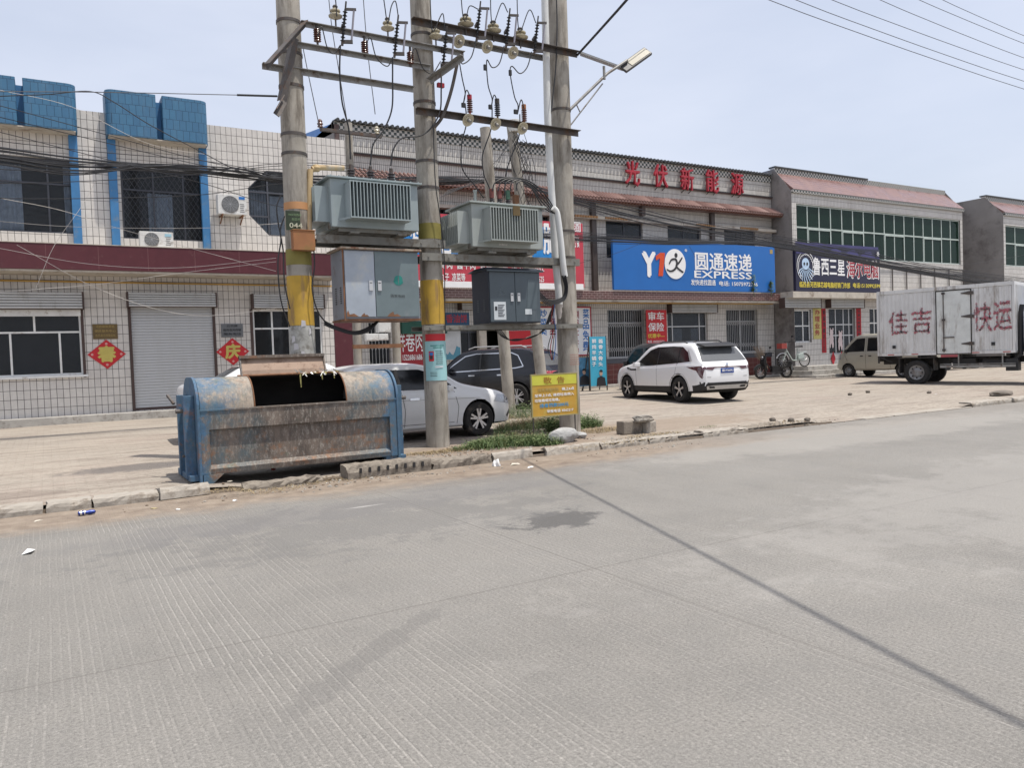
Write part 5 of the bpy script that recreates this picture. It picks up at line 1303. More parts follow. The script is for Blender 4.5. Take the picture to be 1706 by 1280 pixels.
def cable(pts, r=.011, label='', mat=None, group=None, k=8, name='cable', cat='cable'):
    q = MB(); q.tube(crom(pts, k), r, 7)
    return tag(q.build(name, mat or m_cable, smooth=True), label, cat, group)
def pxs(l, Y): return [at(*p[:2], p[2] if len(p) > 2 else Y) for p in l]
YJ = YI - .12
GJ = 'black jumper leads among the insulators'
J = 'looping black jumper lead from the fuse cutouts of the '
for i, l in enumerate(([(529, 60), (536, 45), (545, 78), (556, 89), (567, 75)], [(608, 80), (617, 62), (627, 95), (645, 110), (654, 95)], [(684, 97), (692, 80), (704, 112), (720, 122), (734, 102)])):
    cable(pxs(l, YJ), .009, J + 'left bay to the brown arresters', group='arrester leads of the left bay')
for i, l in enumerate(([(557, -25), (560, 10), (561, 27)], [(637, -20), (641, 10), (646, 38), (652, 10), (659, 2), (664, 30)], [(716, -20), (718, 30), (722, 52), (737, 22), (741, 50)], [(767, -20), (771, 24), (776, 34), (782, 10), (797, 15)],
                       [(817, -20), (818, 25), (822, 40), (836, 5), (846, 20)], [(861, -20), (863, 40), (868, 50), (882, 16), (893, 38)])):
    cable(pxs(l, YJ), .009, 'black lead dropping from above the photo onto the white insulators', group='leads from above the photo')
for i, l in enumerate(([(793, 66), (785, 95), (771, 106), (765, 98), (770, 130), (775, 155), (772, 172), (777, 150), (783, 160)], [(840, 76), (832, 105), (820, 112), (811, 100), (813, 140), (820, 165), (818, 180), (823, 158), (829, 170)], [(886, 86), (878, 112), (866, 122), (853, 110), (850, 122), (857, 160), (863, 175), (862, 190), (868, 166), (873, 180)])):
    cable(pxs(l, YJ), .010, 'black lead winding down to the lower crossarm of the right bay', group='winding leads of the right bay')
for i, l in enumerate(([(567, 75), (566, 120), (570, 170), (581, 215), (584, 265)], [(654, 95), (654, 130), (653, 180), (640, 215), (622, 240), (617, 275)], [(735, 105), (735, 150), (733, 185), (719, 212), (700, 226), (670, 230), (655, 250), (651, 276)])):
    cable(pxs(l, YJ + .05), .013, ('long black lead from the left fuse cutout to the transformer on the left', 'long black lead from the middle cutout curving to the transformer on the left', 'long black lead from the right cutout of the left bay to the left transformer')[i])
for i, l in enumerate(([(775, 172), (777, 205), (769, 240), (770, 280), (790, 308), (806, 330)], [(820, 180), (818, 215), (804, 258), (806, 290), (814, 310), (820, 330)], [(866, 190), (865, 225), (850, 265), (843, 290), (840, 330)])):
    cable(pxs(l, PY - .1), .011, ('left', 'middle', 'right')[i] + ' one of three thin black leads curving down to the transformer on the right')
for i, l in enumerate(([(546, -20), (553, 45), (565, 120), (578, 200)], [(604, -20), (612, 80), (625, 190)], [(503, 70), (515, 130), (533, 215)])):
    cable(pxs(l, 17.5), .010, 'thin dark wire running down behind the left bay to the short background pole', m_wire, 'thin wires to the background pole')
for i, (x, y) in enumerate(((808, 112), (850, 121))):
    c = at(x, y, YJ); t = tag(MB().box(c - Vector((.025, .02, .05)), c + Vector((.025, .02, .05))).build('cable_clamp', m_black, bevel=.008), f'black cable clamp on the {("first", "second")[i]} hanging lead below the top crossarm', 'clamp')
for i, (x, y) in enumerate(((772, 175), (817, 178), (859, 186))):
    c = at(x, y, YJ - .02); tag(MB().box(c - Vector((.035, .02, .04)), c + Vector((.035, .02, .04))).build('cable_clamp', m_black, bevel=.01), f'black box clamp beside the {NAMES[i]} arrester of the lower crossarm', 'clamp')

cable(pxs([(722, 214), (725, 300), (733, 360), (740, 430), (741, 500), (742, 556)], PY - .28), .009, 'thin black cable running down the right side of the middle pole')
cable(pxs([(926, -30), (928, 40), (926, 110), (921, 160), (919, 182)], PY - .26), .012, 'black cable running down the front of the rightmost pole from above')
# platform beams
m_beam = M('channel_steel', (0.20, 0.195, 0.175), .6, .35, var=.2, scale=4, dirt=(0.12, 0.10, 0.075), damt=.45, dscale=5)
def beam(pxa, pxb, Ys, hgt, label, zadj=0):
    a, b_ = at(*pxa, Ys[0]), at(*pxb, Ys[0]); z = (a.z + b_.z) / 2 + zadj
    t = thing('platform_beam', label, 'steel beam', ((a.x + b_.x) / 2, PY, z - hgt)); t['_o'] = tuple(t.location)
    for Y in Ys:
        q = MB(); o = -1 if Y == Ys[0] else 1
        q.box((a.x, Y, z - hgt), (b_.x, Y + .008, z)); q.box((a.x, Y + (.009 if o < 0 else -.061), z - .01), (b_.x, Y + (.07 if o < 0 else -.001), z)); q.box((a.x, Y + (.009 if o < 0 else -.061), z - hgt), (b_.x, Y + (.07 if o < 0 else -.001), z - hgt + .01))
        for x in (a.x + .12, a.x + .5, b_.x - .45, b_.x - .12): q.cyl((x, Y - .014, z - hgt / 2), (x, Y - .001, z - hgt / 2), .018, n=6)
        q.build('channel', m_beam, t)
    return t, a.x, b_.x, z
bt1, b1x0, b1x1, b1z = beam((527, 388), (742, 402), (PY - .26, PY + .26), .13, 'upper left platform beam pair under the transformer on the left')
bt2, b2x0, b2x1, b2z = beam((703, 419), (966, 433), (PY - .26, PY + .26), .13, 'upper right platform beam pair under the transformer on the right')
bt3, b3x0, b3x1, b3z = beam((706, 541), (971, 541), (PY - .26, PY + .26), .08, 'lower right platform beam pair under the dark cabinet')

# transformers
m_tank = M('transformer_grey', (0.265, 0.315, 0.325), .45, var=.08, spec=.5, dirt=(0.30, 0.33, 0.32), damt=.35, dscale=3, streak=True)
m_tank2 = M('transformer_pale_grey', (0.31, 0.34, 0.325), .45, var=.08, spec=.5, dirt=(0.34, 0.35, 0.33), damt=.3, dscale=3, streak=True)
def transformer(x0, x1, zl, zbt, fx0, fx1, fz0, fz1, mat, label, base_z, nf, yF=PY - .42, dep=.85, lug=None):
    t = thing('transformer', label, 'transformer', ((x0 + x1) / 2, PY, base_z)); t['_o'] = tuple(t.location)
    yB = yF + dep
    q = MB(); q.box((x0, yF, zbt), (x1, yB, zl - .03)); q.build('tank', mat, t, bevel=.012)
    q = MB(); q.box((x0 - .06, yF - .06, zl - .028), (x1 + .06, yB + .06, zl)); 
    for i in range(12):
        x = x0 + (x1 - x0) * i / 11; q.cyl((x, yF - .04, zl), (x, yF - .04, zl + .015), .011, n=6)
    q.build('lid', mat, t, bevel=.006)
    # corrugated radiator walls, front and left
    q = MB(); d = .27
    q.box((fx0, yF - .05, fz0), (fx1, yF + .001, fz1))
    q.prism([(fx0 - .11, yF - .001, fz0 - .03), (fx0, yF - d, fz0 - .03), (fx0, yF - d, fz0), (fx0 - .11, yF - .001, fz0)], (.004, 0, 0))
    for i in range(nf + 1):
        x = fx0 + (fx1 - fx0) * i / nf
        q.box((x - .005, yF - d, fz0), (x + .005, yF - .05, fz1)); q.box((x - .007, yF - d - .010, fz0), (x + .007, yF - d, fz1))
    q.box((fx0 - .008, yF - d - .014, fz0 - .022), (fx1 + .008, yF - .002, fz0 - .001)); q.box((fx0 - .008, yF - d - .004, fz1 + .001), (fx1 + .008, yF - .002, fz1 + .02))
    q.build('radiator_fins', mat, t)
    q = MB(); ya, yb = yF + .12, yB - .06
    q.box((x0 - .04, ya, fz0 - .02), (x0 + .0, yb, fz1 - .02))
    for i in range(11):
        y = ya + (yb - ya) * i / 10; q.box((x0 - .22, y - .007, fz0 - .02), (x0 - .04, y + .007, fz1 - .02))
    q.box((x0 - .225, ya - .01, fz0 - .04), (x0 - .001, yb + .01, fz0 - .021)); q.build('radiator_fins', mat, t)
    q = MB(); q.box((x0 + .12, yF + .05, zbt - .06), (x1 - .12, yB - .05, zbt - .001))
    for x in (x0 + .3, x1 - .38):
        q.box((x, yF - .02, base_z + .002), (x + .09, yB + .05, zbt - .061)); q.box((x - .03, yF - .08, base_z + .002), (x + .12, yF - .02, base_z + .03))
    q.cyl((x0 - .02, yF + .1, zbt + .02), (x0 + .0, yF + .1, zbt + .02), .05)
    q.build('underframe', m_beam, t)
    return t, yF, yB
ax0, ax1 = at(551, 330, PY - .42).x, at(696, 330, PY - .42).x
q0 = lambda px, py: at(px, py, PY - .42)
T1, yF1, yB1 = transformer(ax0, ax1, q0(620, 299).z, q0(620, 381).z, at(584, 330, PY - .69).x, at(683.5, 330, PY - .69).x, at(634, 363, PY - .69).z, at(634, 306, PY - .69).z, m_tank, 'larger grey oil transformer on the left platform with dark bushings on its lid', b1z, 18)
bx0, bx1 = at(786, 370, PY - .42).x, at(904, 370, PY - .42).x
T2, yF2, yB2 = transformer(bx0, bx1, q0(845, 340).z, q0(845, 416).z + .03, at(818, 370, PY - .69).x, at(896, 370, PY - .69).x, at(857, 400, PY - .69).z, at(857, 348, PY - .69).z, m_tank2, 'smaller pale grey oil transformer on the right platform with cables arching off its lid', b2z, 18)
zl1 = q0(620, 299).z; zl2 = q0(845, 340).z
def bushing(t, x, y, z, r, h, mat, n=5, cap=True, tilt=(0, 0)):
    prof = []
    for i in range(n):
        zz = h * i / n; prof += [(r * .6, zz), (r, zz + h / n * .2), (r * .95, zz + h / n * .45), (r * .6, zz + h / n * .6)]
    ax = Vector((tilt[0], tilt[1], 1)).normalized()
    q = MB(); q.lathe((x, y, z), ax, prof + [(r * .5, h)], 18); o = q.build('bushing', mat, t, smooth=True)
    q = MB(); p = Vector((x, y, z)) + ax * h; q.cyl(p, p + ax * .07, r * .45, n=10); q.build('terminal', m_steel_dark, o)
    return Vector((x, y, z)) + ax * (h + .07)
m_darkpor = M('dark_brown_glaze', (0.03, 0.022, 0.02), .2, spec=.7)
for px in (584.5, 617, 651): bushing(T1, at(px, 280, PY - .1).x, PY - .1, zl1, .068, .22, m_darkpor)
for px in (572, 596, 609, 630, 643): bushing(T1, at(px, 285, PY + .25).x, PY + .25, zl1, .04, .12, m_porcelain, 3)
q = MB(); x = at(658, 285, PY - .1).x; q.cyl((x, PY, zl1), (x, PY, zl1 + .2), .035); q.build('filler_pipe', m_tank, T1)
for px, m_ in ((819, M('phase_red', (0.13, 0.035, 0.03), .5)), (832, M('phase_brown', (0.16, 0.05, 0.045), .5)), (846, M('phase_green', (0.05, 0.12, 0.08), .5))):
    p = bushing(T2, at(px, 325, PY - .2).x, PY - .2, zl2, .052, .13, m_darkpor, 4)
    q = MB(); q.box(p - Vector((.035, .03, .07)), p + Vector((.035, .03, .1))); q.build('insulating_boot', m_, T2, bevel=.01)
q = MB(); x = at(791.5, 325, PY).x; q.cyl((x, PY, zl2), (x, PY, zl2 + .26), .028); q.cyl((x, PY, zl2 + .26), (x, PY, zl2 + .30), .036); q.build('filler_pipe', m_tank2, T2)
q = MB(); x = at(861, 325, PY).x; q.box((x - .05, PY, zl2), (x + .05, PY + .08, zl2 + .28)); q.build('bracket', m_rusty, T2)
x0, x1, z0, z1 = rpx(855, 343, 866.5, 359, PY - .72); q = MB(); q.box((x0, PY - .722, z0), (x1, PY - .71, z1)); q.build('rating_plate', m_brass, T2)
x0, x1, z0, z1 = rpx(831, 406, 846, 409, PY - .43); text('SHBXC', m_whitel, T2, (x0, PY - .425, z0), (1, 0, 0), (0, 0, 1), height=z1 - z0, width=x1 - x0)
tpx('T-D2', m_black, T2, 899, 348, 904.5, 352, PY - .43)
# low-voltage cables arching off transformer 2 into the conduit
for i in range(5):
    s_ = i * 3
    cable(pxs([(820 + i * 10, 318), (826 + i * 9, 303 + i * .5), (848 + i * 6, 296 + i * 1.5), (880 + i * 2, 301 + i * 4), (905 - i, 320 + i * 5), (921 - i * 1.5, 344 + i * 2), (926, 356)], PY - .25 - .02 * i), .012, 'black low-voltage cable arching from the right transformer into the white conduit', group='arching low-voltage cables')
q = MB(); q.tube(crom(pxs([(921, 346), (927, 353), (930, 368), (934, 400), (938, 440), (941, 461)], PY - .32), 6), .058, 18)
tag(q.build('conduit', m_pvc, smooth=True), 'short white plastic conduit strapped to the front of the rightmost pole', 'conduit')
q = MB(); q.tube([at(x, y, PY - .12) for x, y in ((907, -40), (908, 20), (910, 90), (912, 190), (917, 290), (921, 350), (925, 430), (930, 480), (932, 512))], .066, 18)
tag(q.build('conduit', m_pvc, smooth=True), 'long white plastic conduit running down the left side of the rightmost pole', 'conduit')
q = MB(); c0 = at(931, 512, PY - .14); r = random.Random(2); vs = []
for k in range(7):
    for j in range(10):
        a = j * .628; rr = (.08 - .008 * k) * r.uniform(.85, 1.15); vs.append(c0 + Vector((rr * math.cos(a), rr * math.sin(a), .05 - .045 * k)))
q.add(vs, [(k*10+j, k*10+(j+1) % 10, (k+1)*10+(j+1) % 10, (k+1)*10+j) for k in range(6) for j in range(10)]); tag(q.build('cloth_wrap', M('dirty_white_cloth', (0.42, 0.39, 0.36), .9, var=.2), smooth=True), 'dirty white wrapping at the lower end of the long conduit', 'wrapping')
for i in range(5):
    cable(pxs([(936 + i * 1.6, 459), (941 + i * 1.2, 480), (936 + i, 496 + i), (915, 500 + i * 2), (898, 486 + i * 3)], PY - .32 - .015 * i), .010, 'black cable looping from the white conduit into the dark cabinet', group='cables looping into the dark cabinet')
for i in range(4):
    cable(pxs([(824 + 3 * i, 548), (838 + 3 * i, 562 + i), (860, 568 - i), (885, 560 + i), (905, 552 - i), (918, 530 - 4 * i), (925 + i, 505)], PY + .05 * i), .009, 'tangled black cable under the lower platform', group='tangled cables under the lower platform')
for i in range(4):
    cable(pxs([(921 + i, 505), (917 + 2 * i, 530), (920 + i * 2, 550), (913 + i * 4, 580), (919 + i, 600)], PY - .18 - .03 * i), .008, 'loose thin cable hanging beside the rightmost pole', [m_cable, M('red_cable', (0.3, 0.03, 0.03), .5), m_cable, M('blue_cable', (0.03, 0.1, 0.3), .5)][i], group='loose cables beside the rightmost pole')
# boxes ----------------------------------------------------------------
def cabinet(px, back_dx, zt, zbm, label, mats, rust, Y):
    x0, x1 = at(px[0], 480, Y).x, at(px[1], 480, Y).x; D = back_dx
    t = thing('electrical_cabinet', label, 'electrical cabinet', ((x0 + x1) / 2, Y, zbm)); t['_o'] = tuple(t.location)
    q = MB(); q.box((x0, Y, zbm), (x1, Y + D, zt)); q.build('casing', mats[0], t, bevel=.006)
    return t, x0, x1
YCb = PY - .46
m_cabg = M('cabinet_steel_grey', (0.135, 0.175, 0.185), .45, var=.1, spec=.5, dirt=(0.17, 0.2, 0.21), damt=.3)
m_cabl = M('bleached_cabinet_door', (0.33, 0.37, 0.42), .5, var=.12, scale=2.5, dirt=(0.42, 0.43, 0.42), damt=.4, dscale=2.2)
m_cabside = M('cabinet_side_grey', (0.24, 0.26, 0.30), .5, var=.1, dirt=(0.18, 0.15, 0.14), damt=.2)
m_cabd = M('cabinet_dark_slate', (0.060, 0.080, 0.095), .42, var=.1, spec=.5, dirt=(0.10, 0.12, 0.135), damt=.25, streak=True)
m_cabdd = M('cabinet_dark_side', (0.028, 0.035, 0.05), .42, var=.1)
z1a, z1b = at(640, 418, YCb).z, at(640, 531, YCb).z
C1, cx0, cx1 = cabinet((573, 698), .60, z1a, z1b, 'large grey meter cabinet with rusted edges and two doors hanging left of the middle pole', [m_cabside], True, YCb)
q = MB(); q.box((cx0 - .05, YCb - .07, z1a + .001), (cx1 + .04, YCb + .65, z1a + .035)); q.build('roof', M('flaking_rusty_paint', (0.33, 0.28, 0.22), .8, var=.25, scale=6, dirt=(0.19, 0.075, 0.04), damt=.6, dscale=9), C1, bevel=.008)
q = MB(); q.box((cx0 - .01, YCb - .012, z1b - .03), (cx1 + .01, YCb + .62, z1b - .001)); q.box((cx0 - .012, YCb - .01, z1b), (cx0 + .012, YCb - .001, z1a)); q.build('rusty_edge', m_rusty, C1)
xm = at(624.5, 480, YCb).x
for a, b_, m_ in ((cx0 + .02, xm - .006, m_cabl), (xm + .006, cx1 - .015, m_cabg)):
    q = MB(); q.box((a, YCb - .024, z1b + .03), (b_, YCb - .001, z1a - .02)); o = q.build('door', m_, C1, bevel=.004)
    hx = (b_ - .10) if a < xm - .1 else (a + .035)
    q = MB(); zh = (z1a + z1b) / 2 - .02; q.box((hx, YCb - .04, zh - .08), (hx + .06, YCb - .0245, zh + .08)); q.box((hx + .01, YCb - .043, zh + .04), (hx + .05, YCb - .0405, zh + .05), 1); q.build('handle', [m_alu, m_black], o)
r = random.Random(5)
for (xa, zs, s_) in ((cx0 + .06, z1b + .05, .16), (xm + .3, z1b + .05, .12), (cx0 + .32, z1b + .045, .07)):
    q = MB(); pts = [(xa - s_, z1b + .032), (xa + s_, z1b + .032), (xa + s_ * .5, z1b + .05 + s_ * .2), (xa + s_ * .05, z1b + .05 + s_ * .1), (xa - s_ * .1, z1b + .06 + s_ * .45), (xa - s_ * .6, z1b + .05 + s_ * .25)]
    if xa - s_ < cx0: pts = [(max(x, cx0 + .022), z) for x, z in pts]
    q.prism([(x, YCb - .0265, z) for x, z in pts], (0, .002, 0)); q.build('rust_patch', m_rusty, C1)
lc = at(664, 466, YCb - .03)
for k in range(3):
    q = MB(); n = 22; a0, a1 = [(1.9, 4.4), (-1.2, 1.3), (3.3, 5.9)][k]; rr = [.072, .072, .09][k]
    q.prism([(lc.x + rr * math.cos(a0 + (a1-a0)*i/n), YCb - .0275, lc.z + rr * math.sin(a0 + (a1-a0)*i/n)) for i in range(n+1)] + [(lc.x + rr * .62 * math.cos(a1 + (a0-a1)*i/n) * (.2 if k < 2 else 1.25), YCb - .0275, lc.z + rr * (.9 if k < 2 else .8) * math.sin(a1 + (a0-a1)*i/n)) for i in range(n+1)], (0, .002, 0)); q.build('emblem', m_greenl, C1)
text('国家电网', m_blackl, C1, (at(650, 492, YCb).x, YCb - .025, at(650, 495, YCb).z), (1, 0, -.05), (0, 0, 1), height=.045, width=.24)
q = MB()
for i in range(8):
    z = z1b + .25 + i * .035; 
    for yy in (YCb + .12, YCb + .36): q.box((cx0 - .006, yy, z), (cx0 - .0005, yy + .07, z + .014))
q.build('vents', m_black, C1)
z2a, z2b = at(857, 451, YCb).z, at(857, 538, YCb).z
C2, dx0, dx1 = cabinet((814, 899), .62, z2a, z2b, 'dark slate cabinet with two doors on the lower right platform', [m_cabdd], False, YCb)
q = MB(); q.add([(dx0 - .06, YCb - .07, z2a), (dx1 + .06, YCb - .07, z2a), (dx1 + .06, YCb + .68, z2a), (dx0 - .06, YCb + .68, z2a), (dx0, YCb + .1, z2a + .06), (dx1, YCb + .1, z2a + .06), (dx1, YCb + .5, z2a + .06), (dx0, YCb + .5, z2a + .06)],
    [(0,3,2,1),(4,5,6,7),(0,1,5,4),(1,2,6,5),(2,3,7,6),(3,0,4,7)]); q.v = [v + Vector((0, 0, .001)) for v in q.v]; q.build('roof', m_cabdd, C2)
q = MB(); q.box((dx0 - .05, YCb - .065, z2a - .025), (dx1 + .05, YCb - .03, z2a)); q.build('drip_edge', m_cabd, C2)
xm = at(857.5, 495, YCb).x
for a, b_ in ((dx0 + .012, xm - .005), (xm + .005, dx1 - .012)):
    q = MB(); q.box((a, YCb - .022, z2b + .02), (b_, YCb - .001, z2a - .03)); o = q.build('door', m_cabd, C2, bevel=.004)
    hx = (b_ - .095) if a < xm - .1 else (a + .035); zh = (z2a + z2b) / 2 - .01
    q = MB(); q.box((hx, YCb - .037, zh - .075), (hx + .055, YCb - .0225, zh + .075)); q.box((hx + .01, YCb - .04, zh + .03), (hx + .045, YCb - .0375, zh + .04), 1); q.build('handle', [m_alu, m_black], o)
q = MB(); c = at(835, 488, YCb)
for k, rr in ((0, .10), (1, .065)):
    tri = [(c.x + rr * math.sin(a), c.z + rr * math.cos(a)) for a in (0, 2.094, 4.189)]
    for i in range(3): a_, b_ = tri[i], tri[(i + 1) % 3]; q.bar((a_[0], YCb - .0245, a_[1]), (b_[0], YCb - .0245, b_[1]), .006, .003, up=(0, 1, 0))
q.build('warning_triangle', M('worn_triangle_print', (0.12, 0.15, 0.165), .5), C2)
def paper(t, px, Y, mat, name='notice'):
    x0, x1, z0, z1 = rpx(*px, Y); q = MB(); q.box((x0, Y - .0035, z0), (x1, Y - .0005, z1)); return q.build(name, mat, t), x0, x1, z0, z1
m_paper = M('notice_paper', (0.52, 0.56, 0.58), .7)
o, x0, x1, z0, z1 = paper(C2, (823, 503, 843, 533), YCb - .0235, m_paper)
for i in range(8): q = MB() if i == 0 else q; q.box((x0 + .08, YCb - .0305, z1 - .06 - i * .028), (x1 - .03 - .02 * (i % 3), YCb - .0275, z1 - .05 - i * .028))
q.box((x0 + .02, YCb - .0305, z1 - .15), (x0 + .065, YCb - .0275, z1 - .08)); q.build('printed_lines', m_blackl, o); 
paper(C2, (875, 515, 886, 524), YCb - .0235, m_paper, 'sticker')
x0, x1, z0, z1 = rpx(876, 466, 896, 516, YCb); q = MB(); q.prism([(x0, YCb - .0255, z0), (x1 - .06, YCb - .0255, z0), (x1, YCb - .0255, z1 - .02), (x0 + .04, YCb - .0255, z1)], (0, .002, 0)); q.build('paste_mark', M('faded_paste', (0.085, 0.11, 0.125), .5), C2)
q = MB()
for i in range(7):
    z = z2b + .22 + i * .032
    for yy in (YCb + .14, YCb + .36): q.box((dx0 - .006, yy, z), (dx0 - .0005, yy + .07, z + .012))
q.build('vents', m_cabd, C2)
for i in range(3):
    cable(pxs([(540, 535 + 3 * i), (560, 545 + 2 * i), (590, 553 + 2 * i), (615, 545 + 3 * i), (634, 531)], PY - .2 - .04 * i), .014, 'thick black cable sagging below the grey meter cabinet', group='thick cables below the meter cabinet')
# things on pole 1
p = at(506, 401, PY - .3); q = MB(); q.box((p.x - .17, PY - .34, p.z - .15), (p.x + .17, PY - .2, p.z + .15)); q.box((p.x - .18, PY - .35, p.z + .151), (p.x + .18, PY - .19, p.z + .165))
tag(q.build('junction_box', M('orange_rust_box', (0.30, 0.135, 0.06), .8, var=.2, dirt=(0.22, 0.14, 0.05), damt=.5), bevel=.006), 'orange rusty box on the leftmost pole just below the number plate', 'junction box')
p = at(493, 367, PY - .22); pt = thing('number_plate', 'dark green number plate 044 on the leftmost pole', 'plate', p); pt['_o'] = tuple(pt.location)
q = MB(); n = 8; w2 = .145; vs = [(p.x + .005 + w2 * (i / n * 2 - 1), PY - .2 + .035 * (i / n * 2 - 1) ** 2, p.z + zz) for zz in (-.15, .15) for i in range(n + 1)]
vs2 = [(x, y + .004, z) for x, y, z in vs]; m_ = len(vs)
q.add(vs + vs2, [(i, i+1, n+2+i, n+1+i) for i in range(n)] + [(m_+i, m_+n+1+i, m_+n+2+i, m_+i+1) for i in range(n)]); q.build('plate', M('dark_green_enamel', (0.035, 0.05, 0.028), .5, var=.2), pt)
text('044', M('cream_print', (0.45, 0.46, 0.36), .6), pt, (p.x - .10, PY - .203, p.z - .115), (1, 0, 0), (0, 0, 1), height=.075, width=.20, bold=.01)
text('10kV河西线', M('green_print', (0.2, 0.3, 0.16), .6), pt, (p.x - .11, PY - .203, p.z + .07), (1, 0, 0), (0, 0, 1), height=.035, width=.2); text('台区杆', M('green_print', (0.2, 0.3, 0.16), .6), pt, (p.x - .06, PY - .203, p.z + .0), (1, 0, 0), (0, 0, 1), height=.04, width=.13)
q = MB(); q.tube(crom(pxs([(517, 282), (516, 320), (515, 386)], PY - .12), 4), .045, 14, 0); tag(q.build('conduit', M('yellowed_conduit', (0.50, 0.37, 0.20), .6, dirt=(0.42, 0.4, 0.35), damt=.5, streak=True), smooth=True), 'yellowed upright conduit on the right side of the leftmost pole', 'conduit')
q = MB(); q.tube(pxs([(520, 282), (535, 279), (573, 280)], PY - .05), [.05, .042, .042], 14, 0); q.lathe(at(527, 280, PY - .05), (0, 0, 1), [(.0, -.06), (.05, -.05), (.07, 0), (.05, .05), (0, .06)], 14); tag(q.build('conduit', M('yellowed_conduit', (0.50, 0.37, 0.20), .6), smooth=True), 'yellowed conduit lying level above the left transformer', 'conduit')
for i, l in enumerate(([(468, 325), (461, 345), (464, 375), (468, 400), (463, 440), (468, 500), (483, 545)], [(474, 360), (467, 385), (472, 420), (474, 470), (483, 515)], [(520, 385), (524, 440), (520, 480), (530, 520), (552, 545), (566, 550)])):
    cable(pxs(l, PY - .26), .011, 'black cable hanging beside the leftmost pole', group='cables beside the leftmost pole')
cable(pxs([(-30, 152), (180, 153.5), (395, 158)], PY - .1), .006, 'thin straight wire ending at the leftmost pole from the left', m_wire)
cable(pxs([(395, 158), (462, 160)], PY - .1), .016, 'thick black sleeve on the thin wire left of the leftmost pole', k=2)
# notices on pole 2
m_cyan = M('cyan_notice_paper', (0.30, 0.52, 0.54), .7, var=.05)
def wrap(pole_t, P, Rr, px, mat, a0, a1, name):
    z1, z0 = zb(725, px[0]), zb(725, px[1]); n = 14; q = MB(); vs = []
    for z in (z0, z1):
        c = P(z); r_ = Rr(z) + .006
        for i in range(n + 1): a = R_(a0 + (a1 - a0) * i / n); vs.append((c[0] + r_ * math.cos(a), c[1] + r_ * math.sin(a), z))
    q.add(vs, [(i, i+1, n+2+i, n+1+i) for i in range(n)]); return q.build(name, mat, pole_t, smooth=True, fix=False), z0, z1
nt = thing('wrapped_notice', 'cyan notice with a red heading wrapped round the middle concrete pole', 'notice', P2(zb(725, 634))); nt['_o'] = tuple(nt.location)
o, z0, z1 = wrap(nt, P2, Rr2, (569, 634), m_cyan, 195, 325, 'sheet'); wrap(nt, P2, Rr2, (557, 568.5), m_red, 200, 320, 'heading')
c = P2((z0 + z1) / 2); r_ = Rr2(z0) + .012
def onpole(a, z, w_, h_, mat, name, rr=0.0):
    q = MB(); n = 6; da = w_ / r_
    vs = [(c[0] + (r_ + rr) * math.cos(R_(a) + da * (i / n - .5)), c[1] + (r_ + rr) * math.sin(R_(a) + da * (i / n - .5)), z + e * h_ / 2) for e in (-1, 1) for i in range(n + 1)]
    q.add(vs, [(i, i+1, n+2+i, n+1+i) for i in range(n)]); q.build(name, mat, nt, smooth=True, fix=False)
onpole(230, z0 + .42, .09, .17, m_red, 'portrait'); onpole(230, z0 + .46, .06, .05, m_bluel, 'portrait_cap', .002); onpole(230, z0 + .40, .05, .06, m_blackl, 'portrait_face', .003)
for i in range(7): onpole(268 + (i % 2) * 2, z0 + .50 - i * .035, .13, .010, m_blackl, 'printed_line')
for i in range(2): onpole(262, z0 + .60 - i * .035, .26 - .1 * i, .014, m_greenl, 'printed_line')
for i in range(5): onpole(250 + i * 8, z0 + .235, .03, .03, m_paper, 'printed_box')
for i in range(3): onpole(238, z0 + .14 - i * .03, .12, .008, m_blackl, 'printed_line')
q = MB(); z = zb(500, 560); x0 = P1(z)[0]; r = random.Random(9)
for i in range(5):
    zc = z - .3 + i * .12; a = R_(r.uniform(215, 300)); w_ = r.uniform(.03, .08); rr = Rr1(zc) + .012
    q.add([(x0 + rr * math.cos(a + da), PY + rr * math.sin(a + da), zc + dz) for da, dz in ((-w_ * 3, -.05), (w_ * 3, -.03), (w_ * 2.5, .05), (-w_ * 2, .06))], [(0, 1, 2, 3)])
tag(q.build('torn_notice', M('torn_white_paper', (0.5, 0.49, 0.5), .8)), 'torn scraps of white notice on the leftmost pole above the skip lid', 'notice')
# red stamp text on pole 3
st = thing('stamped_notice', 'faded pink stamped text low on the rightmost pole', 'notice', (p3x, PY - .2, zb(945, 615))); st['_o'] = tuple(st.location)
for i in range(5):
    s_ = '收购各种旧电动车家电'[i * 2:i * 2 + 2]; text(s_ + '收旧电', M('faded_pink_print', (0.33, 0.13, 0.11), .8), st, (p3x - .10, PY - .212, zb(945, 593) - i * .045), (1, 0, 0), (0, 0, 1), height=.03, width=.22)
# solar street lamp on pole 3
YLp = PY
lt = thing('street_lamp', 'solar street lamp on a slanting arm clamped to the rightmost pole', 'street lamp', at(950, 184, YLp)); lt['_o'] = tuple(lt.location)
a, e, h_ = at(948, 184, YLp - .1), at(1012, 122, YLp - .25), at(1045, 100, YLp - .32)
q = MB(); q.tube([a, e, h_], .028, 12); q.tube([at(950, 209, YLp - .1), at(1004, 139, YLp - .22)], .014, 10); q.tube([at(961, 175, YLp - .14), at(966, 186, YLp - .14)], .012, 8); q.build('arm', m_steel, lt, smooth=True)
q = MB(); q.tube([at(1007, 132, YLp - .25), at(1006, 110, YLp - .25)], .026, 10); q.build('panel_stem', m_steel, lt, smooth=True)
A, B = at(966, 90, YLp - .1), at(1038, 116, YLp - .1)
q = MB(); dv = Vector((.26, .34, .10)); up_ = Vector((.006, 0, .028))
q.prism([A - dv * .5, B - dv * .5, B + dv * .5, A + dv * .5], up_); q.build('solar_panel', M('solar_cell_back', (0.28, 0.28, 0.27), .4, .3), lt)
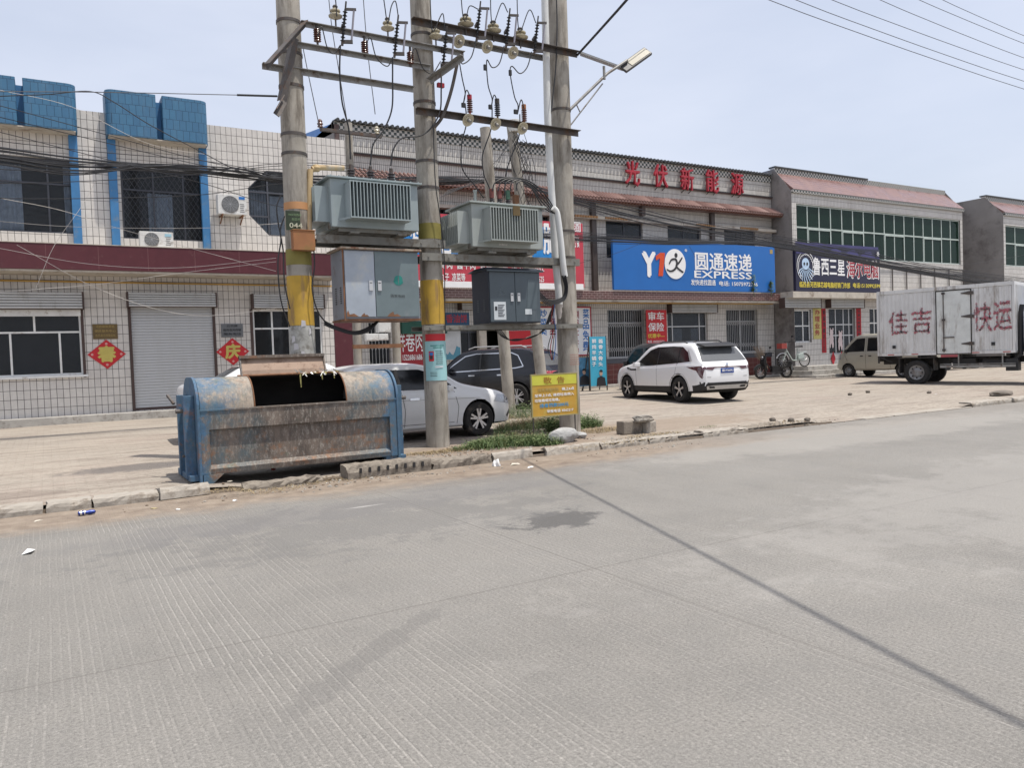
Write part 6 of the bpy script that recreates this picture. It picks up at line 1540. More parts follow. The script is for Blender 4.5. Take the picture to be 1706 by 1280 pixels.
q = MB(); q.prism([p_ + up_ * 1.1 for p_ in (A - dv * .48, B - dv * .48, B + dv * .48, A + dv * .48)], up_ * .1); q.build('solar_cells', M('solar_cell_face', (0.01, 0.015, 0.05), .15), lt)
d = (at(1082, 88, YLp - .4) - at(1043, 116, YLp - .3)); s0 = at(1036, 114, YLp - .3); dn = d.normalized(); lat = (dn.cross(Vector((0, 0, 1))).normalized() * .6 + Vector((.35, 0, -.72))); lat = (lat - dn * lat.dot(dn)).normalized(); upn = lat.cross(dn).normalized(); upn = upn if upn.dot(ray(1060, 100)) > 0 else -upn
def lb(l0, l1, w_, u0, u1, mat, name, par):
    q = MB(); c_ = [s0 + dn * l + lat * s_ * w_ + upn * u for u in (u0, u1) for l, s_ in ((l0, -1), (l1, -1), (l1, 1), (l0, 1))]
    q.add(c_, [(0,3,2,1),(4,5,6,7),(0,1,5,4),(1,2,6,5),(2,3,7,6),(3,0,4,7)]); return q.build(name, mat, par, bevel=.01)
L = d.length
hd = lb(.02, L + .08, .11, 0, .06, M('lamp_casing', (0.07, 0.07, 0.075), .4), 'lamp_head', lt); lb(.20, L + .05, .085, -.008, -.001, M('lamp_diffuser', (0.30, 0.28, 0.22), .4), 'diffuser', hd); lb(.10, .22, .03, .061, .14, m_steel, 'sensor', hd)

# strands leaving over the street, casting the long shadow on the road
for i, (dx, dz, g) in enumerate(((0, 0, 0), (.02, -.02, .02), (.05, .03, .03))):
    s_ = Vector((p3x + .30 + dx * .5, PY - .22, 7.30 + dz)); e_ = Vector((p3x + .40 - 9.0 + dx * 1.2, PY - 26, 7.5 + dz + dx))
    pts = [s_.lerp(e_, t_) - Vector((0, 0, 1.6 * 4 * t_ * (1 - t_) * .35)) for t_ in [k / 12 for k in range(13)]]
    cable(pts, [.014, .008, .006][i], ('thick black service cable leaving the rightmost pole over the street', 'thinner black cable beside the thick one leaving the rightmost pole', 'thin grey wire leaving the rightmost pole over the street')[i], k=2)
# six line wires, upper right
for i, (x0_, y1_, sg) in enumerate(((1283, 148, 3), (1328, 135, 3), (1388, 116, 2), (1468, 96, 2), (1533, 72, 1), (1572, 59, 1))):
    Y = 11.2 + i * .35; sl_ = y1_ / (1706 - x0_); pts = []
    for t_ in (-1.6, -.8, 0, .33, .66, 1, 1.6):
        px = x0_ + (1706 - x0_) * t_; py = y1_ * t_ + sg * 4 * (t_) * (1 - t_) * 1.0
        pts.append(at(px, py, Y))
    cable(pts, .0075, 'thin line wire crossing the upper right sky, ' + ('lowest of six', 'second lowest of six', 'third from the bottom of six', 'third from the top of six', 'second from the top of six', 'topmost of six')[i], m_wire, 'six line wires', k=3)

# background poles
def bgpole(pxb, pxt, Y, wpx, label, mat=None, top=None):
    a, b_ = at(*pxb, Y), at(*pxt, Y); z0 = yz(Y); r_ = wpx / 2 / (F_PX / (Vector((a.x, Y, 0)) .dot(Vector((FW.x, FW.y, 0)))))
    return pole(a.x, Y, z0, b_.z, r_, r_ * .85, label, tilt=(b_.x - a.x, 0), group=None), a, b_
m_pole_keep = m_pole
(bgA, PA, RA), _, tA = bgpole((598, 640), (580, 205), 19.0, 15, 'short concrete pole behind the grey meter cabinet, left one of a pair')
(bgB, PB, RB), _, tB = bgpole((662, 640), (655, 400), 19.0, 15, 'short concrete pole behind the grey meter cabinet, right one of a pair')
(bgC, PC, RC), _, tC = bgpole((850, 690), (808, 213), 17.4, 20, 'leaning concrete pole between the two transformers platforms, in front of the black off-roader')
(bgD, PD, RD), _, tD = bgpole((908, 668), (852, 208), 17.2, 19, 'leaning rusty-stained concrete pole left of the rightmost tall pole')
q = MB(); z = tA.z - .35; q.box((at(531, 225, 18.9).x, 18.72, z), (at(632, 225, 18.9).x, 18.8, z + .08)); cA = tag(q.build('crossarm', m_steel_dark), 'dark crossarm on the short pole above the left transformer', 'crossarm')
for i, px in enumerate((534, 628)):
    c_ = Vector((at(px, 225, 18.76).x, 18.76, z + .08)); q = MB(); q.lathe(c_, (0, 0, 1), [(.03, 0), (.07, .02), (.05, .06), (.075, .09), (.05, .13), (.06, .16), (.03, .2)], 14); tag(q.build('pin_insulator', [m_brown_por, m_porcelain][i], smooth=True), ('brown insulator on the left end of the short pole crossarm', 'grey insulator on the right end of the short pole crossarm')[i], 'insulator')
z = at(630, 577, 18.7).z; q = MB(); q.box((at(588, 577, 18.7).x, 18.66, z - .05), (at(672, 575, 18.7).x, 18.76, z + .05)); tag(q.build('crossarm', m_rusty), 'rusty crossbar joining the two short poles behind the skip', 'crossarm')
for i, (px, lb_) in enumerate((((609, 556, 630, 568), 'lower left white meter box on the rusty crossbar'), ((630, 534, 651, 554), 'upper white meter box between the two short poles'), ((630, 556, 647, 567), 'lower right white meter box on the rusty crossbar'))):
    x0, x1, z0, z1 = rpx(*px, 18.8); q = MB(); q.box((x0, 18.8, z0), (x1, 19.0, z1)); q.box((x0 + .02, 18.79, z0 + .02), (x1 - .02, 18.799, z1 - .02)); tag(q.build('meter_box', m_acw, bevel=.005), lb_, 'meter box', 'white meter boxes')
q = MB(); c_ = tD + Vector((.03, -.1, -.2)); q.lathe(c_, (0, 0, 1), [(.14, 0), (.17, .1), (.17, .28), (.12, .3)], 14); tag(q.build('pole_cap_box', m_acw, smooth=True), 'white cap box on top of the rusty leaning pole', 'cap box')
r = random.Random(11)
for i in range(14):
    a = tD + Vector((r.uniform(-.15, .2), -.2, r.uniform(-.6, -.1))); b_ = PD(tD.z - r.uniform(1.2, 2.6)); m_ = Vector(((a.x + b_[0]) / 2 + r.uniform(-.4, .5), a.y - .15, (a.z + b_[2]) / 2 + r.uniform(-.3, .3)))
    cable([a, m_, Vector(b_) + Vector((r.uniform(-.2, .2), -.2, 0))], .007, 'tangled service wire on the rusty leaning pole', group='tangled wires on the rusty leaning pole')
# ================================================================== THE SKIP
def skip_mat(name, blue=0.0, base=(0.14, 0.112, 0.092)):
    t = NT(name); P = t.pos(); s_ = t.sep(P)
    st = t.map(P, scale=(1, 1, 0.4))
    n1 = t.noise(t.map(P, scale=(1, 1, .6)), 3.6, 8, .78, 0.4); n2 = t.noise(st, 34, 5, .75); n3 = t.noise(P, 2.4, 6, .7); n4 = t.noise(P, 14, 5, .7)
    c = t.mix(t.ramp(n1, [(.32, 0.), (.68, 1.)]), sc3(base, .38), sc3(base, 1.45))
    c = t.mix(t.math('MULTIPLY', t.ramp(n2, [(.5, 0.), (.68, 1.)]), .7), c, (0.36, 0.33, 0.29)); c = t.mix(t.math('MULTIPLY', t.ramp(t.noise(t.map(P, scale=(1, 1, .12)), 17, 5, .7), [(.5, 0.), (.66, 1.)]), .5), c, (0.06, 0.045, 0.04))
    # where blue paint survives: near both ends
    xe = t.math('MINIMUM', t.math('ABSOLUTE', t.math('SUBTRACT', s_[0], SX0 + .0)), t.math('ABSOLUTE', t.math('SUBTRACT', s_[0], SX1)))
    e = t.math('ADD', xe, t.math('MULTIPLY', t.math('SUBTRACT', n3, .5), 1.9)); e = t.math('ADD', e, t.math('MULTIPLY', t.math('SUBTRACT', n1, .5), .9))
    m_ = t.ramp(e, [(max(0.0, -.12 + blue), 1.0), (.22 + blue, 0.0)] if blue < 1 else [(0.0, 1.0), (1.0, 1.0)])
    bl_ = t.mix(t.ramp(n4, [(.35, 0.), (.7, 1.)]), (0.020, 0.075, 0.155), (0.05, 0.155, 0.29))
    c = t.mix(t.math('MULTIPLY', m_, t.ramp(n2, [(.25, .45), (.6, .95)])), c, bl_)
    m2 = t.ramp(e, [(.25, 1.0), (.95, 0.0)])
    c = t.mix(t.math('MULTIPLY', m2, t.ramp(n1, [(.38, .6), (.60, .03)])), c, (0.075, 0.135, 0.165))
    ru = t.ramp(t.math('ADD', t.math('MULTIPLY', n3, .7), t.math('MULTIPLY', n4, .3)), [(.55, 0.), (.63, 1.)])
    rx_ = t.ramp(s_[0], [(0.0, 0.0), (1.0, 1.0)])
    c = t.mix(t.math('MULTIPLY', ru, .75), c, (0.225, 0.105, 0.05))
    gr_ = t.ramp(t.noise(t.map(P, loc=(3, 3, 3)), 3.5, 5, .7), [(.6, 0.), (.72, .55)])
    c = t.mix(gr_, c, (0.075, 0.11, 0.075))
    t.bump(t.math('ADD', t.math('MULTIPLY', n4, .8), n2), .35, .006)
    return t.out(c, t.ramp(n1, [(.3, .5), (.7, .9)]), 0.0, .45)
YK0 = 10.93; YK1 = 12.08
SX0, SX1 = at(333, 700, YK0).x, at(661, 700, YK0).x
ZB = .20; ZF = at(495, 675, YK0).z; ZT = at(480, 624, YK0 + .45).z
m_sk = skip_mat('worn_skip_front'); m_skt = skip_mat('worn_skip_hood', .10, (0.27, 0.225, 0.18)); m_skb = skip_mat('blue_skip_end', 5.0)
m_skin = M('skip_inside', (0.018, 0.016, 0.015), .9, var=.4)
m_skdark = M('skip_lid_inside', (0.29, 0.21, 0.16), .8, var=.2, scale=3, bump=.3, dirt=(0.16, 0.10, 0.07), damt=.45, dscale=5)
sk = thing('rubbish_skip', 'big rusty blue rubbish skip with a round hood and its lid propped open', 'rubbish skip', ((SX0 + SX1) / 2, YK0, 0)); sk['_o'] = tuple(sk.location)
ym = (YK0 + YK1) / 2
q = MB()      # front with proud bands, posts and a sloping ledge
zU = at(495, 706, YK0).z; zL1 = at(495, 762, YK0).z; zL0 = at(495, 768, YK0).z
q.box((SX0, YK0 + .055, ZB), (SX1, YK0 + .075, ZF))
q.box((SX0, YK0, zU), (SX1, YK0 + .056, ZF))
q.prism([(SX0 + .1, YK0 + .054, zL1), (SX0 + .1, YK0, zL0), (SX0 + .1, YK0 + .01, ZB), (SX0 + .1, YK0 + .054, ZB)], (SX1 - SX0 - .2, 0, 0))
for a in (SX0, SX1 - .11): q.box((a, YK0 + .001 - .003, ZB - .0), (a + .11, YK0 + .054, ZF - .002))
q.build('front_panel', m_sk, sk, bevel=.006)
q = MB(); q.box((SX0, YK0 - .012, ZF - .015), (SX1, YK0 + .06, ZF + .012)); q.build('front_rim', m_sk, sk, bevel=.004)
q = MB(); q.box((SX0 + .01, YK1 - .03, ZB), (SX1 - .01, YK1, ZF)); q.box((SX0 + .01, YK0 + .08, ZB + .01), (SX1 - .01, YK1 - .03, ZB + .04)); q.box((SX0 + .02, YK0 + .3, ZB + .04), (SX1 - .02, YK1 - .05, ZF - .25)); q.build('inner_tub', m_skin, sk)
arc = [(YK0 + .012, ZF + .012)]
for i in range(1, 15):
    a = math.pi / 2 * i / 14; arc.append((YK0 + .012 + .42 * (1 - math.cos(a)), ZF + .012 + (ZT - ZF - .012) * math.sin(a)))
arcb = [(ym * 2 - y, z) for y, z in reversed(arc)]
full = arc + arcb
def hood(x0, x1, pts, name, mat):
    q = MB(); th = .012; n = len(pts)
    inn = [(y + (ym - y) * .022, z - th) for y, z in pts]
    vs = [(x, y, z) for x in (x0, x1) for y, z in pts] + [(x, y, z) for x in (x0, x1) for y, z in inn]
    fs = []
    for i in range(n - 1): fs += [(i, i+1, n+i+1, n+i), (2*n+i, 3*n+i, 3*n+i+1, 2*n+i+1), (i, 2*n+i, 2*n+i+1, i+1), (n+i, n+i+1, 3*n+i+1, 3*n+i)]
    fs += [(0, n, 3*n, 2*n), (n-1, 3*n-1, 4*n-1, 2*n-1)]
    q.add(vs, fs); return q.build(name, mat, sk, smooth=True)
ox0_, ox1_ = at(421, 645, YK0 + .05).x, at(576, 645, YK0 + .05).x
hood(SX0 + .01, ox0_, full, 'hood', m_skt); hood(ox1_, SX1 - .01, full, 'hood', m_skt); hood(ox0_, ox1_, arcb, 'hood', m_skt); hood(ox0_ - .3, ox1_ + .3, [(y - .025, z - .02) for y, z in arcb], 'hood_shade_liner', m_skin)  # last one: near-black liner added to paint shade onto the hood's inner side
q = MB()
for xx in (ox0_, ox1_ - .012): 
    q = MB(); q.tube([(xx + .006, y, z + .004) for y, z in arc], .010, 6); q.build('opening_edge', m_rusty, sk, smooth=True)
# raised lid, its dirty inside towards the street
lx0, lx1 = at(399, 600, YK0 + .55).x, at(541, 600, YK0 + .55).x; yh = YK0 + .50
zl0, zl1_ = ZT + .005, at(470, 592, yh).z
q = MB(); cu_ = [(yh, zl0), (yh + .015, zl0 + .07), (yh + .05, zl0 + .14), (yh + .10, zl1_ - .05), (yh + .115, zl1_)]
vs = [(x, y, z) for x in (lx0, lx1) for y, z in cu_] + [(x, y + .015, z) for x in (lx0, lx1) for y, z in cu_]; n = 5
q.add(vs, [f for i in range(n-1) for f in ((i, n+i, n+i+1, i+1), (2*n+i, 2*n+i+1, 3*n+i+1, 3*n+i), (i, i+1, 2*n+i+1, 2*n+i), (n+i, 3*n+i, 3*n+i+1, n+i+1))] + [(0, 2*n, 3*n, n), (n-1, 2*n-1, 4*n-1, 3*n-1)])
o = q.build('lid', m_skdark, sk)
q = MB(); q.box((lx0, yh + .05, zl1_ - .03), (lx1, yh + .13, zl1_ + .012)); q.prism([(lx0, yh - .03, zl0), (lx0, yh + .08, zl1_), (lx0, yh + .13, zl1_), (lx0, yh + .03, zl0)], (.02, 0, 0)); q.prism([(lx1, yh - .03, zl0), (lx1, yh + .08, zl1_), (lx1, yh + .13, zl1_), (lx1, yh + .03, zl0)], (-.02, 0, 0)); q.build('lid_rim', m_sk, o)
q = MB(); q.tube([(lx0 - .05, yh, zl0 + .0), (ox1_ + .02, yh, zl0 + .0)], .016, 8); q.build('hinge_rod', m_rusty, sk)
# end plates with their flanges
def endplate(x, s):
    q = MB(); pr = [(YK0 - .015, .10)] + [(y - .03 if y < ym else y + .03, z + .015) for y, z in full] + [(YK1 + .03, .12)]
    pr[1] = (YK0 - .018, ZF)
    q.prism([(x, y, z) for y, z in pr], (.035 * s, 0, 0)); q.build('end_plate', m_skb, sk, bevel=.006)
    q = MB()
    for yy in (YK0 + .18, ym + .16): q.box((x + .036 * s, yy, .14), (x + .17 * s, yy + .10, ZF + .2))
    q.box((x + .035 * s, YK0 + .05, .12), (x + .15 * s, YK1, .20)); q.build('end_rib', m_skb, sk, bevel=.008)
    q = MB(); q.cyl((x + .16 * s, YK0 + .25, ZF + .0), (x + .26 * s, YK0 + .25, ZF + .0), .028, n=12); q.build('lifting_pin', m_steel_dark, sk); q = MB(); q.cyl((x + .16 * s, YK0 + .25, .45), (x + .2 * s, YK0 + .25, .45), .018, n=10); q.build('lifting_pin', m_steel_dark, sk)
endplate(SX0, -1); endplate(SX1, 1)
q = MB(); q.bar((SX0 - .2, YK1 - .3, ZF + .08), (SX0 - .26, YK1 - .15, ZF + .2), .03, .03); q.build('hook', m_steel_dark, sk)
for x, s, mt in ((SX0 + .01, 1, m_skb),):
    q = MB(); q.prism([(x, YK0 - .014, ZB), (x + .26 * s, YK0 - .014, ZB), (x + .05 * s, YK0 - .014, .02), (x, YK0 - .014, .02)], (0, .05, 0)); q.build('leg', m_sk, sk)
q = MB(); q.box((SX1 - .18, YK0 + .02, yz(YK0) - .02), (SX1, YK0 + .12, ZB)); q.build('leg', m_sk, sk)
for x in (SX0 + .1, SX1 - .2): q = MB(); q.box((x, YK1 - .14, .03), (x + .1, YK1 - .04, ZB)); q.build('leg', m_skin, sk)
# rubbish
m_cream = M('crumpled_paper', (0.56, 0.52, 0.44), .85, var=.15); m_wpaper = M('white_tissue', (0.74, 0.74, 0.73), .8, var=.06); m_leaf = M('wilted_leaf', (0.30, 0.27, 0.10), .85, var=.3)
def crumple(c, s, mat, name, label, cat='litter', seed=0, flat=.5, parent=None):
    r = random.Random(seed); bm = bmesh.new(); bmesh.ops.create_icosphere(bm, subdivisions=2, radius=1.0)
    for v in bm.verts:
        k = .55 + .45 * noise.noise(v.co * 1.7 + Vector((seed * 3.1, 0, 0))) + r.uniform(-.12, .12)
        v.co = Vector((v.co.x * s[0] * k, v.co.y * s[1] * k, max(-.1, v.co.z) * s[2] * k * (1 if flat else 1)))
    me = bpy.data.meshes.new(name); bm.to_mesh(me); bm.free(); me.materials.append(mat)
    o = bpy.data.objects.new(name, me); COL.objects.link(o); o.location = c; o.rotation_euler = (0, 0, r.uniform(0, 6)); return tag(o, label, cat)
q = MB(); r = random.Random(21)
for i in range(40):
    x = r.uniform(lx0 + .75, ox1_ + .05); y = yh - .03 + r.uniform(-.05, .03); z = zl0 + .01; a = r.uniform(0, 3.1); l = r.uniform(.03, .12); w_ = r.uniform(.01, .03)
    e = Vector((math.cos(a) * l, -.03, r.uniform(-.06, .06)))
    q.add([(x, y, z), Vector((x + w_, y - .01, z + .01)), Vector((x + w_ * .6, y - .02, z)) + e, Vector((x, y - .02, z)) + e], [(0, 1, 2, 3)], i % 3)
for x, l in ((lx1 - .42, .2), (lx1 - .1, .1), (lx1 + .08, .09)): q.add([(x, yh - .06, zl0), (x + .025, yh - .06, zl0), (x + .02, yh - .08, zl0 - l), (x + .006, yh - .08, zl0 - l)], [(0, 1, 2, 3)], 1)
tag(q.build('hanging_rags', [m_cream, m_leaf, m_wpaper], fix=False), 'torn paper and leaves hanging over the hood opening of the skip', 'rubbish', kind='stuff')
for i, (px, py) in enumerate(((432, 668), (485, 669), (549, 668))):
    p = at(px, py, YK0 + .16); crumple((p.x, p.y, ZF - .03), (.05, .05, .05), m_wpaper, 'paper_scrap', ('white scrap at the left of the skip opening', 'white scrap in the middle of the skip opening', 'pale scrap at the right of the skip opening')[i], seed=i + 3)
q = MB(); r = random.Random(31)
for i in range(60):
    x = r.uniform(ox0_ - .2, ox1_ + .2); y = r.uniform(YK0 + .2, YK1 - .2); s_ = r.uniform(.05, .16); a = r.uniform(0, 6)
    q.lathe((x, y, ZF - .28), (r.uniform(-.4, .4), r.uniform(-.4, .4), 1), [(s_ * .6, 0), (s_, s_ * .4), (s_ * .4, s_ * .8)], 6, i % 3)
tag(q.build('rubbish_heap', [M('grey_bag', (.1, .1, .1), .6), m_skin, M('brown_rubbish', (.10, .075, .05), .9)]), 'dark rubbish inside the open skip', 'rubbish', kind='stuff')

# ================================================================== LITTER, STONES, WEEDS
for i, (px, py, s_, m_, lb_, ct) in enumerate([
    (827, 777, (.13, .08, .16), m_wpaper, 'crumpled white tissue standing against the thin leaning kerb slab', 'tissue'),
    (858, 775, (.13, .07, .04), m_cream, 'flattened cream paper on the gutter, right of the white tissue', 'litter'),
    (884, 779, (.14, .06, .015), m_wpaper, 'flat white scrap on the road edge right of the cream paper', 'litter'),
    (391, 835, (.05, .035, .025), m_wpaper, 'small white scrap on the dirt in front of the left half of the skip', 'litter'),
    (296, 850, (.045, .03, .02), m_wpaper, 'small white scrap below the tilted kerb slab', 'litter'),
    (257, 848, (.06, .03, .012), M('yellowed_scrap', (.45, .38, .2), .8), 'yellowish scrap beside the cracked kerb stone', 'litter'),
    (63, 869, (.08, .03, .012), m_cream, 'flat cream scrap at the foot of the left kerb stones', 'litter'),
    (383, 813, (.07, .03, .012), m_cream, 'torn cream strip under the left leg of the skip', 'litter'),
    (456, 794, (.10, .05, .04), M('red_rag', (.28, .05, .03), .8, var=.3), 'dull red rag on the broken kerb slab under the skip', 'rag'),
    (545, 806, (.03, .02, .012), m_wpaper, 'tiny white scrap just right of the sunken slab', 'litter'),
    (832, 777, (.02, .015, .015), M('pink_scrap', (.5, .3, .27), .8), 'tiny pink scrap under the white tissue', 'litter'),
    (1560, 664, (.12, .04, .015), m_wpaper, 'flat white scrap on the ramp slabs to the right', 'litter')]):
    p = gnd(px, py, .0); crumple((p.x, p.y, .004 if p.y < KY else yz(p.y)), s_, m_, 'litter', lb_, ct, seed=50 + i)
p0, p1_, p2_, p3_ = gnd(36, 926), gnd(46, 918), gnd(59, 918), gnd(53, 924)
q = MB(); q.add([(p.x, p.y, .004 + .02 * k) for p, k in ((p0, 0), (p1_, .6), (p2_, .2), (p3_, 1))] + [(p.x, p.y, .008 + .02 * k) for p, k in ((p0, 0), (p1_, .6), (p2_, .2), (p3_, 1))], [(0,3,2,1),(4,5,6,7),(0,1,5,4),(1,2,6,5),(2,3,7,6),(3,0,4,7)]); tag(q.build('paper_sheet', m_wpaper), 'white sheet of paper lying on the open road at lower left', 'paper')
p = gnd(145, 859); q = MB(); q.lathe((p.x - .09, p.y, .03), (1, .08, 0), [(.012, 0), (.026, .008), (.027, .06), (.02, .09), (.027, .12), (.020, .17), (.008, .18)], 14); q.lathe((p.x - .07, p.y + .0015, .03), (1, .08, 0), [(.0285, 0), (.0285, .02)], 14, 1); q.lathe((p.x - .03, p.y + .004, .03), (1, .08, 0), [(.0283, 0), (.0283, .012)], 14, 1); tag(q.build('crushed_can', [M('blue_can_paint', (.03, .05, .22), .3, .5), m_alloy], smooth=True), 'crushed blue and silver can lying in the gutter left of the skip', 'can')
def rock(px, py, s, mat, label, seed=1, z=None, cat='stone', rz=0, sub=3, blocky=0.0):
    p = gy(px, py); bm = bmesh.new(); bmesh.ops.create_icosphere(bm, subdivisions=sub, radius=1.0)
    for v in bm.verts:
        d = v.co.copy()
        if blocky: m_ = max(abs(d.x), abs(d.y), abs(d.z)); d = d.lerp(d / m_ * .8, blocky)
        k = 1 + .22 * noise.noise(d * 1.4 + Vector((seed * 5., 1, 0))) + .10 * noise.noise(d * 4 + Vector((0, seed, 2)))
        v.co = Vector((d.x * s[0] * k, d.y * s[1] * k, d.z * s[2] * k + s[2] * .75))
    me = bpy.data.meshes.new('stone'); bm.to_mesh(me); bm.free(); me.materials.append(mat)
    for pl in me.polygons: pl.use_smooth = False
    o = bpy.data.objects.new(cat.replace(' ', '_'), me); COL.objects.link(o); o.location = (p.x, p.y, yz(p.y) if z is None else z); o.rotation_euler = (0, 0, rz); return tag(o, label, cat)
m_stone = M('grey_rubble', (0.29, 0.27, 0.24), .95, var=.3, scale=6, bump=.7, bscale=20, dirt=(0.14, 0.12, 0.10), damt=.5)
m_lime = M('pale_cement_lump', (0.34, 0.34, 0.335), .9, var=.15, scale=5, bump=.8, bscale=18, dirt=(0.2, 0.19, 0.18), damt=.4)
rock(940, 737, (.36, .17, .15), m_lime, 'pale grey cement lump lying in the weeds under the yellow sign', 4, rz=.2)
rock(968, 730, (.12, .10, .06), m_lime, 'smaller pale lump at the right end of the cement lump', 6)
pb = gy(1064, 722)
for i, (x0_, x1_, d_, lb_) in enumerate(((-.37, .10, .22, 'dark broken concrete block, left one of the stacked pair near the kerb'), (.11, .40, .28, 'paler broken concrete block, right one of the stacked pair near the kerb'))):
    q = MB(); q.box((pb.x + x0_, pb.y - .05 * i, yz(pb.y) - .01), (pb.x + x1_, pb.y + d_, yz(pb.y) + .235 - .03 * i)); o = q.build('concrete_block', m_kerb_dark if i == 0 else m_kerb, bevel=.02); o.rotation_euler = (.02, .04 - .08 * i, .05 + .12 * i); tag(o, lb_, 'concrete block')
rock(1072, 722, (.22, .13, .08), m_stone, 'rough stone sitting on the stacked broken blocks', 8, z=yz(pb.y) + .215, blocky=.6)
r = random.Random(77); m_rub = M('dark_rubble', (0.15, 0.13, 0.11), .95, var=.3)
for i, (px, py, lb_) in enumerate(((1287, 702, 'lone dark stone standing behind the long pale kerb stone'), (1318, 703, 'dark rubble piece on the crumbled kerb, right of the lone stone'), (1345, 702, 'dark rubble piece at the end of the crumbled kerb'), (1446, 655, 'small dark stone on the open paving below the box truck'), (1416, 659, 'flat dark clod left of the small stone on the open paving'), (1548, 656, 'small stone on the paving under the truck side'), (1668, 659, 'dark heap of rubble on the kerb at the right edge'))):
    s_ = (.075, .06, .05) if i < 6 else (.5, .2, .08); rock(px, py, s_, m_rub, lb_, 20 + i, sub=2, blocky=.5)
q = MB(); cen = [(9.6, 10.9, 1.3, .35, 260), (7.0, 11.4, 2.0, .5, 200), (3.2, 10.6, 1.2, .35, 220), (5.5, 11.2, .9, .5, 120), (13.2, 10.8, 1.0, .3, 120), (30, 23.2, 1.6, .4, 60), (3.6, 10.1, 2.4, .25, 120), (8.5, 10.1, 1.4, .2, 60)]
for cx, cy, rx_, ry_, n in cen:
    for i in range(n):
        x = r.gauss(cx, rx_ * .5); y = r.gauss(cy, ry_ * .5); s_ = r.uniform(.006, .022) * (1.8 if r.random() > .93 else 1)
        z = yard_h(x, y) if y > KY else .0
        q.lathe((x, y, z - s_ * .3), (r.uniform(-.5, .5), r.uniform(-.5, .5), 1), [(s_ * .7, 0), (s_, s_ * .4), (s_ * .5, s_ * 1.0)], 5, 0 if r.random() > .3 else 1)
tag(q.build('rubble', [m_stone, M('brown_clods', (0.15, 0.115, 0.085), .95, var=.3)]), kind='stuff')
# weeds and dry straw
def weeds(name, specs, mats, seed):
    r = random.Random(seed); q = MB()
    for cx, cy, rx_, ry_, n, h, w_, mi, lean in specs:
        for i in range(n):
            a = r.uniform(0, 6.28); d = math.sqrt(r.random()); x = cx + rx_ * d * math.cos(a); y = cy + ry_ * d * math.sin(a)
            z = yard_h(x, y) - .005; hh = h * r.uniform(.4, 1.1) * (1.15 - .6 * d); b_ = r.uniform(0, 6.28); l = lean * r.uniform(.3, 1.2) * hh
            ww = w_ * r.uniform(.6, 1.4); dx, dy = math.cos(b_), math.sin(b_); sx_, sy_ = -dy * ww, dx * ww
            if mi == 2:   # leafy stems
                for k in range(5):
                    zz = z + hh * (k + 1) / 5; aa = r.uniform(0, 6.28); L_ = ww * 5; ux, uy = math.cos(aa), math.sin(aa)
                    px_, py_ = x + dx * l * k / 5, y + dy * l * k / 5
                    q.add([(px_, py_, zz), (px_ + ux * L_ * .5 - uy * ww, py_ + uy * L_ * .5 + ux * ww, zz + L_ * .25), (px_ + ux * L_, py_ + uy * L_, zz + r.uniform(-.3, .3) * L_), (px_ + ux * L_ * .5 + uy * ww, py_ + uy * L_ * .5 - ux * ww, zz + L_ * .1)], [(0, 1, 2, 3)], r.choice((0, 1)))
                q.add([(x - .002, y, z), (x + .002, y, z), (x + dx * l, y + dy * l, z + hh)], [(0, 1, 2)], 0)
            else:
                q.add([(x - sx_, y - sy_, z), (x + sx_, y + sy_, z), (x + dx * l * .5 + sx_ * .7, y + dy * l * .5 + sy_ * .7, z + hh * .6), (x + dx * l * .5 - sx_ * .7, y + dy * l * .5 - sy_ * .7, z + hh * .6), (x + dx * l * 1.2, y + dy * l * 1.2, z + hh)], [(0, 1, 2, 3), (3, 2, 4)], mi if r.random() > .3 else (mi ^ 1))
    return tag(q.build(name, mats, fix=False), kind='stuff')
m_g1 = M('weed_green', (0.075, 0.125, 0.042), .7, var=.35, scale=9); m_g2 = M('weed_light_green', (0.15, 0.19, 0.075), .7, var=.3, scale=9)
m_s1 = M('dry_straw', (0.33, 0.26, 0.15), .9, var=.3, scale=9); m_s2 = M('brown_straw', (0.19, 0.14, 0.08), .9, var=.3, scale=9)
def gp(px, py): p = gy(px, py); return p.x, p.y
weeds('weeds', [(*gp(835, 745), .72, .36, 500, .24, .005, 0, 1.2), (*gp(840, 742), .7, .3, 900, .20, .008, 2, 1.0), (*gp(905, 740), .45, .3, 520, .25, .005, 0, 1.0), (*gp(900, 740), .4, .3, 420, .22, .008, 2, .9), (*gp(865, 722), .6, .3, 420, .36, .006, 2, .6), (*gp(800, 748), .5, .16, 300, .13, .004, 0, 1.2), (*gp(795, 748), .5, .14, 260, .11, .007, 2, 1.0),
    (*gp(938, 718), .42, .34, 420, .46, .012, 2, .4), (*gp(972, 712), .4, .3, 500, .30, .005, 0, .8), (*gp(975, 712), .42, .3, 260, .3, .009, 2, .6), (*gp(868, 696), .45, .35, 300, .42, .007, 2, .6), (*gp(905, 712), .5, .3, 300, .26, .004, 0, .9),
    (*gp(1180, 712), .25, .1, 60, .06, .003, 0, .7), (*gp(1028, 640), .6, .2, 300, .1, .004, 0, .7), (30.0, 23.6, 1.3, .3, 250, .1, .005, 0, .8)], [m_g1, m_g2], 5)
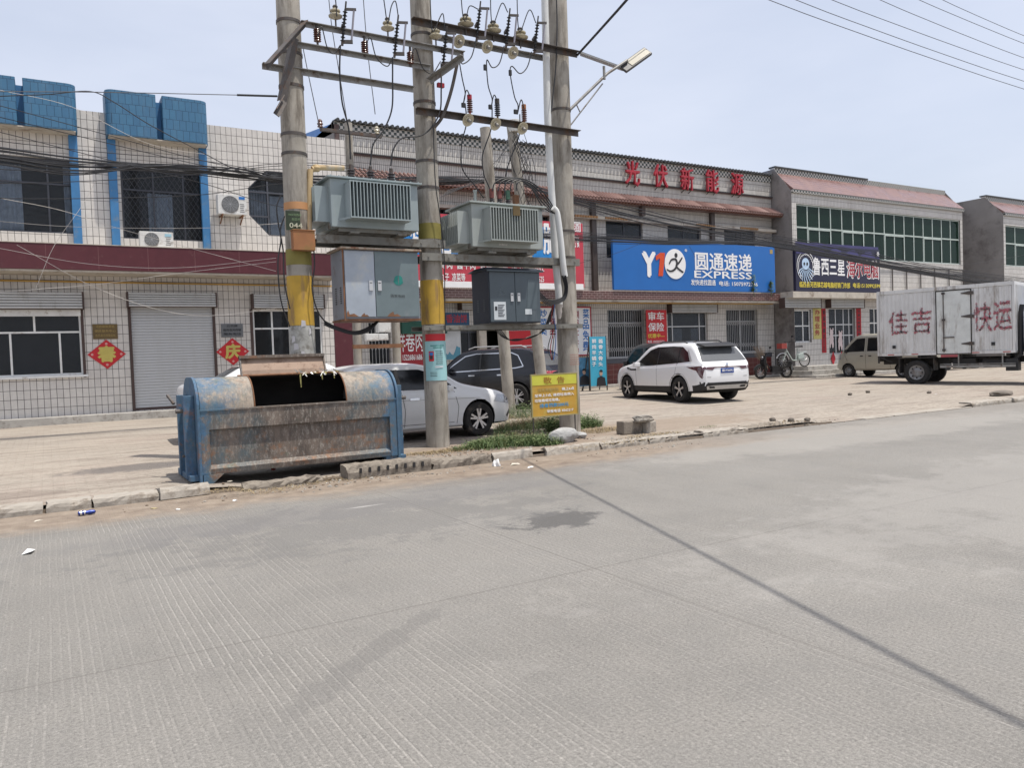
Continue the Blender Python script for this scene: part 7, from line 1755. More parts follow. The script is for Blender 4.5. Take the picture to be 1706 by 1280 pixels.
weeds('dry_straw', [(*gp(885, 712), .8, .4, 1900, .28, .0035, 0, 1.3), (*gp(850, 738), .8, .3, 900, .2, .003, 0, 1.4), (*gp(760, 752), .8, .22, 1100, .07, .003, 0, 1.6), (*gp(700, 757), .5, .15, 500, .05, .003, 0, 2.0), (*gp(1000, 718), .8, .3, 1000, .10, .003, 0, 1.6), (*gp(1090, 725), .8, .2, 500, .06, .003, 0, 2.0),
    (*gp(830, 700), .5, .3, 300, .18, .003, 0, 1.2), (3.0, 10.55, 1.1, .3, 900, .04, .003, 0, 3.0), (2.2, 10.2, .7, .2, 400, .03, .003, 0, 4.0), (8.0, 10.6, 1.2, .25, 500, .05, .003, 0, 2.0), (12.5, 10.8, 1.2, .25, 400, .05, .003, 0, 2.0)], [m_s1, m_s2], 6)
# ================================================================== VEHICLES
def pchip(pts):
    X = np.array([p[0] for p in pts], float); Y = np.array([p[1] for p in pts], float)
    h = np.diff(X); d = np.diff(Y) / h; m_ = np.zeros(len(X)); m_[0], m_[-1] = d[0], d[-1]
    for i in range(1, len(X) - 1):
        m_[i] = 0 if d[i-1] * d[i] <= 0 else 2 * d[i-1] * d[i] / (d[i-1] + d[i])
    def f(x):
        x = min(max(x, X[0]), X[-1]); i = min(int(np.searchsorted(X, x, 'right') - 1), len(X) - 2); t = (x - X[i]) / h[i]
        return float((2*t**3-3*t*t+1)*Y[i] + (t**3-2*t*t+t)*h[i]*m_[i] + (-2*t**3+3*t*t)*Y[i+1] + (t**3-t*t)*h[i]*m_[i+1])
    return f
def carpaint(name, col, metal=0.0, rough=.28):
    t = NT(name); P = t.obj(); n = t.noise(P, 2.0, 5, .7)
    s_ = t.sep(P); low = t.ramp(s_[2], [(0.15, 1.0), (0.75, 0.0)])
    c = t.mix(t.math('MULTIPLY', t.math('MULTIPLY', low, t.ramp(n, [(.3, .2), (.7, 1.)])), .22 if max(col) > .1 else .06), col, (0.36, 0.32, 0.27))
    m_ = t.out(c, rough, metal, .5); t.b.inputs['Coat Weight'].default_value = .6 if max(col) > .1 else .25; t.b.inputs['Coat Roughness'].default_value = .06; return m_
m_trim = M('car_dark_trim', (0.020, 0.020, 0.022), .5, var=.1); m_redlamp = M('red_lamp_lens', (0.32, 0.008, 0.015), .12, spec=.8, coat=1.0)
m_darklamp = M('smoked_red_lens', (0.07, 0.008, 0.014), .12, spec=.8, coat=1.0); m_clear = M('clear_lamp_lens', (0.32, 0.33, 0.35), .08, .4, spec=.9, coat=1.0)
m_chrome = M('chrome_trim', (0.66, 0.66, 0.67), .15, .95, var=.03); m_silver = M('silver_trim', (0.50, 0.50, 0.50), .35, .5); m_under = M('underbody', (0.012, 0.012, 0.012), .9)
m_seam = M('panel_seam', (0.03, 0.03, 0.03), .7)
def wheel(parent, x, y, side, D, w_, style, name='wheel'):
    """side = -1: outer face towards -y"""
    r_ = D / 2; c = Vector((x, y, r_)); s = side
    q = MB(); prof = [(r_ * .62, 0), (r_ * .90, -.004 * 1), (r_ * .975, .02), (r_, .045), (r_, w_ - .045), (r_ * .975, w_ - .02), (r_ * .9, w_), (r_ * .62, w_)]
    q.lathe(c + Vector((0, s * w_, 0)), (0, -s, 0), prof, 36, 0, caps=False)
    for i in range(36):
        a = i * math.pi / 18; q.box((x + (r_ + .0005) * math.cos(a) - .003, y + s * .03, r_ + (r_ + .0005) * math.sin(a) - .003), (x + (r_ + .0005) * math.cos(a) + .003, y + s * (w_ - .03), r_ + (r_ + .0005) * math.sin(a) + .003))
    o = q.build(name, m_rubber, parent, smooth=True)
    q = MB(); rr = r_ * .66; yo = y + s * (w_ - .012)
    q.lathe((x, yo, r_), (0, -s, 0), [(rr, 0), (rr * .93, 0.0), (rr * .90, .03), (rr * .88, w_ * .7), (0.01, w_ * .7)], 36, 1, caps=False)
    q.lathe((x, yo, r_), (0, -s, 0), [(rr * 1.0, -.004), (rr * 1.0, .012), (rr * .90, .010), (rr * .90, -.002)], 36, 0, caps=False)
    if style[0] == 'steel':
        q.lathe((x, yo + s * -.012, r_), (0, -s, 0), [(rr * .9, 0), (rr * .62, .03), (rr * .45, -.005), (rr * .3, -.01), (.01, -.012)], 30, 0, caps=False)
        for i in range(8):
            a = i * math.pi / 4; q.cyl((x + rr * .66 * math.cos(a), yo - s * .022, r_ + rr * .66 * math.sin(a)), (x + rr * .66 * math.cos(a), yo - s * .012, r_ + rr * .66 * math.sin(a)), rr * .09, n=8, mi=1)
    else:
        n, pair, wid = style[1], style[2], style[3]
        for i in range(n):
            for dd in ((-pair, pair) if pair else (0,)):
                a = 2 * math.pi * i / n + math.pi / 2; a0 = a + dd * .55; a1 = a + dd
                p0 = Vector((x + rr * .16 * math.cos(a0), yo - s * .010, r_ + rr * .16 * math.sin(a0))); p1 = Vector((x + rr * .93 * math.cos(a1), yo - s * .006, r_ + rr * .93 * math.sin(a1)))
                q.bar(p0, p1, wid * rr, .022, up=(0, 1, 0), mi=0)
        q.lathe((x, yo - s * .018, r_), (0, s, 0), [(rr * .24, 0), (rr * .22, .014), (rr * .09, .018), (.004, .018)], 20, 0)
    q.build('rim', [m_alloy if style[0] != 'steel' else M('painted_steel_rim', (0.24, 0.24, 0.24), .5, .3, dirt=(.15, .12, .1), damt=.4), m_black], o, smooth=True)
    return o
def car_body(name, t, S, paint):
    top, belt, wid, bot = pchip(S['top']), pchip(S['belt']), pchip(S['wid']), pchip(S['bot'])
    L = S['L']; tum = S.get('tum', .22)
    xs = sorted(set([0, .015, .04, .08, .13, .2] + [L - v for v in (0, .015, .04, .08, .13, .2)] + list(np.linspace(.3, L - .3, 44)) + [p[0] for p in S['top']]))
    rings = []
    for x in xs:
        zt, w_, zb_ = top(x), wid(x), bot(x); zbl = min(belt(x), zt - .05); hgt = zbl - zb_
        up = zt - zbl; r_ = min(.13, up * .7)
        wr = w_ * .975 - tum * max(0, up - r_)
        half = [(0, zb_), (w_ * .6, zb_), (w_ * .90, zb_ + .015), (w_ * .965, zb_ + .09 * min(1, hgt)), (w_ * .99, zb_ + hgt * .28), (w_, zb_ + hgt * .55), (w_ * .995, zb_ + hgt * .82), (w_ * .985, zbl - .012), (w_ * .97, zbl + .008)]
        for k in (.25, .5, .75, 1): half.append((w_ * .972 - tum * (up - r_) * k, zbl + .01 + (up - r_ - .01) * k))
        half += [(wr - r_ * .12, zt - r_ * .62), (wr - r_ * .42, zt - r_ * .26), (wr - r_ * 1.1, zt - r_ * .07), (wr * .5, zt - .0), (0, zt + .006)]
        rings.append([(x, -y, z) for y, z in half] + [(x, y, z) for y, z in reversed(half[1:-1])])
    n = len(rings[0]); vs = [p for r_ in rings for p in r_]
    fs = [(i*n+k, i*n+(k+1) % n, (i+1)*n+(k+1) % n, (i+1)*n+k) for i in range(len(rings)-1) for k in range(n)]
    fs += [tuple(range(n-1, -1, -1)), tuple((len(rings)-1)*n + k for k in range(n))]
    q = MB(); q.add(vs, fs); q.add([], []); o = q.build('body', [paint, m_under, m_trim], t, smooth=False)
    bm = bmesh.new(); bm.from_mesh(o.data); bmesh.ops.recalc_face_normals(bm, faces=bm.faces); bm.to_mesh(o.data); bm.free()
    W = max(p[1] for p in S['wid'])
    for x in S['wheels']:
        for s in (-1, 1):
            c = MB(); R1 = S['D'] / 2 + S.get('arch', .045); c.cyl((x, s * (W - .30), S['D'] / 2 + .01), (x, s * (W + .2), S['D'] / 2 + .01), R1, n=48); co = c.build('cut', m_under)
            md = o.modifiers.new('b', 'BOOLEAN'); md.operation = 'DIFFERENCE'; md.object = co; md.solver = 'EXACT'
            dg = bpy.context.evaluated_depsgraph_get(); me = bpy.data.meshes.new_from_object(o.evaluated_get(dg)); o.modifiers.clear(); o.data = me; bpy.data.objects.remove(co)
    me = o.data; R1 = S['D'] / 2 + S.get('arch', .045); clad = S.get('clad')
    me.materials.clear(); [me.materials.append(m_) for m_ in (paint, m_under, m_trim)]
    for p in me.polygons:
        c = p.center; p.use_smooth = True; p.material_index = 0
        for x in S['wheels']:
            if math.hypot(c.x - x, c.z - S['D'] / 2 - .01) < R1 + .003 and abs(c.y) < W + .05: p.material_index = 1
        if p.normal.z < -.8 and c.z < .5: p.material_index = 1
        elif clad and p.material_index == 0 and c.z < clad(c.x): p.material_index = 2
    try: me.set_sharp_from_angle(angle=R_(32))
    except Exception: pass
    bvh = BVHTree.FromPolygons([v.co for v in me.vertices], [tuple(p.vertices) for p in me.polygons])
    return o, bvh
def skin(bvh, t, poly, axis, mat, name, off=.004, step=.06, parent=None, th=0.0):
    """a panel following the body: polygon (2-D) cast onto it. axis: 'L','R' (x,z) sides, 'B' rear and 'F' front (y,z), 'T' top (x,y)"""
    bm = bmesh.new(); f = bm.faces.new([bm.verts.new((a, b, 0)) for a, b in poly])
    for k in (0, 1):
        lo, hi = min(p[k] for p in poly), max(p[k] for p in poly); v = lo + step
        while v < hi - .004:
            co = [0, 0, 0]; co[k] = v; no = [0, 0, 0]; no[k] = 1
            bmesh.ops.bisect_plane(bm, geom=bm.verts[:] + bm.edges[:] + bm.faces[:], plane_co=co, plane_no=no); v += step
    bmesh.ops.triangulate(bm, faces=[f for f in bm.faces if len(f.verts) > 4])
    ok = True
    for v in bm.verts:
        a, b = v.co.x, v.co.y
        o_, d_ = {'L': ((a, 5, b), (0, -1, 0)), 'R': ((a, -5, b), (0, 1, 0)), 'B': ((-5, a, b), (1, 0, 0)), 'F': ((12, a, b), (-1, 0, 0)), 'T': ((a, b, 5), (0, 0, -1))}[axis]
        h = bvh.ray_cast(Vector(o_), Vector(d_))
        if h[0] is None:
            h = bvh.find_nearest(Vector({'L': (a, 1, b), 'R': (a, -1, b), 'B': (0, a, b), 'F': (4.6, a, b), 'T': (a, b, 1.5)}[axis]))
        v.co = h[0] + (h[1] if h[1].dot(Vector(d_)) < 0 else -h[1]) * off
    bmesh.ops.recalc_face_normals(bm, faces=bm.faces)
    me = bpy.data.meshes.new(name); bm.to_mesh(me); bm.free(); me.materials.append(mat); me.shade_smooth()
    o = bpy.data.objects.new(name, me); COL.objects.link(o); o.parent = parent or t; return o
def strip(bvh, t, pts, w_, axis, mat, name, off=.005, parent=None):
    P = [Vector((a, b)) for a, b in pts]; up, dn = [], []
    for i, p in enumerate(P):
        d = (P[min(i+1, len(P)-1)] - P[max(i-1, 0)]).normalized(); n = Vector((-d.y, d.x)) * w_ / 2; up.append(p + n); dn.append(p - n)
    return skin(bvh, t, [tuple(p) for p in up] + [tuple(p) for p in reversed(dn)], axis, mat, name, off, .12, parent)
def mirror(t, x, y, z, s, mat, sz=(.13, .2, .14)):
    q = MB(); q.box((x - sz[0] / 2, y, z - sz[2] / 2), (x + sz[0] / 2, y + s * sz[1], z + sz[2] / 2)); q.box((x - .02, y - s * .06, z - .05), (x + .03, y, z)); q.build('mirror', mat, t, bevel=.03, smooth=True)
def place(t, x, y, hd, z):
    t.location = (x, y, z); t.rotation_euler = (0, 0, math.pi / 2 - R_(hd))
def new_car(name, label, cat='car'):
    t = thing(name, label, cat); t['_o'] = (0, 0, 0); return t
def sides(b, t, body, polys, mat, name, off=.004):
    for ax in ('L', 'R'): skin(b, t, polys, ax, mat, name, off, parent=body)

# ---- white crossover (local x: rear 0 -> front; y left +)
m_white = carpaint('white_car_paint', (0.78, 0.79, 0.80))
t = new_car('parked_car', 'white crossover seen from its rear left, parked nose towards the blue courier sign')
L = 4.66
S = dict(L=L, D=.72, wheels=(.98, 3.70), tum=.30, arch=.05,
    top=[(0, .98), (.03, 1.02), (.10, 1.12), (.42, 1.50), (.60, 1.625), (1.2, 1.675), (2.1, 1.69), (2.6, 1.63), (3.35, 1.17), (3.6, 1.10), (4.3, .98), (4.56, .82), (L, .70)],
    belt=[(0, 1.04), (.6, 1.06), (2.0, 1.00), (3.2, .98), (3.8, .95), (L, .7)],
    wid=[(0, .72), (.06, .80), (.25, .885), (.8, .925), (2.3, .93), (3.8, .915), (4.3, .85), (4.56, .72), (L, .60)],
    bot=[(0, .50), (.05, .36), (.3, .26), (1.2, .23), (3.5, .23), (4.3, .26), (L, .36)])
S['clad'] = lambda x: .52 if x < .35 else (.42 if 1.35 < x < 3.35 else .34)
body, b = car_body('suv', t, S, m_white)
sides(b, t, body, [(.50, 1.14), (1.0, 1.11), (2.2, 1.05), (3.28, 1.02), (2.95, 1.25), (2.55, 1.50), (2.2, 1.58), (1.4, 1.585), (.95, 1.56), (.66, 1.40)], m_carglass, 'side_window')
for a in ([(.50, 1.14), (.70, 1.46), (.64, 1.46), (.42, 1.15)],): sides(b, t, body, a, m_silver, 'pillar_trim', .006)
for x0 in (1.02, 2.02): sides(b, t, body, [(x0, 1.10), (x0 + .06, 1.09), (x0 + .06, 1.54), (x0, 1.54)], m_trim, 'door_pillar', .008)
for l in ([(2.05, .35), (2.06, 1.06)], [(1.28, .62), (1.15, .8), (1.08, 1.08)], [(3.12, .34), (3.18, .98)]): 
    for ax in ('L', 'R'): strip(b, t, l, .010, ax, m_seam, 'door_seam', .003, body)
for ax in ('L', 'R'):
    strip(b, t, [(1.40, .40), (1.9, .36), (3.2, .34)], .05, ax, m_trim, 'sill_trim', .012, body)
    strip(b, t, [(3.15, .93), (3.45, .93), (3.7, .98)], .05, ax, m_trim, 'wing_vent', .006, body)
    for xx in (1.18, 2.15): strip(b, t, [(xx, .93), (xx + .2, .93)], .035, ax, m_white, 'door_handle', .02, body)
    for wx in S['wheels']:
        R1 = .385 + .03; strip(b, t, [(wx + R1 * math.cos(a), .37 + R1 * math.sin(a)) for a in [math.pi * (k / 14) * 1.08 - .12 for k in range(15)]], .07, ax, m_trim, 'arch_trim', .010, body)
    # wrap-round tail lamp with its downward hook
    skin(b, t, [(.0, 1.02), (.45, .99), (.62, 1.0), (.4, .93), (.22, .89), (.12, .72), (.06, .66), (.03, .86)], ax, m_darklamp, 'tail_lamp', .006, .05, body)
skin(b, t, [(-.80, .98), (.80, .98), (.80, .92), (.5, .89), (.42, .95), (-.42, .95), (-.5, .89), (-.8, .92)], 'B', m_darklamp, 'tail_lamp', .008, .08, body)
skin(b, t, [(-.76, 1.13), (.76, 1.13), (.64, 1.52), (-.64, 1.52)], 'B', M('rear_glass', (0.10, 0.105, 0.11), .1, spec=.9), 'rear_window', .005, .08, body)  # glass base colour brightened to stand in for reflections
q = MB(); q.add([(.33, -.60, 1.60), (.33, .60, 1.60), (.62, .60, 1.655), (.62, -.60, 1.655), (.20, -.55, 1.545), (.20, .55, 1.545), (.30, .57, 1.52), (.30, -.57, 1.52)], [(0,1,2,3),(4,5,1,0),(7,6,5,4),(3,2,6,7),(0,3,7,4),(1,5,6,2)]); q.build('spoiler', m_trim, body, bevel=.01)
skin(b, t, [(-.82, .40), (.82, .40), (.84, .58), (.6, .55), (-.6, .55), (-.84, .58)], 'B', m_trim, 'bumper_lower', .006, .1, body)
skin(b, t, [(-.66, .37), (.66, .37), (.70, .46), (.55, .475), (-.55, .475), (-.70, .46)], 'B', m_silver, 'skid_plate', .016, .1, body)
for s in (-1, 1):
    skin(b, t, [(s * .42, .40), (s * .60, .40), (s * .62, .45), (s * .45, .45)], 'B', m_black, 'exhaust_trim', .024, .1, body)
    strip(b, t, [(s * .55, .70), (s * .78, .71)], .02, 'B', m_silver, 'reflector', .006, body)
q = MB(); q.box((-.016, -.22, .80), (-.004, .22, .94)); pl = q.build('number_plate', M('blue_plate', (0.02, 0.07, 0.30), .4), body)
text('冀E·P3609U', m_whitel, pl, (-.017, .19, .835), (0, -1, 0), (0, 0, 1), height=.075, width=.38, bold=.015)
q = MB(); q.lathe((.005, 0, 1.035), (-1, 0, .2), [(.045, 0), (.05, .01), (.03, .016)], 16); q.build('badge', m_chrome, body)
for s in (-1, 1):
    q = MB(); q.tube([(.95, s * .60, 1.66), (1.1, s * .61, 1.715), (2.1, s * .61, 1.735), (2.3, s * .60, 1.69)], .018, 8); q.build('roof_rail', m_trim, body, smooth=True)
    mirror(t, 3.02, s * .88, 1.08, s, m_white)
skin(b, t, [(2.62, -.60), (3.30, -.66), (3.30, .66), (2.62, .60)], 'T', m_carglass, 'windscreen', .005, .1, body)
for wx in S['wheels']:
    for s in (-1, 1): wheel(t, wx, s * .70, s, .72, .22, ('alloy', 5, .10, .10))
place(t, 16.08, 15.45, 7, .18); t_white = t

# ---- black off-roader
m_blackp = carpaint('black_car_paint', (0.006, 0.007, 0.011), 0.0, .25)
t = new_car('parked_car', 'black off-roader with chrome window line parked behind the leaning concrete poles')
L = 4.65
S = dict(L=L, D=.74, wheels=(.92, 3.64), tum=.24, arch=.05,
    top=[(0, 1.0), (.04, 1.08), (.14, 1.2), (.42, 1.56), (.6, 1.66), (1.2, 1.72), (2.2, 1.72), (2.7, 1.64), (3.4, 1.18), (3.7, 1.12), (4.4, 1.0), (4.58, .85), (L, .7)],
    belt=[(0, 1.06), (1, 1.08), (3.2, 1.03), (4, .98), (L, .7)], wid=[(0, .76), (.08, .84), (.3, .91), (2.3, .93), (4.0, .90), (4.5, .78), (L, .66)],
    bot=[(0, .5), (.08, .36), (.4, .28), (3.8, .28), (L, .4)]); S['clad'] = lambda x: .36
body, b = car_body('suv2', t, S, m_blackp)
win = [(.72, 1.20), (.95, 1.16), (3.2, 1.08), (2.9, 1.30), (2.55, 1.52), (2.2, 1.58), (1.1, 1.58), (.9, 1.5)]
sides(b, t, body, win, m_carglass, 'side_window')
for ax in ('L', 'R'):
    strip(b, t, win + [win[0]], .028, ax, m_chrome, 'window_line', .008, body)
    strip(b, t, [(1.12, 1.16), (1.12, 1.57)], .05, ax, m_trim, 'door_pillar', .007, body); strip(b, t, [(2.05, 1.12), (2.05, 1.58)], .05, ax, m_trim, 'door_pillar', .007, body)
    for xx in (1.3, 2.2): strip(b, t, [(xx, .98), (xx + .2, .98)], .035, ax, m_chrome, 'door_handle', .015, body)
    skin(b, t, [(.0, .90), (.12, .84), (.32, .90), (.36, 1.0), (.25, 1.08), (.02, 1.06)], ax, m_redlamp, 'tail_lamp', .02, .05, body)
    strip(b, t, [(2.05, .4), (2.06, 1.08)], .010, ax, m_seam, 'door_seam', .003, body); strip(b, t, [(1.2, .8), (1.1, 1.1)], .010, ax, m_seam, 'door_seam', .003, body)
for s in (-1, 1):
    skin(b, t, [(s * .50, .92), (s * .80, .86), (s * .84, 1.06), (s * .62, 1.04)], 'B', m_redlamp, 'tail_lamp', .02, .05, body)
    q = MB(); q.tube([(.7, s * .66, 1.70), (.85, s * .67, 1.765), (2.3, s * .67, 1.775), (2.5, s * .66, 1.72)], .02, 8); q.build('roof_rail', m_silver, body, smooth=True)
    mirror(t, 3.0, s * .90, 1.12, s, m_blackp)
skin(b, t, [(-.64, 1.2), (.64, 1.2), (.56, 1.52), (-.56, 1.52)], 'B', M('rear_glass', (0.06, 0.065, 0.07), .12, spec=.9), 'rear_window', .005, .08, body)
skin(b, t, [(2.74, -.62), (3.36, -.68), (3.36, .68), (2.74, .62)], 'T', m_carglass, 'windscreen', .005, .1, body)
for wx in S['wheels']:
    for s in (-1, 1): wheel(t, wx, s * .71, s, .74, .23, ('alloy', 6, .16, .10))
place(t, 12.2, 17.9, -33, yz(18.5) - .03); t_black = t

# ---- white saloon beside the skip, a second one deeper in the yard
def saloon(label):
    t = new_car('parked_car', label); L = 4.58
    S = dict(L=L, D=.66, wheels=(.98, 3.66), tum=.34, arch=.045,
        top=[(0, .88), (.03, .98), (.15, 1.05), (.55, 1.09), (1.15, 1.37), (1.6, 1.455), (2.3, 1.46), (2.75, 1.38), (3.35, 1.05), (3.6, .98), (4.3, .83), (4.5, .70), (L, .58)],
        belt=[(0, .93), (1.0, .93), (3.2, .87), (4.0, .78), (L, .58)], wid=[(0, .66), (.08, .76), (.3, .84), (1, .89), (2.4, .90), (3.7, .885), (4.2, .82), (4.48, .66), (L, .50)],
        bot=[(0, .45), (.1, .30), (.5, .20), (3.8, .19), (4.4, .2), (L, .26)])
    m_p = carpaint('pearl_white_paint', (0.76, 0.77, 0.78)); body, b = car_body('sal', t, S, m_p)
    win = [(.95, 1.0), (1.6, .97), (3.2, .94), (2.78, 1.22), (2.45, 1.33), (1.75, 1.34), (1.35, 1.27)]
    sides(b, t, body, win, m_carglass, 'side_window')
    for ax in ('L', 'R'):
        strip(b, t, [(2.02, .96), (1.98, 1.34)], .06, ax, m_trim, 'door_pillar', .006, body)
        for l in ([(2.06, .28), (2.08, .6), (2.02, .95)], [(3.16, .28), (3.2, .6), (3.12, .90)], [(1.3, .5), (1.15, .75), (1.15, .95)], [(1.35, .33), (3.1, .31)]): strip(b, t, l, .009, ax, m_seam, 'door_seam', .003, body)
        strip(b, t, [(1.2, .80), (2.0, .775), (3.3, .75), (3.7, .74)], .012, ax, m_silver, 'body_crease', .002, body)
        for xx in (1.22, 2.18): strip(b, t, [(xx, .79), (xx + .19, .79)], .04, ax, m_chrome, 'door_handle', .018, body)
        skin(b, t, [(4.02, .66), (4.2, .62), (4.47, .58), (4.52, .66), (4.34, .76), (4.12, .79)], ax, m_clear, 'headlamp', .006, .05, body)
        strip(b, t, [(4.38, .33), (4.50, .45)], .07, ax, m_trim, 'fog_lamp_recess', .006, body)
        skin(b, t, [(.0, .80), (.3, .78), (.35, .9), (.02, .93)], ax, m_redlamp, 'tail_lamp', .006, .05, body)
    skin(b, t, [(-.5, .52), (.5, .52), (.48, .62), (-.48, .62)], 'F', m_trim, 'grille', .006, .1, body); skin(b, t, [(-.6, .26), (.6, .26), (.55, .38), (-.55, .38)], 'F', m_trim, 'lower_grille', .006, .1, body)
    skin(b, t, [(2.82, -.55), (3.33, -.63), (3.33, .63), (2.82, .55)], 'T', m_carglass, 'windscreen', .005, .1, body)
    skin(b, t, [(.58, -.58), (1.10, -.52), (1.10, .52), (.58, .58)], 'T', m_carglass, 'rear_window', .005, .1, body)
    for s in (-1, 1): mirror(t, 2.98, s * .86, .96, s, m_p, (.12, .17, .11))
    for wx in S['wheels']:
        for s in (-1, 1): wheel(t, wx, s * .67, s, .66, .21, ('alloy', 5, .19, .17))
    return t
t = saloon('white saloon beside the skip, its front wheel showing right of the middle concrete pole'); place(t, 3.42, 13.95, 87, yz(13.4))
t = saloon('second white saloon deeper in the yard, its rear pillar showing left of the raised lid'); place(t, 2.22, 16.6, 92, .27)

# ---- grey-beige minivan behind the truck
def minivan(label, m_beige, bname):
  t = new_car('minivan', label, 'van'); L = 3.9
  S = dict(L=L, D=.58, wheels=(.75, 3.25), tum=.16, arch=.04,
      top=[(0, 1.3), (.03, 1.65), (.15, 1.80), (.5, 1.86), (2.6, 1.86), (2.95, 1.78), (3.5, 1.22), (3.68, 1.05), (3.82, .9), (L, .62)],
      belt=[(0, 1.1), (3.2, 1.06), (3.6, .95), (L, .6)], wid=[(0, .70), (.1, .75), (.4, .77), (3.4, .77), (3.7, .72), (L, .60)], bot=[(0, .42), (.3, .32), (3.6, .30), (L, .36)])
  body, b = car_body('van', t, S, m_beige)
  sides(b, t, body, [(2.45, 1.12), (3.42, 1.10), (3.10, 1.45), (2.85, 1.66), (2.45, 1.68)], m_carglass, 'side_window'); sides(b, t, body, [(1.3, 1.12), (2.32, 1.12), (2.32, 1.68), (1.3, 1.68)], m_carglass, 'side_window'); sides(b, t, body, [(.3, 1.12), (1.2, 1.12), (1.2, 1.66), (.35, 1.64)], m_carglass, 'side_window')
  for ax in ('L', 'R'):
      for l in ([(2.38, .38), (2.38, 1.75)], [(3.2, .6), (3.46, 1.08)], [(1.25, .4), (1.25, 1.75)]): strip(b, t, l, .012, ax, m_seam, 'door_seam', .003, body)
      strip(b, t, [(2.5, .92), (2.64, .92)], .045, ax, m_black, 'door_handle', .012, body); strip(b, t, [(2.1, .92), (2.24, .92)], .045, ax, m_black, 'door_handle', .012, body)
      R1 = .345; strip(b, t, [(3.25 + R1 * math.cos(a), .30 + R1 * math.sin(a)) for a in [math.pi * k / 12 for k in range(13)]], .03, ax, m_silver, 'arch_trim', .008, body)
      skin(b, t, [(3.60, .80), (3.80, .78), (3.76, .95), (3.64, 1.0)], ax, m_clear, 'headlamp', .006, .05, body)
  skin(b, t, [(3.0, -.60), (3.46, -.66), (3.46, .66), (3.0, .60)], 'T', m_carglass, 'windscreen', .005, .1, body); skin(b, t, [(-.6, 1.15), (.6, 1.15), (.56, 1.6), (-.56, 1.6)], 'B', m_carglass, 'rear_window', .005, .1, body)
  for s in (-1, 1): mirror(t, 3.32, s * .74, 1.15, s, m_black, (.08, .12, .16))
  for wx in S['wheels']:
      for s in (-1, 1): wheel(t, wx, s * .58, s, .58, .17, ('steel',))
  return t
t = minivan('beige minivan half hidden behind the box truck', carpaint('beige_van_paint', (0.38, 0.36, 0.30), .2, .4), 'v'); place(t, 30.55, 18.4, 1, yz(20))
t = minivan('dark grey minivan mostly hidden behind the white crossover', carpaint('dark_grey_van_paint', (0.10, 0.105, 0.11), .2, .4), 'w'); place(t, 19.2, 19.4, 0, yz(20) - .12)


# ---- box truck (local x: rear 0 -> front, right side towards -y)
t = new_car('box_truck', 'white box truck with ribbed side, side door and peeling red characters', 'truck')
m_box = M('scuffed_white_box', (0.62, 0.62, 0.61), .5, var=.1, scale=1.5, dirt=(0.30, 0.27, 0.24), damt=.38, dscale=3, streak=True); m_frame = M('chassis_black', (0.03, 0.028, 0.027), .7, dirt=(.1, .08, .06), damt=.3)
LB, W2, ZA, ZBx = 4.30, 1.05, 1.04, 3.36
q = MB(); dx0_, dx1_ = 1.98, 3.02
q.box((0, -W2 + .03, ZA), (LB, W2, ZBx - .04))
n = 0; x = .12
while x < LB - .1:
    if not (dx0_ - .06 < x < dx1_ + .06):
        q.prism([(x - .045, -W2 + .031, ZA + .1), (x - .025, -W2 + .004, ZA + .1), (x + .025, -W2 + .004, ZA + .1), (x + .045, -W2 + .031, ZA + .1)], (0, 0, ZBx - ZA - .24))
    x += .145
for xx in (0, LB - .07): q.box((xx, -W2 - .006, ZA - .0), (xx + .07, -W2 + .03, ZBx))
q.box((.07, -W2 - .003, ZBx - .11), (LB - .07, -W2 + .03, ZBx - .0)); q.box((.07, -W2 - .003, ZA - .005), (LB - .07, -W2 + .03, ZA + .09)); q.box((.02, -W2, ZBx - .039), (LB - .02, W2, ZBx + .01))
x = -W2 + .16
while x < W2 - .1: q.box((LB + .001, x, ZA + .05), (LB + .025, x + .05, ZBx - .1)); x += .15
box_ = q.build('cargo_box', m_box, t)
q = MB(); q.box((dx0_, -W2 - .001, ZA + .03), (dx1_, -W2 + .028, ZBx - .16))
for k in range(8): z = ZA + .12 + k * .26; q.box((dx0_ + .3, -W2 - .006, z), (dx1_ - .1, -W2 - .0015, z + .18))
d_ = q.build('side_door', M('door_off_white', (0.62, 0.64, 0.62), .45, dirt=(0.33, 0.3, 0.27), damt=.3, streak=True), t)
q = MB()
for a, c_ in (((dx0_ - .03, ZA + .0), (dx0_, ZBx - .13)), ((dx1_, ZA + .0), (dx1_ + .03, ZBx - .13)), ((dx0_, ZBx - .16), (dx1_, ZBx - .13)), ((dx0_, ZA + .0), (dx1_, ZA + .03))): q.box((a[0], -W2 - .012, a[1]), (c_[0], -W2 + .02, c_[1]))
q.build('door_frame', m_frame, d_)
q = MB(); q.tube([(dx0_ + .22, -W2 - .03, ZA + .08), (dx0_ + .22, -W2 - .03, ZBx - .2)], .016, 8)
for z in (ZA + .12, ZA + 1.15, ZBx - .26): q.box((dx0_ + .17, -W2 - .045, z), (dx0_ + .27, -W2 - .007, z + .07))
q.box((dx0_ + .2, -W2 - .05, ZA + .56), (dx0_ + .55, -W2 - .035, ZA + .60))
for z in (ZA + .30, ZA + 1.22, ZBx - .32): q.prism([(dx1_ + .10, -W2 - .02, z), (dx1_ + .10, -W2 - .02, z + .1), (dx1_ - .02, -W2 - .02, z + .11), (dx1_ - .28, -W2 - .02, z + .065), (dx1_ - .28, -W2 - .02, z + .035), (dx1_ - .02, -W2 - .02, z - .01)], (0, .012, 0))
q.build('door_hardware', m_steel_dark, d_)
m_peel = None
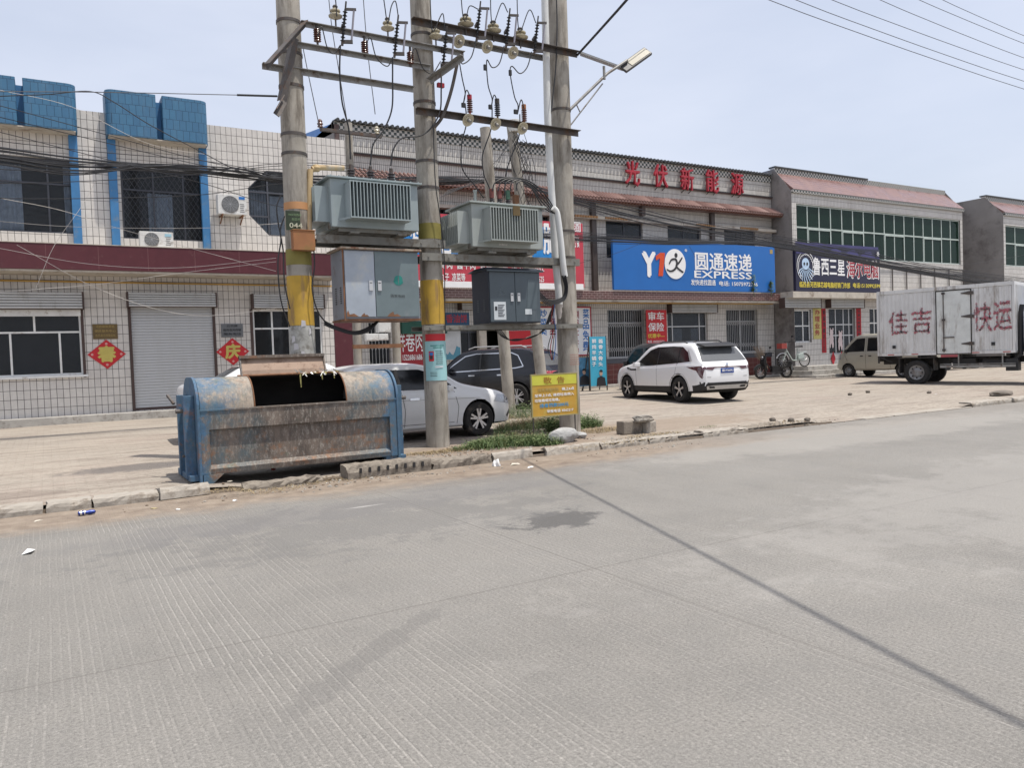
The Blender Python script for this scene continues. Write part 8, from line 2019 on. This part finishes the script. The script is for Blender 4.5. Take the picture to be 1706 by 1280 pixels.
def peel():
    t_ = NT('peeling_red_film'); P = t_.obj(); n_ = t_.noise(P, 13, 6, .8)
    t_.out((0.42, 0.13, 0.16), .6); tr = t_.new('ShaderNodeBsdfTransparent'); mx = t_.new('ShaderNodeMixShader'); t_.link(t_.ramp(n_, [(.43, 0.), (.50, 1.)]), mx.inputs[0]); t_.link(t_.b.outputs[0], mx.inputs[1]); t_.link(tr.outputs[0], mx.inputs[2])
    o = [n for n in t_.n if n.type == 'OUTPUT_MATERIAL'][0]; t_.link(mx.outputs[0], o.inputs[0]); return t_.mat
m_peel = peel()
for ch, x0_, z0_, w_, h_ in (('佳', .42, 1.80, .62, .84), ('吉', 1.18, 1.80, .64, .88), ('快', 3.10, 1.76, .56, .96), ('运', 3.70, 1.80, .52, .92)):
    text(ch, m_peel, box_, (x0_, -W2 - .004, z0_), (1, 0, 0), (0, 0, 1), height=h_, width=w_, bold=.03, depth=.003)
q = MB()
for x in (.35, 1.15, 3.05, 3.95): q.box((x, -W2 - .008, ZA + .02), (x + .22, -W2 - .004, ZA + .055))
q.build('reflective_strip', M('red_white_reflector', (.4, .1, .09), .5), box_)
q = MB()
for x in (.52, 3.62): q.box((x, -W2 - .02, ZA + .26), (x + .11, -W2 - .0035, ZA + .37))
q.build('side_vent', m_black, box_)
q = MB()
for s in (-.42, .42): q.box((.0, s - .04, .72), (LB + 1.6, s + .04, .92))
for x in (.1, 1.3, 2.6, 4.0): q.box((x, -.9, .90), (x + .1, .9, ZA - .006))
q.box((.0, -.95, .84), (.08, .95, 1.035)); q.box((2.4, -.85, .55), (3.1, -.45, .88)); q.cyl((3.3, -.7, .72), (4.1, -.7, .72), .16, n=20); q.box((.4, -.06, .42), (.55, .06, .85)); q.cyl((1.28, -.8, .45), (1.28, .8, .45), .07); q.lathe((1.28, 0, .45), (0, 1, 0), [(.05, -.22), (.2, -.1), (.2, .1), (.05, .22)], 16)
q.build('chassis', m_frame, t)
q = MB(); q.box((2.05, -W2 + .02, .58), (LB + .0, -W2 + .06, .66)); q.box((2.05, -W2 + .02, .69), (LB + .0, -W2 + .05, .71))
for x in (2.6, 3.9): q.box((x, -W2 + .061, .66), (x + .04, -W2 + .10, ZA))
q.build('side_guard', m_steel, t)
q = MB(); q.box((.70, -W2 + .05, .42), (.73, -W2 + .5, .95)); q.box((.78, -W2 + .05, .93), (1.85, -W2 + .5, .96)); q.bar((.72, -W2 + .27, .94), (.80, -W2 + .27, .945), .45, .03); q.box((1.83, -W2 + .05, .5), (1.86, -W2 + .5, .95)); q.build('mudguard', m_frame, t)
for s in (-1, 1):
    wheel(t, 1.28, s * .74, s, .86, .26, ('steel',)); wheel(t, LB + .95, s * .72, s, .80, .24, ('steel',))
m_cab = carpaint('blue_cab_paint', (0.03, 0.10, 0.30))
xc = LB + .22
q = MB(); q.prism([(xc, -.95, .75), (xc + 1.55, -.95, .70), (xc + 1.60, -.95, 1.35), (xc + 1.30, -.95, 2.25), (xc + .1, -.95, 2.35), (xc, -.95, 2.2)], (0, 1.9, 0)); cab = q.build('cab', m_cab, t, bevel=.05, smooth=True)
q = MB(); q.prism([(xc + .55, -.955, 1.35), (xc + 1.40, -.955, 1.35), (xc + 1.18, -.955, 2.08), (xc + .55, -.955, 2.1)], (0, .01, 0)); q.prism([(xc + 1.603, -.8, 1.42), (xc + 1.603, .8, 1.42), (xc + 1.345, .76, 2.14), (xc + 1.345, -.76, 2.14)], (.006, 0, .002)); q.build('cab_window', m_carglass, cab)
q = MB(); q.tube([(LB + .10, -.78, .95), (LB + .10, -.80, 1.3), (LB + .12, -.82, 2.35), (LB + .16, -.82, 2.6)], .075, 12); q.tube([(LB + .1, -.78, .98), (LB - .15, -.8, .75)], .07, 12); q.box((LB - .3, -.95, .45), (LB + .05, -.55, .85)); q.build('air_intake', m_black, t, smooth=False)
q = MB(); q.bar((.0, -W2 + .02, ZA - .01), (.5, -W2 + .02, ZA - .24), .02, .03); q.box((0, -W2 + .01, ZA - .26), (.06, -W2 + .05, ZA)); q.build('underrun_bar', m_frame, t)
place(t, 26.95, 17.85, 165.5, .14); t_truck = t
# small three-wheeler far behind the truck: only its wheels and deck show below the box
t = new_car('cargo_tricycle', 'small cargo tricycle showing its wheels under the box truck', 'tricycle')
q = MB(); q.box((.2, -.55, .42), (1.9, .55, .50)); q.box((.2, -.55, .50), (1.9, -.52, .85)); q.box((.2, .52, .50), (1.9, .55, .85)); q.bar((1.9, 0, .5), (2.75, 0, .62), .06, .06); q.bar((2.5, 0, .55), (2.3, 0, 1.1), .04, .04); q.box((1.95, -.2, .62), (2.3, .2, .72)); q.build('frame', M('tricycle_paint', (.25, .04, .05), .5), t)
for x, y in ((.8, -.6), (.8, .52), (2.6, -.05)): wheel(t, x, y, 1, .5, .1, ('steel',))
place(t, 36.6, 22.3, 100, yz(20) + .02)

# ---- e-bike and bicycle
def twowheeler(label, D, scooter, frame_mat, cat):
    t = new_car('electric_bicycle' if scooter else 'bicycle', label, cat); wb = 1.05 if scooter else 1.02; r_ = D / 2
    for i, x in enumerate((0, wb)):
        q = MB(); n = 32; vs = []
        tr_ = .045 if scooter else .022
        q.tube([(x + (r_ - tr_) * math.cos(2*math.pi*k/n), 0, r_ + (r_ - tr_) * math.sin(2*math.pi*k/n)) for k in range(n + 1)], tr_, 8); w_ = q.build('wheel', m_rubber, t, smooth=True)
        q = MB()
        for k in range(12): a = k * math.pi / 6; q.tube([(x, 0, r_), (x + (r_ - tr_ * 1.5) * math.cos(a), 0, r_ + (r_ - tr_ * 1.5) * math.sin(a))], .004 if not scooter else .010, 5)
        q.cyl((x, -.05, r_), (x, .05, r_), .05 if (scooter and i == 0) else .025, n=12); q.build('spokes', m_silver, w_)
    q = MB(); hx = wb - .22; hz = r_ * 2 + .42
    q.tube([(wb, .04, r_), (hx + .06, .03, r_ * 2 + .1), (hx, 0, hz)], .017, 8); q.tube([(wb, -.04, r_), (hx + .06, -.03, r_ * 2 + .1)], .015, 8)
    q.tube([(hx + .04, 0, r_ * 2 + .15), (wb * .55, 0, r_ * 1.05), (wb * .38, 0, r_ * 1.0), (.0, .03, r_)], .022, 8); q.tube([(wb * .40, 0, r_), (wb * .28, 0, r_ * 2 + .22)], .018, 8); q.tube([(0, .03, r_), (wb * .28, 0, r_ * 2 + .02)], .012, 8); q.tube([(wb * .3, 0, r_ * 2 + .05), (-.12, 0, r_ * 2 + .06)], .012, 8)
    q.build('frame', frame_mat, t, smooth=True)
    q = MB(); q.tube(crom([(hx - .16, .30, hz + .02), (hx - .05, .2, hz + .04), (hx, 0, hz), (hx - .05, -.2, hz + .04), (hx - .16, -.30, hz + .02)], 4), .013, 8); q.cyl((hx - .02, .2, hz + .04), (hx - .02, .24, hz + .2), .006); q.box((hx - .04, .20, hz + .19), (hx - .02, .32, hz + .26)); q.build('handlebar', m_black, t, smooth=True)
    q = MB(); z = r_ * 2 + .23; q.add([(wb * .28 - .15, -.11, z), (wb * .28 - .15, .11, z), (wb * .28 + .14, .03, z + .01), (wb * .28 + .14, -.03, z + .01), (wb * .28 - .14, -.09, z + .07), (wb * .28 - .14, .09, z + .07), (wb * .28 + .12, .025, z + .05), (wb * .28 + .12, -.025, z + .05)], [(0,3,2,1),(4,5,6,7),(0,1,5,4),(1,2,6,5),(2,3,7,6),(3,0,4,7)]); q.build('saddle', m_black, t, bevel=.02, smooth=True)
    for x in (0, wb):
        q = MB(); n = 10; q.tube([(x + (r_ + .03) * math.cos(a), 0, r_ + (r_ + .03) * math.sin(a)) for a in [R_(20 + 150 * k / n) for k in range(n + 1)]], .035 if scooter else .022, 6); q.build('mudguard', m_black if scooter else m_silver, t, smooth=True)
    q = MB(); q.lathe((hx + .10, 0, hz - .14), (1, 0, -.1), [(.03, 0), (.07, .04), (.065, .07)], 14); q.build('headlamp', m_clear, t, smooth=True)
    if scooter:
        q = MB(); q.box((.25, -.09, r_ * .9), (.62, .09, r_ * 1.9)); q.box((-.16, -.12, r_ * 2 + .07), (.12, .12, r_ * 2 + .12)); q.prism([(hx + .05, -.02, r_ * 1.9), (hx + .12, -.02, hz - .1), (hx + .16, -.02, hz - .1), (hx + .14, -.02, r_ * 1.9)], (0, .04, 0)); q.prism([(-.12, -.11, r_ * 1.7), (.30, -.11, r_ * 1.3), (.30, -.11, r_ * 2 + .1), (-.2, -.11, r_ * 2 + .06)], (0, .22, 0)); q.prism([(hx + .10, -.16, r_ * 1.5), (hx + .18, -.12, r_ * 2 + .1), (hx + .12, -.12, hz - .05), (hx + .06, -.16, hz - .1), (hx + .03, -.17, r_ * 1.6)], (0, .30, 0)); q.box((.25, -.13, r_ * .8), (hx + .06, .13, r_ * .95)); q.build('battery_case', m_black, t, bevel=.015)
        q = MB(); q.box((-.20, -.07, r_ * 1.2), (-.19, .07, r_ * 2)); q.build('rear_plate', m_paper, t)
    else:
        q = MB(); q.prism([(.05, -.07, r_ * 1.3), (.32, -.07, r_ * 1.1), (.34, -.07, r_ * 1.9), (.1, -.07, r_ * 2.1)], (0, .14, 0)); q.build('battery_case', M('pale_green_frame', (0.42, 0.48, 0.45), .45), t, bevel=.02); q = MB(); q.box((hx + .12, -.14, hz - .22), (hx + .36, .14, hz - .02)); q.build('basket', M('red_basket', (.3, .06, .05), .6), t)
    q = MB(); q.tube([(wb * .38, .08, r_ * .9), (wb * .30, .2, 0.01)], .01, 6); q.build('kickstand', m_steel, t); return t
t = twowheeler('black electric bicycle parked in front of the dark red tiled dado', .50, True, m_black, 'electric bicycle'); p = gy(1313, 630); place(t, p.x - .1, p.y, -72, yz(p.y)); t.scale = (1.2, 1.2, 1.2)
t = twowheeler('pale bicycle with a red basket standing on the shop steps', .52, False, M('pale_green_frame', (0.42, 0.48, 0.45), .45), 'bicycle'); p = at(1342, 605, 22.7); place(t, p.x, 22.75, -80, yz(24) + .47); t.scale = (1.15, 1.15, 1.15)
# broom leaning by the dado
p = at(1291, 598, 23.6); q = MB(); r = random.Random(8)
for i in range(90):
    a = r.gauss(0, .16); b_ = r.gauss(0, .1); l = r.uniform(.5, .85); q.bar((p.x, 24.0, p.z - .5), (p.x - .28 + a * l * 1.4, 24.3 + b_ * .3, p.z - .5 + l * 1.35), .006, .006)
tag(q.build('twig_broom', m_wood), 'upturned twig broom leaning against the wall behind the electric bicycle', 'broom')

# ================================================================== OVERHEAD CABLES
r = random.Random(3)
YL_ = lambda px: 19.3
GL = 'black cables of the thick bundle running across the left building'
for i in range(15):
    y0 = 246 + i * 1.9 + r.uniform(-2, 2); y1 = 281 + r.uniform(-6, 8); y2 = 300 + r.uniform(-6, 8)
    cable(pxs([(-120, y0 - 14 + r.uniform(-6, 6)), (0, y0), (120, y0 + 16 + r.uniform(-2, 3)), (260, y1 - 8 + i * .6), (400, y1 + 8 + r.uniform(-4, 4)), (470, y2 - 2), (560, y2 + r.uniform(0, 8)), (700, 302 + r.uniform(-8, 8)), (850, 300 + r.uniform(-6, 6))], 19.3 - .02 * i), r.choice((.008, .011, .014, .019)), 'black cable in the thick bundle crossing the left building between its storeys', group=GL)
for i, (a, b_, c_) in enumerate(((195, 270, 300), (176, 262, 292), (262, 278, 272), (282, 275, 282), (235, 262, 290), (305, 283, 276), (330, 318, 306), (220, 300, 345))):
    cable(pxs([(-60, a - 12), (0, a), (180, (a + b_) / 2 + 6), (340, b_ + 6), (470, c_), (580, c_ + 4), (730, 305)], 19.0 - .05 * i), .008, 'thin black cable spreading from the bundle over the blue-capped windows', group='thin cables around the left bundle')
cable(pxs([(-40, 163), (0, 160), (80, 157), (150, 152), (190, 170), (250, 208), (330, 250), (400, 285), (470, 300)], 18.6), .010, 'dark cable sagging off the blue parapet box down to the bundle')
for i, l in enumerate(([(0, 150), (120, 178), (250, 240), (380, 262)], [(-10, 412), (150, 440), (300, 446), (460, 430)], [(28, 408), (150, 475), (260, 515), (350, 526), (460, 514)], [(-10, 487), (160, 474), (300, 455), (460, 436)], [(60, 480), (90, 410), (135, 345), (160, 300)], [(0, 330), (100, 350), (210, 384), (460, 452)], [(-10, 368), (130, 378), (330, 380), (470, 372)])):
    cable(pxs(l, 19.6), .0045, 'pale thin string crossing the front of the left building', m_string, 'pale strings over the left building')
for i in range(8):
    d = r.uniform(-3, 3); cable(pxs([(850, 300 + d), (955, 327 + i * 1.6), (1050, 347 + i * 2.6 + d), (1160, 372 + i * 2.2 + d), (1290, 392 + i * 2.0), (1420, 417 + i * 1.8 + d), (1560, 444 + i * 1.6), (1706, 464 + i * 2.2), (1800, 478 + i * 2)], 20.6 - .03 * i), r.choice((.009, .013, .018)), 'black cable of the upper bundle sweeping across the courier sign to the right', group='upper bundle of cables on the right')
for i in range(8):
    d = r.uniform(-2, 2); cable(pxs([(700, 372 + i * 3), (850, 380 + i * 2), (955, 386 + i * 2.4), (1040, 393 + i * 2 + d), (1120, 398 + i * 1.4), (1230, 400 + i * 1.2 + d), (1290, 405 + i), (1420, 428 + i * 1.2), (1560, 452 + i * 1.4), (1706, 472 + i * 2)], 20.9 - .03 * i), r.choice((.010, .015, .022)), 'black cable of the lower bundle skimming the top edge of the courier sign', group='lower bundle of cables on the right')
for i, l in enumerate(([(955, 340), (1040, 372), (1110, 396), (1290, 400)], [(955, 350), (1060, 360), (1260, 394), (1290, 414)], [(960, 440), (1020, 424), (1072, 404)], [(1136, 366), (1141, 380), (1146, 398)], [(1148, 410), (1154, 420), (1158, 428)], [(1255, 390), (1262, 400), (1266, 410)], [(1600, 442), (1650, 435), (1706, 425)], [(1600, 452), (1650, 447), (1706, 440)])):
    cable(pxs(l, 21.0), .006, 'thin stray wire near the cable bundles over the courier sign', group='stray wires over the courier sign')
for i in range(5):
    cable(pxs([(732 + 3 * i, 330 - 3 * i), (790 + 8 * i, 300 - 2 * i), (848, 248 - 6 * i)], 18.0), .006, 'thin wire rising to the head of the rusty leaning pole', m_wire, 'wires rising to the rusty leaning pole')
q = MB(); c_ = at(871, 388, 19.0)
# two sprigs on the canopy in front of the courier sign
for i, (px, py) in enumerate(((1253, 478), (1282, 480))):
    p = at(px, 487, YB - .02); q = MB(); r = random.Random(40 + i)
    for k in range(60):
        a = r.uniform(0, 6.28); z = r.uniform(.05, .78 if i == 0 else .5); l = .10 * (1 - z * .6); ux, uy = math.cos(a), math.sin(a) * .6
        b0 = Vector((p.x + r.uniform(-.05, .05), YB - .12, zb1 + z)); q.add([b0, b0 + Vector((ux * l - uy * .03, uy * l + ux * .03, .03)), b0 + Vector((ux * l * 2, uy * l * 2, .06)), b0 + Vector((ux * l + uy * .03, uy * l - ux * .03, .01))], [(0, 1, 2, 3)])
    q.tube([(p.x, YB - .12, zb1 - .15), (p.x, YB - .12, zb1 + .6)], .012, 6); tag(q.build('wild_sapling', m_g1, fix=False), ('taller wild sapling sprouting from the canopy over the sign phone number', 'shorter wild sapling sprouting at the right corner of the courier sign')[i], 'sapling')
